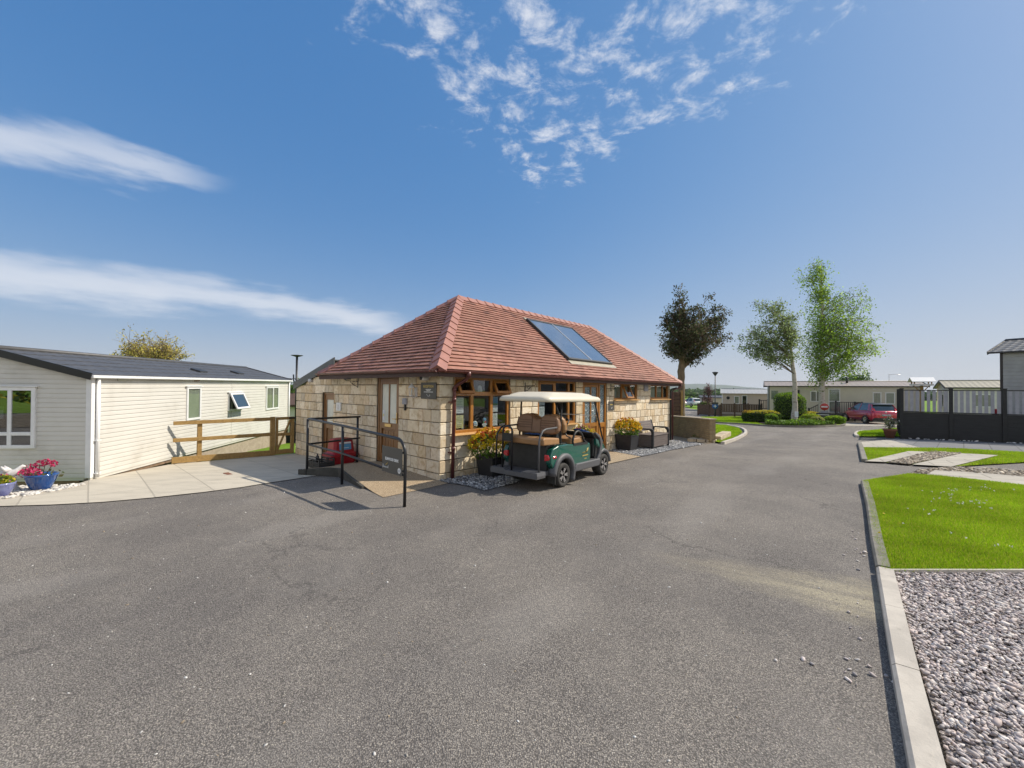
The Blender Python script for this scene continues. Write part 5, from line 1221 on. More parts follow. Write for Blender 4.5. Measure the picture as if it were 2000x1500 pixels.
    mb.prism([(1.26, .33), (1.34, .33), (1.46, .62), (1.50, .78), (1.40, .86), (1.28, .90), (1.12, .93), (1.10, .90), (1.30, .74), (1.22, .40)], lambda u, v, w: (u, w, v), -.53, .53); mb.box((1.2, -.50, .42), (1.36, .50, .8)); mb.build('dash', M['blackpl'], r, bevel=.03, seg=3)
    secs = []
    for x, w, zb, zt in ((1.24, .55, .70, .90), (1.42, .56, .60, .87), (1.60, .54, .52, .81), (1.78, .49, .45, .72), (1.92, .40, .42, .60), (2.0, .28, .42, .50)):
        secs.append([(x, w * math.copysign(abs(math.cos(a)) ** .55, math.cos(a)), zb + (zt - zb) * max(0, math.sin(a)) ** .6) for a in np.linspace(0, math.pi, 13)] + [(x, -w, zb - .03), (x, w, zb - .03)])
    mb = MB(); mb.loft(secs); mb.build('cowl', M['cartgreen'], r)
    for sg in (-1, 1): MB().prism([(1.22, .33), (1.36, .30), (1.46, .55), (1.50, .74), (1.36, .86), (1.20, .93), (1.18, .89), (1.36, .79), (1.40, .66), (1.34, .48)], lambda u, v, w: (u, sg * w, v), .515, .575).build('cowl_trim', M['cartgrey'], r, bevel=.014, seg=3)
    mb = MB(); mb.loft([[(1.88 + .07 * math.cos(a) * k, y, .38 + .06 * math.sin(a)) for a in np.linspace(0, 6.283, 9)[:-1]] for y, k in ((-.5, .6), (-.3, 1.4), (0, 1.9), (.3, 1.4), (.5, .6))]); mb.build('bumper', M['cartgrey'], r)
    mb = MB(); mb.tube([(1.36, .23, .80), (1.16, .23, 1.05)], .02, 8); mb.lathe([(.0, 0), (.045, 0), (.05, .02), (0, .03)], (1.14, .23, 1.06), 10); c = Vector((1.12, .23, 1.075)); ax = Vector((-.62, 0, .78)); e1 = Vector((0, 1, 0)); e2 = ax.cross(e1)
    mb.tube([c + e1 * .17 * math.cos(a) + e2 * .17 * math.sin(a) for a in np.linspace(0, 6.283, 25)[:-1]], .016, 8, closed=True)
    for a in (0, 2.1, 4.2): mb.beam(c, c + e1 * .16 * math.cos(a) + e2 * .16 * math.sin(a), .025, .012, up=ax)
    mb.build('steering_wheel', M['black'], r)
    mb = MB(); mb.tube([(1.18, -.05, .95), (1.22, -.22, .93), (1.25, -.40, .90)], [.02, .035, .018], 8); mb.build('cloth', M['bluecloth'], r)
    # windscreen in two leaves
    f = lambda y, z, o=0: (1.55 - (z - .95) * .43 + o, y, z)
    mb = MB(); mb.hexa([f(-.49, .90), f(.49, .90), f(.49, .90, .006), f(-.49, .90, .006), f(-.49, 1.245), f(.49, 1.245), f(.49, 1.245, .006), f(-.49, 1.245, .006)]); mb.hexa([f(-.49, 1.262), f(.49, 1.262), f(.49, 1.262, .006), f(-.49, 1.262, .006), f(-.49, 1.58), f(.49, 1.58), f(.49, 1.58, .006), f(-.49, 1.58, .006)]); wsn = mb.build('windscreen', M['clear'], r)
    MB().beam(f(-.49, 1.253), f(.49, 1.253), .018, .014).build('hinge_bar', M['ornament'], wsn)
    # roof: moulded ivory top with raised crown
    mb = MB()
    def ring(x0, x1, w, z, c, k=6):
        P = []
        for cx_, cy_, a0 in ((x1 - c, w - c, 0), (x0 + c, w - c, 90), (x0 + c, -w + c, 180), (x1 - c, -w + c, 270)):
            for j in range(k): a = R(a0 + 90 * j / (k - 1)); P.append((cx_ + c * math.cos(a), cy_ + c * math.sin(a), z))
        return P
    mb.loft([ring(-.50, 1.36, .48, 1.58, .10), ring(-.585, 1.44, .565, 1.55, .14), ring(-.61, 1.465, .59, 1.555, .15), ring(-.60, 1.455, .58, 1.61, .15), ring(-.57, 1.42, .55, 1.645, .15), ring(-.44, 1.32, .48, 1.665, .16), ring(-.36, 1.22, .44, 1.70, .16), ring(-.27, 1.05, .37, 1.725, .16), ring(-.1, .8, .25, 1.732, .16)])
    mb.build('canopy', M['cartroof'], r)
    for sy in (-1, 1): mb = MB(); mb.loft([[(x_, sy * .40 + dy * k_, 1.655 + dz * k_) for dy, dz in ((-.035, 0), (-.02, .022), (.02, .022), (.035, 0))] for x_, k_ in ((-.40, .4), (-.30, 1), (1.10, 1), (1.22, .4))]); mb.build('roof_rib', M['cartroof'], r)
    for sy in (-1, 1):
        mb = MB(); mb.box((.985, sy * .535, .40), (.992, sy * .553, .70)); mb.build('panel_gap', M['black'], r)
        mb = MB(); mb.tube([(.30, sy * .36, .99), (.27, sy * .44, .90), (.34, sy * .47, .87), (.40, sy * .40, .88)], .012, 6); mb.build('seat_belt', M['black'], r)
        mb = MB(); mb.lathe([(0, -.02), (.05, -.015), (.065, .01), (.065, .03)], (1.90, sy * .33, .53), 14, axis='x'); mb.build('headlight', M['white'], r)
        mb = MB(); mb.box((-.30, sy * .40, .10), (-.28, sy * .56, .30)); mb.build('mud_flap', M['blackpl'], r)
    mb = MB(); mb.box((-.45, -.25, 1.565), (-.25, .25, 1.595)); mb.box((.55, -.40, 1.672), (.66, -.28, 1.690)); mb.build('roof_fittings', M['picket'], r, bevel=.006)
buggy()

# ------------------------------------------------------------------ static caravans
def clad(mb, fn, u0, u1, z0, ztop, pitch, d=.016, mi=0):
    """overlapping planks between z0 and ztop(u): fn(u, out, z); each plank has a flat face and a shoulder"""
    um = (u0 + u1) / 2; zmax = max(ztop(u0), ztop(u1), ztop(um)); z = z0
    while z < zmax - .004:
        zz = min(z + pitch, zmax); zs = z + (zz - z) * .68; us = {u0, um, u1}
        for a, b in ((u0, um), (um, u1)):
            for q in (z, zs, zz):
                ta, tb = ztop(a), ztop(b)
                if min(ta, tb) < q < max(ta, tb): us.add(a + (b - a) * (q - ta) / (tb - ta))
        us = sorted(us)
        for a, b in zip(us, us[1:]):
            ta, tb = min(zz, ztop(a)), min(zz, ztop(b))
            if max(ta, tb) <= z + 1e-5: continue
            sa, sb = min(zs, ta), min(zs, tb)
            mb.add([fn(a, d, z), fn(b, d, z), fn(b, d * .72, sb), fn(a, d * .72, sa), fn(b, .001, tb), fn(a, .001, ta), fn(a, 0, z), fn(b, 0, z)], [(0, 1, 2, 3), (3, 2, 4, 5), (6, 7, 1, 0)], mi)
        z = zz
def van_window(r, fn, u0, u1, z0, z1, mulls=(), transom=None, back=None, openang=None, bm='blind', frame=None, w=.055, hood=True, gm='glass'):
    """white framed window proud of the cladding; fn(u, out, z)"""
    fm = frame or M['upvc']
    def bx(mb, a, b, c, d, o0, o1): mb.hexa([fn(a, o0, c), fn(b, o0, c), fn(b, o1, c), fn(a, o1, c), fn(a, o0, d), fn(b, o0, d), fn(b, o1, d), fn(a, o1, d)])
    mb = MB(); bx(mb, u0, u0 + w, z0, z1, .0, .05); bx(mb, u1 - w, u1, z0, z1, .0, .05); bx(mb, u0 + w, u1 - w, z0, z0 + w, .0, .05); bx(mb, u0 + w, u1 - w, z1 - w, z1, .0, .05)
    for m_ in mulls: bx(mb, m_ - w * .5, m_ + w * .5, z0 + w, z1 - w, .0, .052)
    if transom: 
        e = [u0 + w] + [x for m_ in mulls for x in (m_ - w * .5, m_ + w * .5)] + [u1 - w]
        for i in range(0, len(e), 2): bx(mb, e[i], e[i + 1], transom - w * .5, transom + w * .5, .0, .051)
    if hood: bx(mb, u0 - .05, u1 + .05, z1 + .004, z1 + .03, .0, .075)
    fr = mb.build('window', fm, r, bevel=.006)
    mb = MB(); bx(mb, u0 + w, u1 - w, z0 + w, z1 - w, .012, .016); mb.build('blind', M[bm], fr)  # in the dark material this is no blind but painted room shade
    if openang is None:
        mb = MB(); bx(mb, u0 + w, u1 - w, z0 + w, z1 - w, .030, .036); mb.build('pane', M[gm], fr)
    else:
        c, s = math.cos(openang), math.sin(openang); H = z1 - z0 - .03
        g = lambda u, o, b: fn(u, .055 + b * s + o * c, z1 - .02 - b * c + o * s)
        def b2(mb, a, b, c0, c1, o0, o1): mb.hexa([g(a, o0, c0), g(b, o0, c0), g(b, o1, c0), g(a, o1, c0), g(a, o0, c1), g(b, o0, c1), g(b, o1, c1), g(a, o1, c1)])
        mb = MB(); b2(mb, u0, u0 + w, 0, H, 0, .04); b2(mb, u1 - w, u1, 0, H, 0, .04); b2(mb, u0 + w, u1 - w, 0, w, 0, .04); b2(mb, u0 + w, u1 - w, H - w, H, 0, .04); sh = mb.build('casement', fm, fr, bevel=.004)
        mb = MB(); b2(mb, u0 + w, u1 - w, w, H - w, .015, .022); mb.build('pane', M['carglass'], sh)
    return fr
def caravan(name, label, loc, rot, L, W, H, rise, cladm, roofm, trimm, pitch=.098, over=.08, endover=.12, tile=True, gutter=None, skirt=None, group=None, fascia=None, tp=(.20, .33), cat='caravan'):
    """local x along the long wall facing the viewer (y=0), y into the van; floor of cladding at z=0"""
    r = empty(name, loc, 0, label, cat, group, rot=rot)
    mb = MB(); half = W / 2
    clad(mb, lambda u, o, z: (u, -o, z), 0, L, 0, lambda u: H, pitch); clad(mb, lambda u, o, z: (-o, u, z), 0, W, 0, lambda u: H + rise * (1 - abs(u - half) / half), pitch)
    clad(mb, lambda u, o, z: (L + o, u, z), 0, W, 0, lambda u: H + rise * (1 - abs(u - half) / half), pitch); clad(mb, lambda u, o, z: (u, W + o, z), 0, L, 0, lambda u: H, pitch)
    mb.box((.0, .0, -.06), (L, W, -.002)); w = mb.build('wall', cladm, r, fix=False)
    MB().box((-.018, -.018, -.01), (.071, -.0, H)).box((-.018, .0, -.01), (0, .085, H)).build('corner_trim', trimm, r, bevel=.004)
    MB().box((L - .07, -.018, -.01), (L + .015, -.0, H)).build('corner_trim', trimm, r, bevel=.004)
    MB().box((-.018, W - .085, -.01), (0, W, H)).build('corner_trim', trimm, r, bevel=.004)
    sl = math.hypot(half + over, rise * (half + over) / half); n = Vector((0, -rise, half)).normalized()
    def rp(u, v, sg, h): # v from eave 0 to ridge 1
        y = -over + (half + over) * v; z = H - rise * over / half + rise * (half + over) / half * v
        nn = n if sg < 0 else Vector((0, -n.y, n.z)); yy = y if sg < 0 else W - y
        return (u + nn.x * h, yy + nn.y * h, z + nn.z * h + .03)
    mb = MB()
    tw, tl = tp
    if tile:
        us = np.arange(-endover, L + endover + .001, tw / 6); kk = int(sl / tl)
        for sg in (-1, 1):
            for k in range(kk):
                v0, v1 = k / kk, (k + 1) / kk
                def fn(u, v):
                    t = (v - v0) / (v1 - v0); hh = .009 * (1 - t) + .013 * max(0, math.sin(2 * math.pi * u / tw)) ** .7 * (1 - .35 * t)
                    return rp(u, v, sg, hh)
                mb.grid(fn, us, [v0, v0 + (v1 - v0) * .12, v0 + (v1 - v0) * .6, v1])
                mb.grid(lambda u, v: rp(u, v0, sg, (.009 + .013 * max(0, math.sin(2 * math.pi * u / tw)) ** .7) * v), us, [0, 1])
    else:
        us = np.arange(-endover, L + endover + .001, tw / 4)
        for sg in (-1, 1): mb.grid(lambda u, v: rp(u, v, sg, .010 + .014 * (1 if (u / tw) % 1 > .7 else 0)), us, np.linspace(0, 1, 3))
    for sg in (-1, 1): mb.add([rp(-endover, 0, sg, -.01), rp(L + endover, 0, sg, -.01), rp(L + endover, 1, sg, -.01), rp(-endover, 1, sg, -.01)], [(0, 1, 2, 3)])
    rf = mb.build('roof', roofm, r, fix=False)
    mb = MB(); mb.tube([(-endover - .01, half, H + rise + .045), (L + endover + .01, half, H + rise + .045)], .055, 8); mb.build('ridge_cap', roofm, rf)
    fm = fascia or M['black']
    for x in (-endover - .02, L + endover - .002):
        mb = MB()
        for sg in (-1, 1): mb.hexa([(x, *rp(0, -.01, sg, -.10)[1:]), (x + .022, *rp(0, -.01, sg, -.10)[1:]), (x + .022, *rp(0, 1, sg, -.10)[1:]), (x, *rp(0, 1, sg, -.10)[1:]), (x, *rp(0, -.01, sg, .045)[1:]), (x + .022, *rp(0, -.01, sg, .045)[1:]), (x + .022, *rp(0, 1, sg, .045)[1:]), (x, *rp(0, 1, sg, .045)[1:])])
        mb.build('verge_trim', fm, r)
    gm = gutter or trimm; mb = MB(); zg = rp(0, 0, -1, 0)[2] - .035
    mb.box((-endover, -over - .055, zg - .03), (L + endover, -over + .012, zg + .03)); mb.box((-.02, -over, zg - .028), (L, -.019, zg - .012))
    mb.box((-endover, W + over - .01, zg - .03), (L + endover, W + over + .05, zg + .03)); mb.build('gutter', gm, r, bevel=.015)
    return r
# cream caravan on the left
lv = caravan('static_caravan', 'cream clad static caravan with charcoal tiled roof beside the patio', (-8.77, 8.5, -.155), (0, -R(.76), R(97.8)), 10.05, 3.7, 2.13, .50, M['creamclad'], M['vanroof'], M['upvc'], .0975, tp=(.21, .35), gutter=M['upvc'])
lv.scale = (1, -1, 1) if False else (1, 1, 1)
lf = lambda u, o, z: (u, -o, z)           # long wall
le = lambda v, o, z: (-o, v, z)           # end wall
van_window(lv, lf, 2.98, 3.62, .92, 1.87, bm='blind', w=.06)
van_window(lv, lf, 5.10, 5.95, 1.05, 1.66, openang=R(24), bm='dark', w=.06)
van_window(lv, lf, 7.80, 8.95, .92, 1.85, mulls=(8.42,), bm='curtain', w=.06)
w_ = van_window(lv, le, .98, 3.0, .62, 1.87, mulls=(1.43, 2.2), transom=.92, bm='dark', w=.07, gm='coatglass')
MB().box((-.026, 1.55, 1.22), (-.022, 2.1, 1.48)).build('notice', M['paper'], w_)
MB().box((-.028, 1.55, 1.40), (-.0265, 2.1, 1.48)).build('notice_band', M['greenp'], w_)
mb = MB(); mb.tube([(.10, -.055, 2.06), (.10, -.055, -.02)], .034, 10)
for z in (.75, .06): mb.box((.045, -.085, z), (.155, -.0, z + .02))
mb.build('downpipe', M['upvc'], lv)
mb = MB(); mb.tube([(9.98, -.055, 2.06), (9.98, -.055, -.3)], .034, 10); mb.build('downpipe', M['upvc'], lv)
MB().box((.62, -.04, 2.02), (.92, -.013, 2.08)).build('vent', M['blind'], lv, bevel=.01); MB().box((3.32, -.04, 2.03), (3.55, -.013, 2.08)).build('vent', M['weathered'], lv, bevel=.01)
MB().box((5.32, -.020, .0), (5.345, -.0, 2.1)).build('panel_joint', M['creamclad'], lv)
mb = MB(); mb.box((.0, .03, -.145), (2.5, .07, -.012)); mb.box((-.0, .06, -.30), (.05, .12, -.02)); mb.box((.02, .22, -.29), (.06, 3.6, -.03)); mb.build('skirting_board', M['weathered'], lv, bevel=.004)
mb = MB(); mb.box((2.55, .06, -.75), (10.0, .16, -.012)); mb.box((9.9, .1, -.9), (10.0, 3.6, -.02)); mb.box((.3, .9, -.5), (9.9, 1.0, -.07)); mb.build('brick_skirting', M['skirt'], lv)
for u in (4.6, 6.9):
    mb = MB(); mb.hexa([(u, .55, 2.13 + .165), (u + .38, .55, 2.13 + .165), (u + .38, .85, 2.13 + .245), (u, .85, 2.13 + .245), (u, .55, 2.13 + .24), (u + .38, .55, 2.13 + .24), (u + .38, .85, 2.13 + .33), (u, .85, 2.13 + .33)]); mb.build('roof_vent', M['anth'], lv, bevel=.01)

def timber_fence():
    r = empty('timber_fence', (-9.0, 10.75, 0), math.atan2(2.35, 2.1), 'new timber post and rail fence between cream caravan and stone building', 'fence')
    def post(u, z0, z1, w=.10, y=0): MB().box((u - w / 2, y, z0), (u + w / 2, y + w, z1)).build('post', M['timber'], r, bevel=.004)
    post(.63, -.5, .735); post(2.45, -.5, .86, .12, -.03)
    MB().beam((.05, -.03, .79), (2.39, -.03, .80), .05, .10).build('rail', M['timber'], r, bevel=.004); MB().beam((.05, -.03, .335), (2.39, -.03, .33), .05, .10).build('rail', M['timber'], r, bevel=.004)
    MB().beam((.03, -.03, -.19), (2.39, -.03, -.24), .055, .16).build('kick_board', M['timber'], r, bevel=.004)
    g = empty('timber_gate', (-9.0, 10.75, 0), math.atan2(2.35, 2.1), 'small timber gate with a diagonal brace beside the stone building', 'gate')
    mb = MB(); mb.beam((2.54, .02, .80), (3.05, .02, .80), .05, .09); mb.beam((2.54, .02, .30), (3.05, .02, .30), .05, .09); mb.beam((2.52, .02, -.24), (3.05, .02, -.24), .055, .14)
    mb.build('rail', M['timber'], g, bevel=.004); MB().box((2.97, -.03, -.32), (3.06, .06, .845)).build('post', M['timber'], g, bevel=.004); MB().box((2.54, -.01, -.3), (2.60, .06, .845)).build('post', M['timber'], g, bevel=.004)
    MB().beam((2.60, .05, -.18), (2.96, .05, .74), .04, .08, up=(0, 1, 0)).build('brace', M['timber'], g, bevel=.004)
    MB().box((2.9, -.05, .78), (3.1, -.01, .83)).build('latch', M['black'], g)
timber_fence()

# pots by the cream caravan
def pots():
    x, y = -8.66, 7.52; z = G(x, y) + .02
    r = empty('glazed_pot', (x, y, z), 0, 'blue glazed bowl pot with pink hydrangea heads beside the caravan', 'flower pot')
    MB().lathe([(0, 0), (.12, 0), (.135, .03), (.19, .17), (.215, .255), (.225, .265), (.225, .29), (.205, .29), (.19, .25), (0, .23)], (0, 0, 0), 32).build('pot', M['bluepot'], r)
    rs = np.random.RandomState(4); mb = MB()
    for a, l in ((.3, .14), (1.5, .10), (2.9, .16), (4.2, .1)): mb.tube([(.155, -.0 + .0, .12), (.17, .02, .15)], .004, 5)
    heads = [(-.17, -.02, .40, .065), (-.06, .02, .46, .06), (-.12, -.10, .34, .07), (.03, -.12, .33, .075), (.16, .05, .47, .055), (-.22, -.08, .31, .07), (.02, .05, .50, .055)]
    mb = MB()
    for hx, hy, hz, hr in heads: mb.tube([(hx * .3, hy * .3, .22), (hx * .7, hy * .7, .22 + (hz - .22) * .6), (hx, hy, hz)], .006, 5)
    mb.build('stems', M['twig'], r)
    parts = []
    for hx, hy, hz, hr in heads:
        u = rs.normal(size=(70, 3)); u /= np.linalg.norm(u, axis=1)[:, None]; parts.append(leafset(u * hr + np.array([hx, hy, hz]), .035, [(.60, .05, .15), (.68, .10, .22), (.50, .03, .11)], .1, 1.1, rs.randint(9999)))
    V, F, C = join(parts); np_mesh('blossoms', V, F, M['petal'], C, parent=r)
    u = rs.normal(size=(60, 3)) * np.array([.11, .11, .03]) + np.array([0, 0, .30]); V, F, C = leafset(u, .07, [(.14, .13, .05), (.09, .12, .04), (.16, .16, .12)], .2, 1.6, 3); np_mesh('foliage', V, F, M['leaf'], C, parent=r)
    x, y = -8.72, 6.98; z = G(x, y) + .02
    r = empty('glazed_pot', (x, y, z), 0, 'lilac blue bowl of yellow green bedding plants at the caravan corner', 'flower pot')
    MB().lathe([(0, 0), (.09, 0), (.10, .03), (.145, .13), (.165, .20), (.172, .21), (.172, .235), (.155, .235), (.14, .19), (0, .18)], (0, 0, 0), 32).build('pot', M['lilacpot'], r)
    u = rs.normal(size=(420, 3)); u /= np.linalg.norm(u, axis=1)[:, None]; u = u * np.array([.15, .15, .09]) + np.array([0, 0, .26]); u = u[u[:, 2] > .2]
    V, F, C = leafset(u, .045, [(.24, .26, .02), (.14, .20, .02), (.34, .32, .03), (.09, .14, .02)], .4, 1.5, 6); np_mesh('foliage', V, F, M['leaf'], C, parent=r)
    u = rs.normal(size=(26, 3)); u[:, 2] = abs(u[:, 2]); u /= np.linalg.norm(u, axis=1)[:, None]; V, F, C = leafset(u * np.array([.15, .15, .11]) + np.array([0, 0, .26]), .05, [(.5, .08, .2), (.6, .5, .05)], .3, 1.1, 6); np_mesh('blossoms', V, F, M['petal'], C, parent=r)
    x, y = -9.05, 7.4; z = G(x, y) + .02
    r = empty('garden_ornament', (x, y, z), .5, 'white bird shaped garden ornament behind the lilac bowl', 'ornament')
    mb = MB(); mb.lathe([(0, 0), (.10, 0), (.11, .04), (.07, .08), (.05, .22), (.06, .26), (0, .27)], (0, 0, 0), 14); mb.build('base', M['ornament'], r)
    mb = MB(); mb.tube([(-.15, 0, .36), (-.08, 0, .33), (.0, 0, .315), (.07, 0, .35), (.10, 0, .41), (.135, 0, .44), (.18, 0, .43)], [.012, .05, .075, .06, .035, .035, .006], 10); mb.tube([(-.05, .03, .36), (-.12, .05, .46)], [.05, .008], 8); mb.tube([(-.05, -.03, .36), (-.12, -.05, .46)], [.05, .008], 8); mb.build('bird', M['ornament'], r)
pots()

# ------------------------------------------------------------------ right side: fence, homes, shrubs, car
FA, FD = Vector((16.4, 17.1, 0)), Vector((.743, -.669, 0))
def black_fence():
    r = empty('board_fence', FA, math.atan2(FD.y, FD.x), 'black composite board fence topped with grey pickets', 'fence')
    us = [0, 1.41, 2.78, 4.2, 5.65, 7.1]
    for i, u in enumerate(us):
        p = FA + FD * u; mb = MB(); mb.box((u - .055, -.055, G(p.x, p.y) - .3), (u + .055, .055, 2.0)); mb.box((u - .068, -.068, 2.0), (u + .068, .068, 2.03)); mb.build('post', M['compfence'], r, bevel=.006)
    for i in range(len(us) - 1):
        a, b = us[i] + .056, us[i + 1] - .056; p = FA + FD * ((a + b) / 2); z0 = G(p.x, p.y) + .0
        mb = MB(); z = z0; n = 7; h = (1.03 - z0) / n
        for k in range(n): mb.box((a, -.014, z), (b, .014, z + h)); z += h - .0003
        mb.build('board_panel', M['compfence'], r, bevel=.004)
        MB().box((a, -.035, 1.035), (b, .035, 1.075)).build('rail', M['compfence'], r, bevel=.005); MB().box((a, -.025, 1.93), (b, .025, 1.965)).build('rail', M['compfence'], r, bevel=.005)
        n = 8
        for k in range(n):
            c = a + (b - a) * (k + .5) / n; MB().box((c - .048, -.012, 1.076), (c + .048, .012, 1.929)).build('picket', M['picket'], r)
    # return run going back from the first post
    p0 = 0
    for k in range(3):
        y0 = .056 + k * 1.35; y1 = y0 + 1.25
        MB().box((-.012, y0, -.15), (.012, y1, 1.03)).build('board_panel', M['compfence'], r)
        MB().box((-.025, y0, 1.035), (.025, y1, 1.075)).build('rail', M['compfence'], r); MB().box((-.02, y0, 1.93), (.02, y1, 1.965)).build('rail', M['compfence'], r)
        for j in range(6): c = y0 + (y1 - y0) * (j + .5) / 6; MB().box((-.011, c - .045, 1.076), (.011, c + .045, 1.929)).build('picket', M['picket'], r)
        MB().box((-.055, y1, -.4), (.055, y1 + .1, 2.02)).build('post', M['compfence'], r, bevel=.006)
black_fence()
n_ = 46; t_ = nrs.uniform(.0, 5.2, n_); x = FA.x + FD.x * t_ - .13 + nrs.uniform(-.05, .05, n_); y = FA.y + FD.y * t_ - .12 + nrs.uniform(-.05, .05, n_)
pebbles('white_stones', x, y, Gv(x, y) + .06, .035, 1, [(.62, .60, .57), (.5, .48, .46), (.7, .68, .65)])

gh = caravan('park_home', 'grey clad park home with a checked tile roof behind the black fence', (21.05, 17.5, .15), (0, 0, math.atan2(-.9, .43)), 9, 4.0, 3.5, .62, M['greyclad'], M['vanroof'], M['black'], .155, over=.12, endover=.34, tp=(.26, .33), cat='park home')
MB().box((.0, .05, -.4), (9, .15, -.01)).build('skirting', M['anth'], gh)
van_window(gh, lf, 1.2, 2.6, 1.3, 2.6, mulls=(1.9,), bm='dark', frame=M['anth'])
mv = caravan('static_caravan', 'long beige static caravan with pale ribbed roof behind the silver birches', (24.0, 38.0, .12), (0, 0, math.atan2(-.511, .859)), 10.5, 3.7, 2.33, .40, M['beigeclad'], M['paleroof'], M['black'], .11, over=.12, endover=.34, tp=(.34, .40), gutter=M['black'])
zz_ = -.12
van_window(mv, lf, .15, .78, 1.02, 1.94, bm='blind', frame=M['beigeclad'], hood=False)
van_window(mv, lf, 3.16, 4.02, .94, 1.88, mulls=(3.58,), bm='curtain', hood=False)
van_window(mv, lf, 4.45, 5.25, .02, 2.08, mulls=(), transom=1.0, bm='blind', hood=True)
van_window(mv, lf, 7.40, 7.95, .88, 1.80, bm='curtain'); van_window(mv, lf, 8.20, 8.80, .85, 1.80, bm='blind')
MB().box((2.18, -.10, 1.60), (2.36, -.012, 1.98)).build('wall_lamp', M['black'], mv, bevel=.02)
MB().box((7.4, -.03, 2.02), (7.6, -.012, 2.12)).build('vent', M['creamclad'], mv)
MB().tube([(5.9, 1.2, 2.4), (5.9, 1.2, 3.15)], .09, 10).build('flue', M['black'], mv)
MB().box((0, .05, -.75), (10.4, .12, -.01)).build('skirting', M['skirt'], mv); MB().box((.02, .1, -.75), (.1, 3.6, -.01)).build('skirting', M['skirt'], mv)
mb = MB(); mb.tube([(9.0, 2.6, 2.5), (9.0, 2.6, 3.45)], .018, 6); mb.tube([(8.95, 2.6, 3.38), (9.75, 2.55, 3.42)], .015, 6)
for k in range(6): mb.tube([(9.05 + k * .12, 2.4, 3.39), (9.05 + k * .12, 2.8, 3.40)], .007, 4)
mb.build('tv_aerial', M['steel'], mv)
sv = caravan('static_caravan', 'cream static caravan with tan tiled roof seen over the grey pickets', (31.7, 29.5, .05), (0, 0, math.atan2(-.62, .78)), 9, 4.3, 2.27, .50, M['creamclad'], M['tanroof'], M['upvc'], .11, over=.10, endover=.2, tp=(.28, .36), gutter=M['black'], fascia=M['anth'])
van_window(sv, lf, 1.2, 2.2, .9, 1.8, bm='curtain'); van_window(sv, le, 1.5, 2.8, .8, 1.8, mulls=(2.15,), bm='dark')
MB().box((0, .05, -.7), (9, .12, -.01)).build('skirting', M['skirt'], sv); MB().box((4.6, .9, 2.62), (5.1, 1.25, 2.70)).build('roof_vent', M['anth'], sv)
pv = caravan('static_caravan', 'stone coloured static caravan with grey ribbed roof beyond the lamp post', (23.25, 45.0, -.55), (0, 0, math.atan2(-.46, .89)), 9.0, 3.2, 2.25, .46, M['pinkclad'], M['greyroof'], M['upvc'], .12, over=.10, endover=.12, tile=False, tp=(.33, .4), gutter=M['pinkclad'], fascia=M['upvc'])
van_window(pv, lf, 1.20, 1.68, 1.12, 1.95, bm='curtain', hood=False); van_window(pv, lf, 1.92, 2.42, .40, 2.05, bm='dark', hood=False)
MB().lathe([(0, -.02), (.17, -.02), (.17, 0)], (.60, -.015, 1.76), 16, axis='y').build('porthole', M['dark'], pv)
MB().box((0, .05, -.6), (9, .12, -.01)).build('skirting', M['skirt'], pv)
fv = caravan('static_caravan', 'far small caravan with black corner trim behind the purple tree', (26.2, 56.0, -1.1), (0, 0, R(-20)), 7.0, 3.0, 2.2, .25, M['pinkclad'], M['vanroof'], M['black'], .12, over=.1, endover=.3, tile=False, tp=(.4, .4))
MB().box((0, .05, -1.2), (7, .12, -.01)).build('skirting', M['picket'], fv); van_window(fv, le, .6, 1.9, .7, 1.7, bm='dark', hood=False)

def deck_fence(name, label, A, B, h, m, boards=True, nposts=4, z0=None, gap=.06, cat='fence', bw=.12):
    A, B = Vector((*A, 0)), Vector((*B, 0)); d = (B - A); L = d.length
    r = empty(name, A, math.atan2(d.y, d.x), label, cat)
    for k in range(nposts):
        u = L * k / (nposts - 1); p = A.lerp(B, k / (nposts - 1)); z = G(p.x, p.y); mb = MB(); mb.box((u - .07, -.07, z - .2), (u + .07, .07, z + h + .12)); mb.box((u - .085, -.085, z + h + .12), (u + .085, .085, z + h + .15)); mb.build('post', m, r)
    z = z0 if z0 is not None else G((A.x + B.x) / 2, (A.y + B.y) / 2)
    zz = G((A.x + B.x) / 2, (A.y + B.y) / 2)
    for i in range(nposts - 1):
        a, b = L * i / (nposts - 1) + .07, L * (i + 1) / (nposts - 1) - .07
        MB().box((a, -.03, zz + h), (b, .03, zz + h + .06)).build('rail', m, r); MB().box((a, -.025, z + .1), (b, .025, z + .16)).build('rail', m, r)
        mb = MB(); n = max(2, int((b - a) / (bw + gap)))
        for k in range(n): c = a + (b - a) * (k + .5) / n; mb.box((c - bw / 2, -.015, z + .161), (c + bw / 2, .015, zz + h))
        mb.build('board_panel', m, r)
    return r
deck_fence('deck_fence', 'brown close boarded deck fence in front of the stone coloured caravan', (22.05, 42.75), (25.4, 41.35), 1.30, M['brownfence'], nposts=4, z0=-.35, gap=.02)
deck_fence('deck_fence', 'short brown boarded fence running back beside the lamp post', (22.0, 42.85), (20.9, 45.6), 1.15, M['brownfence'], nposts=3, gap=.02)
deck_fence('deck_railing', 'black baluster railing between the two far caravans', (24.9, 40.9), (26.2, 40.2), 1.75, M['black'], nposts=3, z0=.1, gap=.10, cat='railing', bw=.05)
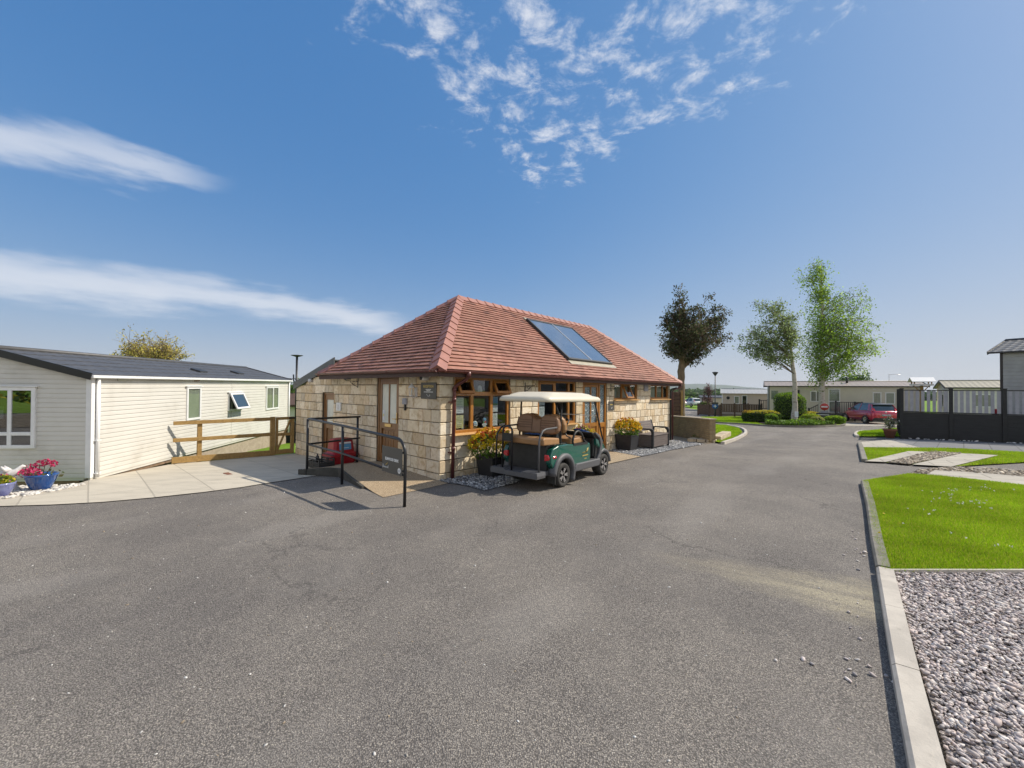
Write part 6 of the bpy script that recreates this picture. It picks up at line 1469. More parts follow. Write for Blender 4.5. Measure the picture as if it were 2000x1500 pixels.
def mid_deck():
    r = empty('caravan_deck', mv.location, mv.rotation_euler.z, 'raised black decking with balusters and steps at the beige caravan door', 'decking')
    z0 = -.05
    MB().box((3.9, -1.5, z0 - .12), (6.6, -.03, z0)).build('deck_boards', M['anth'], r)
    for u in (4.75, 6.0, 6.45): MB().box((u - .06, -1.5, -.8), (u + .06, -1.38, 1.02 + (0.04 if u == 4.75 else 0))).build('post', M['black'], r)
    MB().box((3.9, -1.5, -.8), (4.0, -1.4, 1.05)).build('post', M['black'], r)
    for a, b in ((4.81, 5.94), (6.06, 6.39)):
        mb = MB(); mb.box((a, -1.47, .93), (b, -1.41, .98)); mb.box((a, -1.465, .02), (b, -1.415, .07)); mb.build('rail', M['black'], r)
        mb = MB(); n = int((b - a) / .14)
        for k in range(n): c = a + (b - a) * (k + .5) / n; mb.box((c - .022, -1.46, .071), (c + .022, -1.42, .929))
        mb.build('balusters', M['black'], r)
    mb = MB(); mb.box((6.39, -1.48, .02), (6.5, -.1, .98)); mb.box((6.06, -1.46, .5), (6.39, -1.42, .929)); mb.build('end_panel', M['black'], r)
    mb = MB(); mb.beam((3.95, -1.45, .95), (2.9, -1.45, .30), .05, .06); mb.box((2.85, -1.5, -.8), (2.95, -1.4, .42)); mb.beam((3.95, -1.45, .05), (2.9, -1.45, -.6), .05, .06)
    for k in range(7): u = 2.98 + k * .14; zz = .30 + (u - 2.9) * .62; mb.box((u - .02, -1.47, zz - .85), (u + .02, -1.43, zz))
    mb.build('stair_rail', M['black'], r)
    mb = MB()
    for k in range(4): mb.box((3.0 + k * .25, -1.4, -.7 + k * .16), (3.9, -.4, -.6 + k * .16))
    mb.build('steps', M['anth'], r)
mid_deck()

def lamp_post():
    x, y = 21.4, 42.8; z = G(x, y)
    r = empty('lamp_post', (x, y, z), 0, 'slim dark lamp post with a flared conical head by the far road', 'lamp post')
    MB().tube([(0, 0, -.1), (0, 0, 1.2), (0, 0, 1.25), (0, 0, 4.35)], [.085, .085, .055, .045], 10).build('pole', M['anth'], r)
    MB().lathe([(.05, 4.30), (.09, 4.36), (.27, 4.62), (.30, 4.68), (.27, 4.71), (0, 4.74)], (0, 0, 0), 16).build('lamp_head', M['anth'], r)
    s = empty('road_sign', (x - .05, y - .10, z + 1.0), R(-26), 'blue arrow sign fixed to the far lamp post', 'sign')
    MB().box((-.30, 0, .30), (.30, .02, .52)).build('plate', M['anth'], s); MB().lathe([(0, -.012), (.30, -.012), (.30, 0)], (0, .02, .12), 24, axis='y').build('disc', M['bluepaint'], s)
    mb = MB(); mb.beam((0, .005, -.06), (0, .005, .28), .05, .006, up=(0, 1, 0)); mb.beam((-.16, .005, .12), (.16, .005, .12), .05, .006, up=(0, 1, 0)); mb.build('arrow', M['white'], s)
    x, y = -11.72, 22.1; z = G(x, y)
    r = empty('lamp_post', (x, y, z), R(10), 'tall black lamp post with a flat disc head behind the stone building', 'lamp post')
    MB().tube([(0, 0, -.1), (0, 0, 3.45 - z)], .055, 10).build('pole', M['black'], r); MB().lathe([(0, 0), (.05, .0), (.30, .08), (.31, .10), (0, .13)], (0, 0, 3.45 - z), 18).build('lamp_head', M['anth'], r)
    mb = MB(); mb.tube([(-.03, 0, 2.0 - z), (-.14, 0, 2.15 - z), (-.16, 0, 2.5 - z)], .035, 6); mb.tube([(-.5, 0, 2.28 - z), (.55, 0, 2.26 - z)], .015, 5); mb.build('camera_bracket', M['black'], r)
lamp_post()

def red_car(name, label, loc, rot, paint, roofm):
    r = empty(name, loc, 0, label, 'car', rot=(0, 0, rot))
    S = [(-.80, .60, .36, .66), (-.775, .74, .30, .80), (-.72, .81, .26, .93), (-.55, .845, .24, .985), (0, .865, .22, 1.0), (.8, .87, .20, .985), (1.6, .87, .20, .96), (2.25, .865, .22, .93), (2.75, .83, .24, .82), (3.05, .75, .27, .72), (3.20, .58, .33, .60)]
    def sec(x, w, zb, zt): h = zt - zb; return [(x, s * w * f, zb + h * g) for s, L in ((1, ((.80, 0), (.97, .14), (1.0, .42), (.985, .68), (.93, .94), (.82, 1.0))), (-1, ((.82, 1.0), (.93, .94), (.985, .68), (1.0, .42), (.97, .14), (.80, 0)))) for f, g in L]
    mb = MB(); mb.loft([sec(*s) for s in S]); body = mb.build('body', paint, r, subd=0)
    poly = [(-.66, .93), (-.50, 1.18), (-.30, 1.40), (.05, 1.455), (.70, 1.475), (1.20, 1.43), (1.62, 1.24), (2.25, .92)]
    hw = lambda z: .80 - (z - .92) * .34
    mb = MB(); mb.loft([[(u, -hw(z), z), (u, -hw(z) * .6, z + .015), (u, hw(z) * .6, z + .015), (u, hw(z), z)] for u, z in poly], smooth=False, caps=False); n = len(poly)
    for s in (-1, 1): mb.add([(u, s * hw(z), z) for u, z in poly], [tuple(range(n))])
    mb.build('windows', M['carglass'], body)
    rf = [(-.30, 1.41), (.05, 1.463), (.70, 1.483), (1.20, 1.437)]
    mb = MB(); mb.loft([[(u, -hw(z) * 1.01, z - .02), (u, -hw(z) * .9, z + .012), (u, 0, z + .028), (u, hw(z) * .9, z + .012), (u, hw(z) * 1.01, z - .02), (u, 0, z - .01)] for u, z in rf]); mb.prism([(-.46, 1.375), (-.25, 1.43), (-.25, 1.45), (-.46, 1.40)], lambda u, v, w: (u, w, v), -.60, .60); mb.build('roof', roofm, body)
    for s in (-1, 1):
        mb = MB()
        for (u0, z0), (u1, z1), w in (((-.66, .93), (-.33, 1.40), .09), ((-.28, .97), (-.10, 1.43), .22), ((.86, .95), (.80, 1.46), .07), ((2.22, .93), (1.22, 1.43), .06), ((.2, 1.435), (1.2, 1.42), .05)):
            mb.beam((u0, s * (hw(z0) + .004), z0), (u1, s * (hw(z1) + .004), z1), .03, w, up=(0, 1, 0)) if False else mb.hexa([(u0 - w / 2, s * (hw(z0) - .03), z0), (u0 + w / 2, s * (hw(z0) - .03), z0), (u0 + w / 2, s * (hw(z0) + .010), z0), (u0 - w / 2, s * (hw(z0) + .010), z0), (u1 - w / 2, s * (hw(z1) - .03), z1), (u1 + w / 2, s * (hw(z1) - .03), z1), (u1 + w / 2, s * (hw(z1) + .010), z1), (u1 - w / 2, s * (hw(z1) + .010), z1)])
        mb.build('pillars', paint, body)
    for s in (-1, 1):
        mb = MB(); mb.hexa([(-.735, s * .60, .86), (-.60, s * .82, .88), (-.55, s * .815, 1.0), (-.70, s * .60, 1.0), (-.62, s * .61, 1.10), (-.56, s * .745, 1.10), (-.44, s * .72, 1.16), (-.50, s * .61, 1.16)]); mb.build('tail_light', M['tail'], r)
        MB().box((1.72, s * .86, .96), (1.86, s * 1.0, 1.06)).build('wing_mirror', paint, r, bevel=.02)
        for x in (0, 2.45):
            mb = MB(); mb.lathe([(0, -.02), (.365, -.02), (.365, .02)], (x, s * .855, .33), 24, axis='y'); mb.build('wheel_arch', M['black'], r)
            wheel(r, (x, s * .80, .31), .31, .20, M['rim'], 7, s, .68)
    mb = MB(); mb.loft([[(x, -w, z0), (x, -w, z1), (x, w, z1), (x, w, z0)] for x, w, z0, z1 in ((-.83, .55, .30, .46), (-.80, .72, .26, .46), (-.68, .80, .24, .42))], smooth=False); mb.build('bumper', M['black'], r, bevel=.02)
    MB().box((-.822, -.27, .60), (-.795, .27, .72)).build('number_plate', M['picket'], r); MB().lathe([(0, -.03), (.05, -.02), (.05, .02)], (-.755, 0, .86), 12, axis='x').build('badge', M['steel'], r)
    return r
red_car('parked_car', 'red hatchback with black roof parked on the pale pad', (26.56, 29.43, G(26.5, 29.4) + .02), R(77.3), M['carred'], M['black'])
red_car('parked_car', 'silver car far down the lane behind the plum tree', (28.2, 67.5, G(28.2, 67.5)), R(150), M['rim'], M['rim'])
red_car('parked_car', 'small white car at the far end of the lane', (31.2, 69.0, G(31.2, 69.0)), R(100), M['boatwhite'], M['boatwhite'])

def signs():
    x, y = 22.9, 29.9; z = G(x, y)
    r = empty('name_board', (x, y, z), R(-36), 'low dark name board with one white line in the island bed', 'sign')
    MB().box((-.42, 0, .42), (.42, .03, .80)).build('board', M['anth'], r, bevel=.006)
    for u in (-.0,): MB().box((u - .05, .031, -.1), (u + .05, .08, .7)).build('post', M['black'], r)
    mb = MB()
    for k in range(12): mb.box((-.34 + k * .057, -.004, .63), (-.34 + k * .057 + .042, 0, .685))
    mb.build('lettering', M['white'], r)
    mb = MB(); mb.box((-.38, -.004, .48), (-.2, 0, .51)); mb.box((.28, -.004, .46), (.34, 0, .51)); mb.build('small_print', M['picket'], r)
    x, y = 24.6, 32.0; z = G(x, y)
    r = empty('no_entry_sign', (x, y, z), R(-38), 'round red no entry sign with a white bar on a post', 'sign')
    MB().box((-.035, .02, 0), (.035, .07, 1.50)).build('post', M['anth'], r)
    MB().lathe([(0, -.015), (.27, -.015), (.275, 0)], (0, .02, 1.22), 28, axis='y').build('disc', M['signred'], r); MB().box((-.20, -.004, 1.17), (.20, .003, 1.27)).build('bar', M['white'], r)
    MB().box((-.24, .0, .62), (.24, .018, .90)).build('plate', M['picket'], r)
signs()

# ------------------------------------------------------------------ trees and shrubs
def qbez(a, b, c, n): return [a * (1 - t) ** 2 + b * 2 * t * (1 - t) + c * t * t for t in np.linspace(0, 1, n)]
def tree(name, label, base, trunk, clumps, nb, per, lsize, cols, bark, droop=0.0, spread=.45, seed=1, limb_r=.05, group=None, asp=1.5, cat='tree', attach=(.35, .98), limb=None, nsub=12):
    rs = np.random.RandomState(seed); r = empty(name, base, 0, label, cat, group)
    mb = MB(); tp = [Vector(p[:3]) for p in trunk]; tr = [p[3] for p in trunk]
    pts = []; rr = []
    for i in range(len(tp) - 1):
        for j in range(4):
            t = j / 4; pts.append(tp[i].lerp(tp[i + 1], t) + Vector((rs.normal() * .012, rs.normal() * .012, 0)) * (1 if i or j else 0)); rr.append(tr[i] + (tr[i + 1] - tr[i]) * t)
    pts.append(tp[-1]); rr.append(tr[-1]); mb.tube(pts, rr, 12)
    w = np.array([c[3] * c[5] for c in clumps]); w = w / w.sum(); LP = []; LB = []
    V3 = lambda s_: Vector(rs.normal(size=3) * s_)
    i0, i1 = int(attach[0] * (len(pts) - 1)), int(attach[1] * (len(pts) - 1))
    for k in range(nb):
        c = clumps[k % len(clumps)] if k < 2 * len(clumps) else clumps[rs.choice(len(clumps), p=w)]
        u = rs.normal(size=3); u /= np.linalg.norm(u); q = rs.uniform(.15, .80) ** .5
        e = Vector((c[0] + u[0] * c[3] * q, c[1] + u[1] * c[4] * q, c[2] + u[2] * c[5] * q))
        hd = math.hypot(e.x, e.y); zt = e.z - hd * (.45 if droop else .75) * rs.uniform(.6, 1.3)
        i = min(range(i0, i1 + 1), key=lambda a: abs(pts[a].z - zt)); s = pts[i]; L = (e - s).length
        path = qbez(s, s.lerp(e, .5) + Vector((0, 0, L * .16)) + V3(.06 * L), e, 9); r0 = min(rr[i] * .6, limb_r * (.45 + L * .30))
        mb.tube(path, [r0 * (1 - .85 * t) for t in np.linspace(0, 1, 9)], 6, mi=1, cap=False)
        br = .30 * (c[3] + c[5]) * rs.uniform(.6, 1.15) + .12
        for m_ in range(nsub):
            a = path[rs.randint(3, 9)]; v = V3(1); v.normalize(); b = a + v * br * rs.uniform(.45, 1.1); b.z += br * (.25 if not droop else -.10 * droop)
            md = a.lerp(b, .5) + Vector((0, 0, .12 * br)); tw = qbez(a, md, b, 5); r1 = max(r0 * .28, .006)
            mb.tube(tw, [r1 * (1 - .8 * t) for t in np.linspace(0, 1, 5)], 4, mi=1, cap=False)
            tone = rs.uniform(.55, 1.5); n = max(4, int(per * rs.uniform(.5, 1.4))); t = rs.uniform(.3, 1.08, n)
            P = np.array([list(tw[min(int(x * 4), 3)].lerp(tw[min(int(x * 4) + 1, 4)], x * 4 - min(int(x * 4), 3))) for x in t]) + np.clip(rs.normal(size=(n, 3)), -1.7, 1.7) * spread
            if droop:
                ns = 3; sid = rs.randint(0, ns, n); so = rs.normal(size=(ns, 3)) * spread * .9; so[:, 2] = 0; l = rs.uniform(0, droop * br * .9, n) * rs.choice([0, 1, 1], n)
                P = P + so[sid] * (l > 0)[:, None]; P[:, 2] -= l
            LP.append(P); LB.append(np.full(n, tone))
    mb.build('trunk', [bark, limb or bark], r, fix=False)
    P = np.concatenate(LP); V, F, C = leafset(P, lsize, cols, -.35 * droop, asp, seed + 5); C = C * np.concatenate(LB)[:, None]
    np_mesh('crown', V, F, M['leaf'], C, parent=r)
    return r
def PX(px, py, Y, hz=None): return ((px - 1000) / 794 * Y, 1.75 + (762.9 + .01075 * (px - 1000) - py) * Y / 794)
def clump_list(lst, Y, bx, bz, dep=.8):
    out = []
    for px, py, rx, rz in lst:
        X, Z = PX(px, py, Y); s = Y / 794; out.append((X - bx, 0, Z - bz, rx * s, rx * s * dep, rz * s))
    return out
# purple plum at the end of the building
bz = G(8.45, 20.2); bx = 8.45
tree('plum_tree', 'dark leaved plum tree with a thick forked trunk at the building end', (bx, 20.2, bz), [(0, 0, -.2, .20), (0, 0, .8, .16), (-.03, 0, 2.0, .155), (-.05, 0, 3.1, .17), (.0, 0, 3.6, .13), (.12, 0, 4.6, .06)],
     clump_list([(1345, 655, 66, 38), (1328, 598, 13, 34), (1386, 604, 19, 32), (1357, 620, 14, 22), (1300, 622, 17, 26), (1412, 615, 10, 22), (1298, 685, 26, 24), (1398, 662, 26, 26), (1345, 690, 45, 18), (1410, 628, 14, 18)], 20.2, bx, bz), 72, 18, 0.095, [(.045, .060, .024), (.06, .075, .03), (.062, .050, .034), (.035, .046, .022), (.075, .085, .04), (.095, .068, .042), (.05, .068, .028)], M['bark'], spread=0.085, nsub=13, seed=3, limb_r=0.05, attach=(.62, .98))
bx, by = 20.15, 29.0; bz = G(bx, by)
tree('birch_tree', 'smaller leaning silver birch with grey green leaves and a notice on its trunk', (bx, by, bz), [(0, 0, -.1, .21), (.05, 0, 1.4, .165), (.02, 0, 2.9, .14), (-.12, 0, 4.3, .12), (-.30, 0, 5.6, .085), (-.75, 0, 7.2, .045), (-1.3, 0, 8.8, .015)],
     clump_list([(1498, 640, 56, 46), (1482, 600, 34, 26), (1533, 612, 28, 32), (1460, 662, 26, 26), (1520, 694, 30, 20), (1545, 655, 18, 30), (1475, 680, 30, 18)], by, bx, bz), 62, 15, 0.12, [(.144, .188, .069), (.175, .225, .088), (.106, .144, .050), (.213, .250, .112)], M['birchbark'], droop=.4, spread=0.1, nsub=11, seed=8, limb_r=0.02, group='silver birches on the island', attach=(.42, .98), limb=M['bark'])
bx, by = 25.9, 34.0; bz = G(bx, by)
tree('birch_tree', 'tallest silver birch with weeping bright green branches', (bx, by, bz), [(0, 0, -.1, .26), (.0, 0, 2, .21), (.05, 0, 4.5, .18), (.0, 0, 7, .14), (.05, 0, 10, .08), (.0, 0, 13.3, .02)],
     clump_list([(1600, 545, 34, 42), (1608, 615, 46, 48), (1676, 588, 30, 44), (1664, 660, 46, 44), (1700, 678, 20, 30), (1590, 690, 30, 40), (1672, 716, 16, 26), (1602, 722, 28, 18), (1640, 640, 50, 50), (1648, 700, 46, 26), (1696, 640, 22, 34), (1575, 655, 22, 40)], by, bx, bz), 104, 16, 0.14, [(.162, .257, .027), (.216, .317, .038), (.108, .176, .022), (.257, .338, .054), (.135, .196, .030)], M['birchbark'], droop=1.0, spread=0.13, nsub=12, seed=21, limb_r=0.022, group='silver birches on the island', attach=(.25, .97), limb=M['bark'])
nb_ = empty('trunk_notice', (20.17, 28.815, bz), 0, 'small white notice fixed to the leaning birch trunk', 'notice'); MB().box((-.13, -.02, .62), (.12, 0, 1.02)).build('sheet', M['paper'], nb_)
bx, by = -35.4, 40.0; bz = G(bx, by)
tree('spring_tree', 'bare spreading tree just coming into leaf beyond the cream caravan roof', (bx, by, bz), [(0, 0, -.2, .4), (0, 0, 2.5, .32), (0, 0, 3.8, .25), (.1, 0, 5.0, .1)],
     clump_list([(296, 684, 66, 26), (250, 692, 26, 16), (340, 690, 28, 20), (296, 700, 60, 18)], by, bx, bz, 1.0), 80, 8, 0.17, [(.34, .28, .07), (.40, .33, .09), (.25, .22, .07), (.30, .23, .10)], M['twig'], spread=0.12, nsub=12, seed=5, limb_r=0.05, attach=(.6, .98))
tree('garden_tree', 'green tree in the gap between cream caravan and stone building', (-15.6, 29.0, G(-15.6, 29)), [(0, 0, -.2, .15), (0, 0, 1.5, .1), (0, 0, 2.4, .04)], [(0, 0, 2.1, 1.2, 1.2, 1.1)], 14, 16, 0.15, [(.06, .11, .02), (.09, .15, .03), (.04, .08, .015)], M['bark'], spread=0.12, nsub=10, seed=14)
bx, by = 41.0, 58.0; bz = G(bx, by)
tree('roadside_tree', 'rounded dark tree top rising behind the beige caravan roof', (bx + 7.6, by, bz), [(0, 0, -.2, .3), (0, 0, 2.5, .22), (0, 0, 3.6, .08)], [(0, 0, 3.3, 3.4, 2.5, 1.75)], 26, 22, 0.26, [(.05, .09, .018), (.075, .125, .025), (.035, .065, .014)], M['bark'], spread=0.25, nsub=12, seed=17)
bx, by = 22.9, 47.5; bz = G(bx, by)
tree('purple_tree', 'small purple leaved tree beside the far lamp post', (bx, by, bz), [(0, 0, -.1, .10), (0, 0, 1.0, .07), (.1, 0, 2.2, .03)], [(.0, 0, 2.4, .7, .7, .95), (-.3, 0, 1.7, .6, .5, .5), (.3, 0, 1.5, .8, .5, .5), (0, 0, 3.0, .4, .4, .4)], 16, 12, 0.1, [(.075, .03, .035), (.10, .045, .05), (.05, .02, .025), (.12, .06, .055)], M['twig'], spread=0.08, nsub=9, seed=19, attach=(.2, .98))

def shrub(name, label, c, rad, n, ls, cols, seed, sq=2.0, group=None, cat='shrub', core=.88, top=None, rz=0.0):
    """clipped shrub: leaf clad superellipsoid; c is the base centre on the ground"""
    rs = np.random.RandomState(seed); r = empty(name, (c[0], c[1], G(c[0], c[1]) + .05), rz, label, cat, group)
    V, F = ico(4); lump = lambda U: 1 + .05 * np.sin(U[:, 0] * 5 + seed) * np.cos(U[:, 1] * 4.3 + seed) + .04 * np.sin(U[:, 2] * 7 + seed * 2)
    def shape(U):
        k = (np.abs(U) ** sq).sum(1) ** (-1 / sq); return U * (k * lump(U))[:, None]
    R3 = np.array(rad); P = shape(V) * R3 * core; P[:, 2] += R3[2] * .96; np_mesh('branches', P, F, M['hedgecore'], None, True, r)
    U = rs.normal(size=(n, 3)); U /= np.linalg.norm(U, axis=1)[:, None]; U = U[U[:, 2] > -.85]
    P = shape(U) * R3 * rs.uniform(.88, 1.05, (len(U), 1)); zt = P[:, 2] / R3[2]; P[:, 2] += R3[2] * .96
    V2, F2, C = leafset(P, ls, cols, .25, 1.5, seed)
    if top is not None:
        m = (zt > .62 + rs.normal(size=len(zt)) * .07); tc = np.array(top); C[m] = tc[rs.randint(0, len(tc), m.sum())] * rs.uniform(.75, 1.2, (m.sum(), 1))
    np_mesh('foliage', V2, F2, M['leaf'], C, parent=r); return r
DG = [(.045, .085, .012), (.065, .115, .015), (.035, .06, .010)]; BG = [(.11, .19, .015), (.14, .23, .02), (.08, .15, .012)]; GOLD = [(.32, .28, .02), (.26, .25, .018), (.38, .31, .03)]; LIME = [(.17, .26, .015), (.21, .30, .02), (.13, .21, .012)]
def at(px, Y): return ((px - 1000) / 794 * Y, Y)
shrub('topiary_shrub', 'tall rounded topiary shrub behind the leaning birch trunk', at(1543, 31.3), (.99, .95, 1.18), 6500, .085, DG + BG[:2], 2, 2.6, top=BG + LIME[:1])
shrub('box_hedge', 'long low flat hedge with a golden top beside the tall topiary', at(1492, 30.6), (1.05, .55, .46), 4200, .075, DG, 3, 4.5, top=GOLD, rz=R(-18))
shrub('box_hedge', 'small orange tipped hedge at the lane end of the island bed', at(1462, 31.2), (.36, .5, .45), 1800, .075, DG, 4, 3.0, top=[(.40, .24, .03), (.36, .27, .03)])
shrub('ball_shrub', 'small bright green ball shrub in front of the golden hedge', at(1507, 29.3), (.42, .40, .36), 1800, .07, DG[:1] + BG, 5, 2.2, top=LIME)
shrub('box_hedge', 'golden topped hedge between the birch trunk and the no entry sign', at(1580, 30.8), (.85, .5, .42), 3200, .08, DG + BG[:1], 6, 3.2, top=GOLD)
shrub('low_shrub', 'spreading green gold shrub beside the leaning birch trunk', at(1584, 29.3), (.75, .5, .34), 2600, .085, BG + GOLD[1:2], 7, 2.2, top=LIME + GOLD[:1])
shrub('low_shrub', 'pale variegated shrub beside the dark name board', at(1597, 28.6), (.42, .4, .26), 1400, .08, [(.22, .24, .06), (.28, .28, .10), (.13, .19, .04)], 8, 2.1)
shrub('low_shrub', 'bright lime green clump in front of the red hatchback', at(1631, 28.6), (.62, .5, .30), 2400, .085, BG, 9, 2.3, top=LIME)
shrub('garden_bush', 'spiky dark bush beside the far lane', at(1377, 50.0), (.75, .7, .65), 900, .30, [(.05, .09, .02), (.09, .13, .03), (.12, .12, .05)], 10, 2.0)
def cover():
    rs = np.random.RandomState(31); poly = [(17.1, 27.5), (17.8, 25.7), (19.4, 26.05), (21.6, 27.3), (23.4, 29.4), (22.6, 29.8), (18.2, 28.9)]
    x, y = scatter_pts(poly, 9000); h = .05 + .15 * (np.sin(x * 2.1) * np.cos(y * 1.9) + 1) * rs.uniform(.2, 1, len(x)) + .05
    P = np.stack([x, y, Gv(x, y) + .09 + h * rs.uniform(.1, 1.1, len(x))], 1); V, F, C = leafset(P, .12, DG + BG + [(.12, .20, .06)], .4, 1.6, 2)
    tag(np_mesh('ground_cover', V, F, M['leaf'], C), kind='stuff')
cover()

# ------------------------------------------------------------------ low wall, stone trough, fence panel by the plum tree
def brick_mat():
    m = bpy.data.materials.new('buff brick'); m.use_nodes = True; T = NT(m.node_tree); b = T.n['Principled BSDF']
    o = T.new('ShaderNodeTexCoord').outputs['Object']; s = T.new('ShaderNodeSeparateXYZ'); T.put(s.inputs[0], o); c = T.new('ShaderNodeCombineXYZ'); T.put(c.inputs[0], T.m('ADD', s.outputs[0], s.outputs[1])); T.put(c.inputs[1], s.outputs[2])
    br = T.new('ShaderNodeTexBrick'); T.put(br.inputs['Vector'], c.outputs[0]); br.inputs['Color1'].default_value = (.40, .29, .15, 1); br.inputs['Color2'].default_value = (.30, .205, .10, 1); br.inputs['Mortar'].default_value = (.23, .19, .13, 1)
    br.inputs['Scale'].default_value = 1; br.inputs['Brick Width'].default_value = .225; br.inputs['Row Height'].default_value = .075; br.inputs['Mortar Size'].default_value = .008; br.inputs['Bias'].default_value = -.1
    c2 = T.mix(T.m('MULTIPLY', T.sstep(T.noise(o, 4, 4), .4, .7), .45), br.outputs[0], (.16, .12, .07)); T.put(b.inputs['Base Color'], c2); b.inputs['Roughness'].default_value = .9
    bn = T.new('ShaderNodeBump'); bn.inputs['Distance'].default_value = .008; T.put(bn.inputs['Height'], T.m('SUBTRACT', T.m('MULTIPLY', T.noise(o, 30, 3), .3), br.outputs[1])); T.l.new(bn.outputs[0], b.inputs['Normal']); return m
M['brick'] = brick_mat()
def low_wall():
    A, B = Vector((7.62, 15.42, 0)), Vector((7.62, 19.3, 0)); d = B - A
    r = empty('brick_wall', A, math.atan2(d.y, d.x), 'low buff brick wall with pale coping beyond the stone building', 'wall')
    L = d.length
    MB().hexa([(0, -.11, -.4), (L, -.11, -.5), (L, .11, -.5), (0, .11, -.4), (0, -.11, .72), (L, -.11, .60), (L, .11, .60), (0, .11, .72)]).build('brickwork', M['brick'], r)
    MB().hexa([(-.03, -.14, .722), (L, -.14, .602), (L, .14, .602), (-.03, .14, .722), (-.03, -.14, .772), (L, -.14, .652), (L, .14, .652), (-.03, .14, .772)]).build('coping', M['blockstone'], r, bevel=.008)
    r = empty('stone_trough', (8.10, 15.75, G(8.1, 15.75) + .06), math.atan2(1.95, 1.45), 'low pale stone block border beside the road lawn', 'stone border')
    mb = MB()
    for k in range(4): u = k * .60; mb.box((u, .0, -.1), (u + .585, .34, .17 + rnd.uniform(-.012, .012)))
    mb.build('blocks', M['blockstone'], r, bevel=.018)
    mb = MB()
    for k in range(3): mb.box((-.55 - .02 * k, .12 + k * .33, -.1), (-.05, .42 + k * .33, .05)); 
    mb.build('edging_blocks', M['blockstone'], r, bevel=.015)
    u = np.random.RandomState(6).uniform(0, 1, (500, 3)); P = np.stack([u[:, 0] * 2.2 - .1, .4 + u[:, 1] * .7, u[:, 2] * .14], 1); V, F, C = leafset(P, .07, [(.16, .16, .05), (.10, .14, .03), (.24, .19, .10)], .4, 1.6, 4); np_mesh('bedding_plants', V, F, M['leaf'], C, parent=r)
    r = empty('fence_panel', (7.2, 19.6, 0), 0, 'dark brown louvred fence panel between stone building and plum tree', 'fence')
    mb = MB()
    for k in range(11): z = -.15 + k * .175; mb.hexa([(-.9, -.02, z), (.92, -.02, z), (.92, .03, z + .03), (-.9, .03, z + .03), (-.9, -.035, z + .15), (.92, -.035, z + .15), (.92, .015, z + .18), (-.9, .015, z + .18)])
    mb.build('slat_panel', M['brownfence'], r); MB().box((.93, -.06, -.4), (1.03, .05, 1.85)).build('post', M['timber'], r, bevel=.005); MB().box((-1.0, -.06, -.4), (-.91, .05, 1.85)).build('post', M['timber'], r, bevel=.005); MB().box((.90, -.09, -.4), (1.06, -.061, .62)).build('post_block', M['blockstone'], r)
low_wall()
def bird_table():
    x, y = 19.75, 19.6; z = G(x, y)
    r = empty('bird_table', (x, y, z), R(-30), 'pale wooden bird table with a pitched white roof above the grey pickets', 'bird table')
    MB().box((-.045, -.045, 0), (.045, .045, 2.36)).build('post', M['timber'], r); mb = MB(); mb.box((-.36, -.28, 2.36), (.36, .28, 2.40))
    for a, b in (((-.36, -.28), (.36, -.26)), ((-.36, .26), (.36, .28)), ((-.36, -.259), (-.34, .259)), ((.34, -.259), (.36, .259))): mb.box((*a, 2.401), (*b, 2.44))
    mb.build('tray', M['ornament'], r); mb = MB()
    for sx in (-.3, .3):
        for sy in (-.2, .2): mb.box((sx - .02, sy - .02, 2.40), (sx + .02, sy + .02, 2.58))
    mb.build('roof_posts', M['timber'], r); mb = MB()
    for s in (-1, 1): mb.hexa([(-.42, s * .34, 2.53), (.42, s * .34, 2.53), (.42, 0, 2.74), (-.42, 0, 2.74), (-.42, s * .34, 2.555), (.42, s * .34, 2.555), (.42, 0, 2.765), (-.42, 0, 2.765)])
    mb.build('roof', M['white'], r); mb = MB()
    for s in (-1, 1): mb.beam((s * .04, 0, 2.05), (s * .28, 0, 2.36), .03, .03)
    mb.build('brace', M['timber'], r)
bird_table()
def fence_pot():
    x, y = 16.22, 17.28; z = G(x, y)
    r = empty('terracotta_pot', (x - .25, y - .1, z + .05), 0, 'terracotta pot with a straggly white flowered plant at the black fence end', 'flower pot')
    MB().lathe([(0, 0), (.14, 0), (.21, .30), (.235, .31), (.235, .38), (.20, .38), (.18, .32), (0, .31)], (0, 0, 0), 20).build('pot', M['terracotta'], r)
    rs = np.random.RandomState(3); mb = MB(); LP = []
    for k in range(12):
        e = Vector((rs.normal() * .16, rs.normal() * .16, .55 + rs.uniform(0, .45))); mb.tube([(0, 0, .3), (e.x * .4, e.y * .4, .5), e], .006, 5); LP += [list(Vector((0, 0, .35)).lerp(e, t)) for t in rs.uniform(.3, 1.05, 22)]
    mb.build('stems', M['twig'], r); P = np.array(LP) + rs.normal(size=(len(LP), 3)) * .05; V, F, C = leafset(P, .07, [(.08, .12, .04), (.13, .16, .07), (.20, .20, .14)], .2, 1.7, 3); np_mesh('foliage', V, F, M['leaf'], C, parent=r)
    V, F, C = leafset(P[::7] + np.array([0, -.04, .0]), .06, [(.7, .68, .64)], .3, 1.1, 4); np_mesh('blossoms', V, F, M['petal'], C, parent=r)
    q = FA + FD * 2.6; r = empty('red_bucket', (q.x + .10, q.y + .14, 1.0), 0, 'small red bucket hanging behind the grey pickets', 'bucket'); MB().lathe([(0, 0), (.09, 0), (.12, .24), (.125, .25), (.11, .25), (.08, .03)], (0, 0, 0), 18).build('body', M['binred'], r); MB().tube([(-.115, 0, .25), (-.06, 0, .36), (.06, 0, .36), (.115, 0, .25)], .006, 5).build('handle', M['steel'], r)
fence_pot()
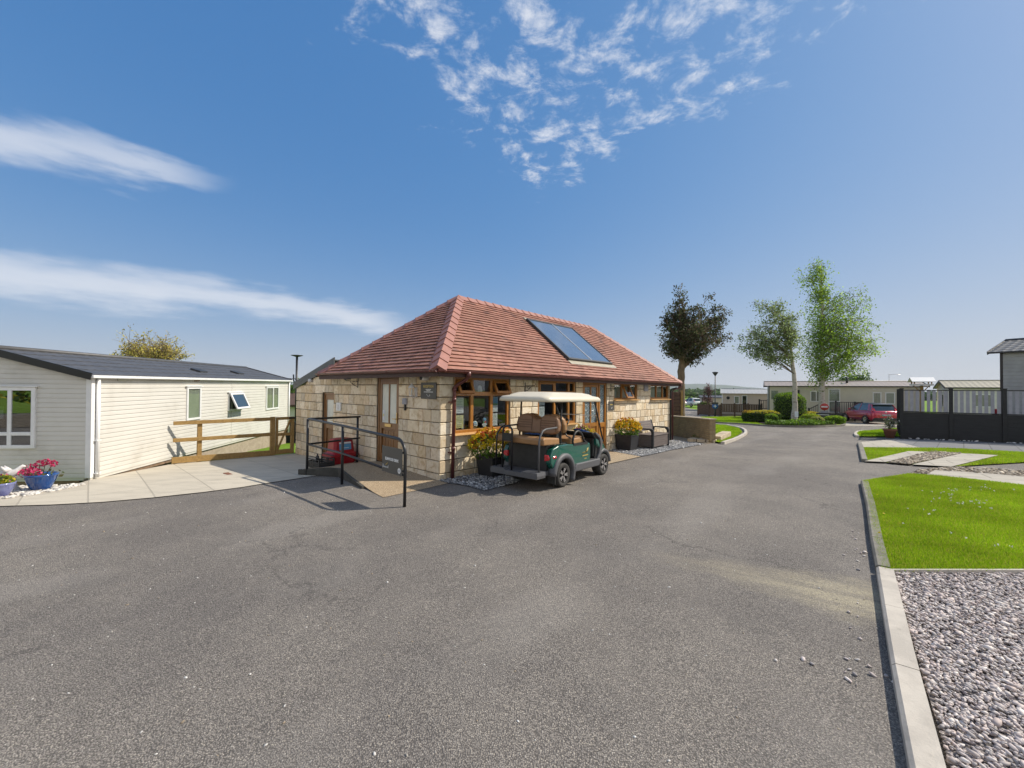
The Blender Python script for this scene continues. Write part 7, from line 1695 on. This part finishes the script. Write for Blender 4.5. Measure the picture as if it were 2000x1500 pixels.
def bungalow():
    r = empty('bungalow', (-16.8, 26.5, G(-16, 26.5)), R(-8), 'white walled bungalow with a dark roof glimpsed beyond the timber gate', 'house')
    MB().box((0, 0, -.4), (5, 4, 1.75)).build('wall', M['creamclad'], r); mb = MB(); mb.prism([(-.4, 1.66), (2, 2.35), (4.4, 1.66), (4.4, 1.80), (2, 2.5), (-.4, 1.80)], lambda u, v, w: (w, u, v), -.3, 5.3); mb.build('roof', M['brownfence'], r)
    w = MB().box((3.0, -.04, .55), (4.3, -.001, 1.45)).build('window', M['upvc'], r); MB().box((3.08, -.05, .62), (4.22, -.041, 1.38)).build('pane', M['carglass'], w)
    f = empty('boundary_wall', (-13.5, 19.5, G(-13.5, 19.5)), R(-12), 'dark low boundary wall behind the timber gate', 'wall'); MB().box((0, 0, -.3), (5.5, .2, .95)).build('wall_body', M['anth'], f)
bungalow()

# ------------------------------------------------------------------ lawns: short mown blades, daisies
def blades(name, poly, n, hgt, wid, cols, off, keep=None, seed=0):
    x, y = scatter_pts(poly, n, keep); n = len(x); rs = np.random.RandomState(seed)
    a = rs.uniform(0, 6.283, n); h = hgt * rs.uniform(.5, 1.3, n); w = wid * rs.uniform(.7, 1.3, n); l = h * rs.uniform(.1, .75, n); b = rs.uniform(0, 6.283, n)
    z = Gv(x, y) + off - .004
    V = np.stack([np.stack([x - np.cos(a) * w, y - np.sin(a) * w, z], 1), np.stack([x + np.cos(a) * w, y + np.sin(a) * w, z], 1), np.stack([x + np.cos(b) * l, y + np.sin(b) * l, z + h], 1)], 1)
    cols = np.array(cols); pat = (np.sin(x * 1.7 + 1) * np.cos(y * 2.1) * .12 + np.sin(x * 4.3 + y * 2.9) * np.sin(y * 5.1 - x) * .12 + 1.0)
    C = cols[rs.randint(0, len(cols), n)] * (rs.uniform(.75, 1.25, n) * pat)[:, None]
    tag(np_mesh(name, V.reshape(-1, 3), np.arange(3 * n).reshape(n, 3), M['grassblade'], C), kind='stuff')
LG = [(.25, .42, .010), (.30, .47, .014), (.195, .35, .010), (.36, .46, .03), (.27, .44, .012)]
lawnE = [(3.46, 3.80), (4.49, 5.08), (5.80, 6.64), (6.64, 7.70)] + lawnA[4:]
blades('lawn_grass', lawnE, 330000, .034, .0032, LG + [(.40, .40, .08)], .055, lambda x, y: x < 1.36 * y + 3.5, 1)
TRK = [(8.9, 10.45), (9.64, 9.72), (10.3, 9.40), (13.9, 11.55), (12.19, 12.55)]
blades('lawn_grass', lawnB, 62000, .05, .006, LG + [(.38, .38, .09)], .03, lambda x, y: (x < 1.36 * y + 4) & ~inside(TRK, x, y), 2)
blades('lawn_grass', lawnC, 16000, .06, .010, LG, .055, None, 3); blades('lawn_grass', lawnD, 26000, .06, .011, LG, .06, None, 4)
blades('lawn_grass', [(15.45, 31.0), (16.46, 28.7), (16.9, 27.3), (19, 32), (24, 36), (24, 41), (19.4, 41.8)], 20000, .06, .013, LG, .06, None, 5)
def daisies():
    rs = np.random.RandomState(12); P = []
    for cx, cy, k, s in ((6.9, 6.7, 9, .14), (6.95, 6.1, 14, .16), (6.6, 6.05, 7, .10), (5.75, 5.6, 5, .12), (4.9, 5.0, 2, .15), (8.2, 7.0, 8, .14), (5.2, 4.5, 4, .12), (7.5, 6.9, 7, .12)):
        for _ in range(k): P.append((cx + rs.normal() * s, cy + rs.normal() * s))
    P = np.array(P); k = inside(lawnA, P[:, 0], P[:, 1]); P = P[k]; x, y = P[:, 0], P[:, 1]; z = Gv(x, y) + .055 + .036
    parts = []
    for j in range(5): parts.append(leafset(np.stack([x, y, z], 1) + rs.normal(size=(len(x), 3)) * .005, .016, [(.75, .75, .72)], .1, 1.2, j))
    V, F, C = join(parts); tag(np_mesh('daisies', V, F, M['petal'], C), kind='stuff')
    x, y = scatter_pts(lawnA, 14); V, F, C = leafset(np.stack([x, y, Gv(x, y) + .095], 1), .028, [(.7, .52, .02)], .3, 1.1, 3); tag(np_mesh('dandelions', V, F, M['petal'], C), kind='stuff')
daisies()
def drain():
    x, y = -6.28, 9.05; r = empty('drain_cover', (x, y, G(x, y) + .016), R(-40), 'small rusty drain cover set in the patio flags', 'drain cover'); MB().box((-.16, -.05, -.02), (.16, .05, .006)).build('plate', M['terracotta'], r)
drain()
def behind():
    # drive and hedge behind the viewpoint: the caravan and office windows mirror them
    sheet('gravel_drive', [(-24, -13), (-1, -13), (-1, -4.5), (-24, -3.5)], .02, M['brownbed'], 2)
    rs = np.random.RandomState(9); n = 9000; x = rs.uniform(-26, 6, n); h = rs.uniform(0, 1, n) ** .8 * (3.0 + .8 * np.sin(x)); P = np.stack([x, -14.2 + rs.normal(size=n) * .5, h], 1); V, F, C = leafset(P, .32, DG + BG + GOLD, 0, 1.3, 4); tag(np_mesh('boundary_hedge', V, F, M['leaf'], C), kind='stuff')
behind()
def chips():                                   # loose pale chips on the tarmac
    n = 900; x = nrs.uniform(-6.5, 3.0, n); y = nrs.uniform(1.6, 8.5, n); pebbles('loose_chips', x, y, Gv(x, y) + .002, 0.0058, 1, [(.5, .48, .45), (.38, .35, .31), (.62, .6, .57), (.30, .24, .17)], .5)
chips()

# ------------------------------------------------------------------ far country
def far():
    rs = np.random.RandomState(77)
    def row(name, x0, x1, y0, dy, h0, h1, n, ls, cols, seed):
        x = rs.uniform(x0, x1, n); h = h0 + (h1 - h0) * (.5 + .3 * np.sin(x * .11 + seed) + .2 * np.sin(x * .37)); u = rs.uniform(0, 1, n) ** .7
        P = np.stack([x, y0 + rs.normal(size=n) * dy, Gv(x, np.full(n, y0)) - .1 + h * u], 1); V, F, C = leafset(P, ls, cols, 0, 1.2, seed); tag(np_mesh(name, V, F, M['leaf'], C), kind='stuff')
    D = [(.04, .07, .022), (.06, .095, .03), (.03, .05, .018)]
    row('hedgerow', -120, 320, 175, 1.5, 1.4, 2.6, 16000, 1.0, D, 1)
    row('hedgerow', -160, 520, 290, 4, 2.0, 4.2, 16000, 1.7, D, 2)
    row('distant_woods', -250, 900, 520, 25, 3.5, 7.5, 15000, 3.4, D, 3)
    row('distant_woods', -500, 1500, 900, 60, 5, 10.0, 14000, 6.0, D, 4)
    mb = MB()
    def hz(X, v): 
        p = 66 * math.exp(-((X - 1560) / 430) ** 2) * (1 if X < 1560 else 1) + 34 * math.exp(-((X - 2150) / 420) ** 2) + 20 * math.exp(-((X - 900) / 600) ** 2) + 9 + 3 * math.sin(X * .011) + 2 * math.sin(X * .031)
        return -3 + p * math.sin(v * math.pi) ** 1.2 if 0 < v < 1 else -5
    mb.grid(lambda X, v: (X, 2900 + v * 1500, hz(X, v)), np.linspace(-4500, 5500, 160), np.linspace(0, 1, 15)); tag(mb.build('hills', M['hill']), kind='structure')
far()
def haze():
    m = bpy.data.materials.new('haze'); m.use_nodes = True; T = NT(m.node_tree); T.n.remove(T.n['Principled BSDF'])
    v = T.new('ShaderNodeVolumePrincipled'); v.inputs['Color'].default_value = (.80, .87, .96, 1); v.inputs['Density'].default_value = 0.00013; v.inputs['Anisotropy'].default_value = 0.15
    T.l.new(v.outputs[0], T.n['Material Output'].inputs['Volume'])
    tag(MB().box((-6300, -6300, -9), (6300, 6300, 95)).build('haze', m), kind='stuff')
haze()
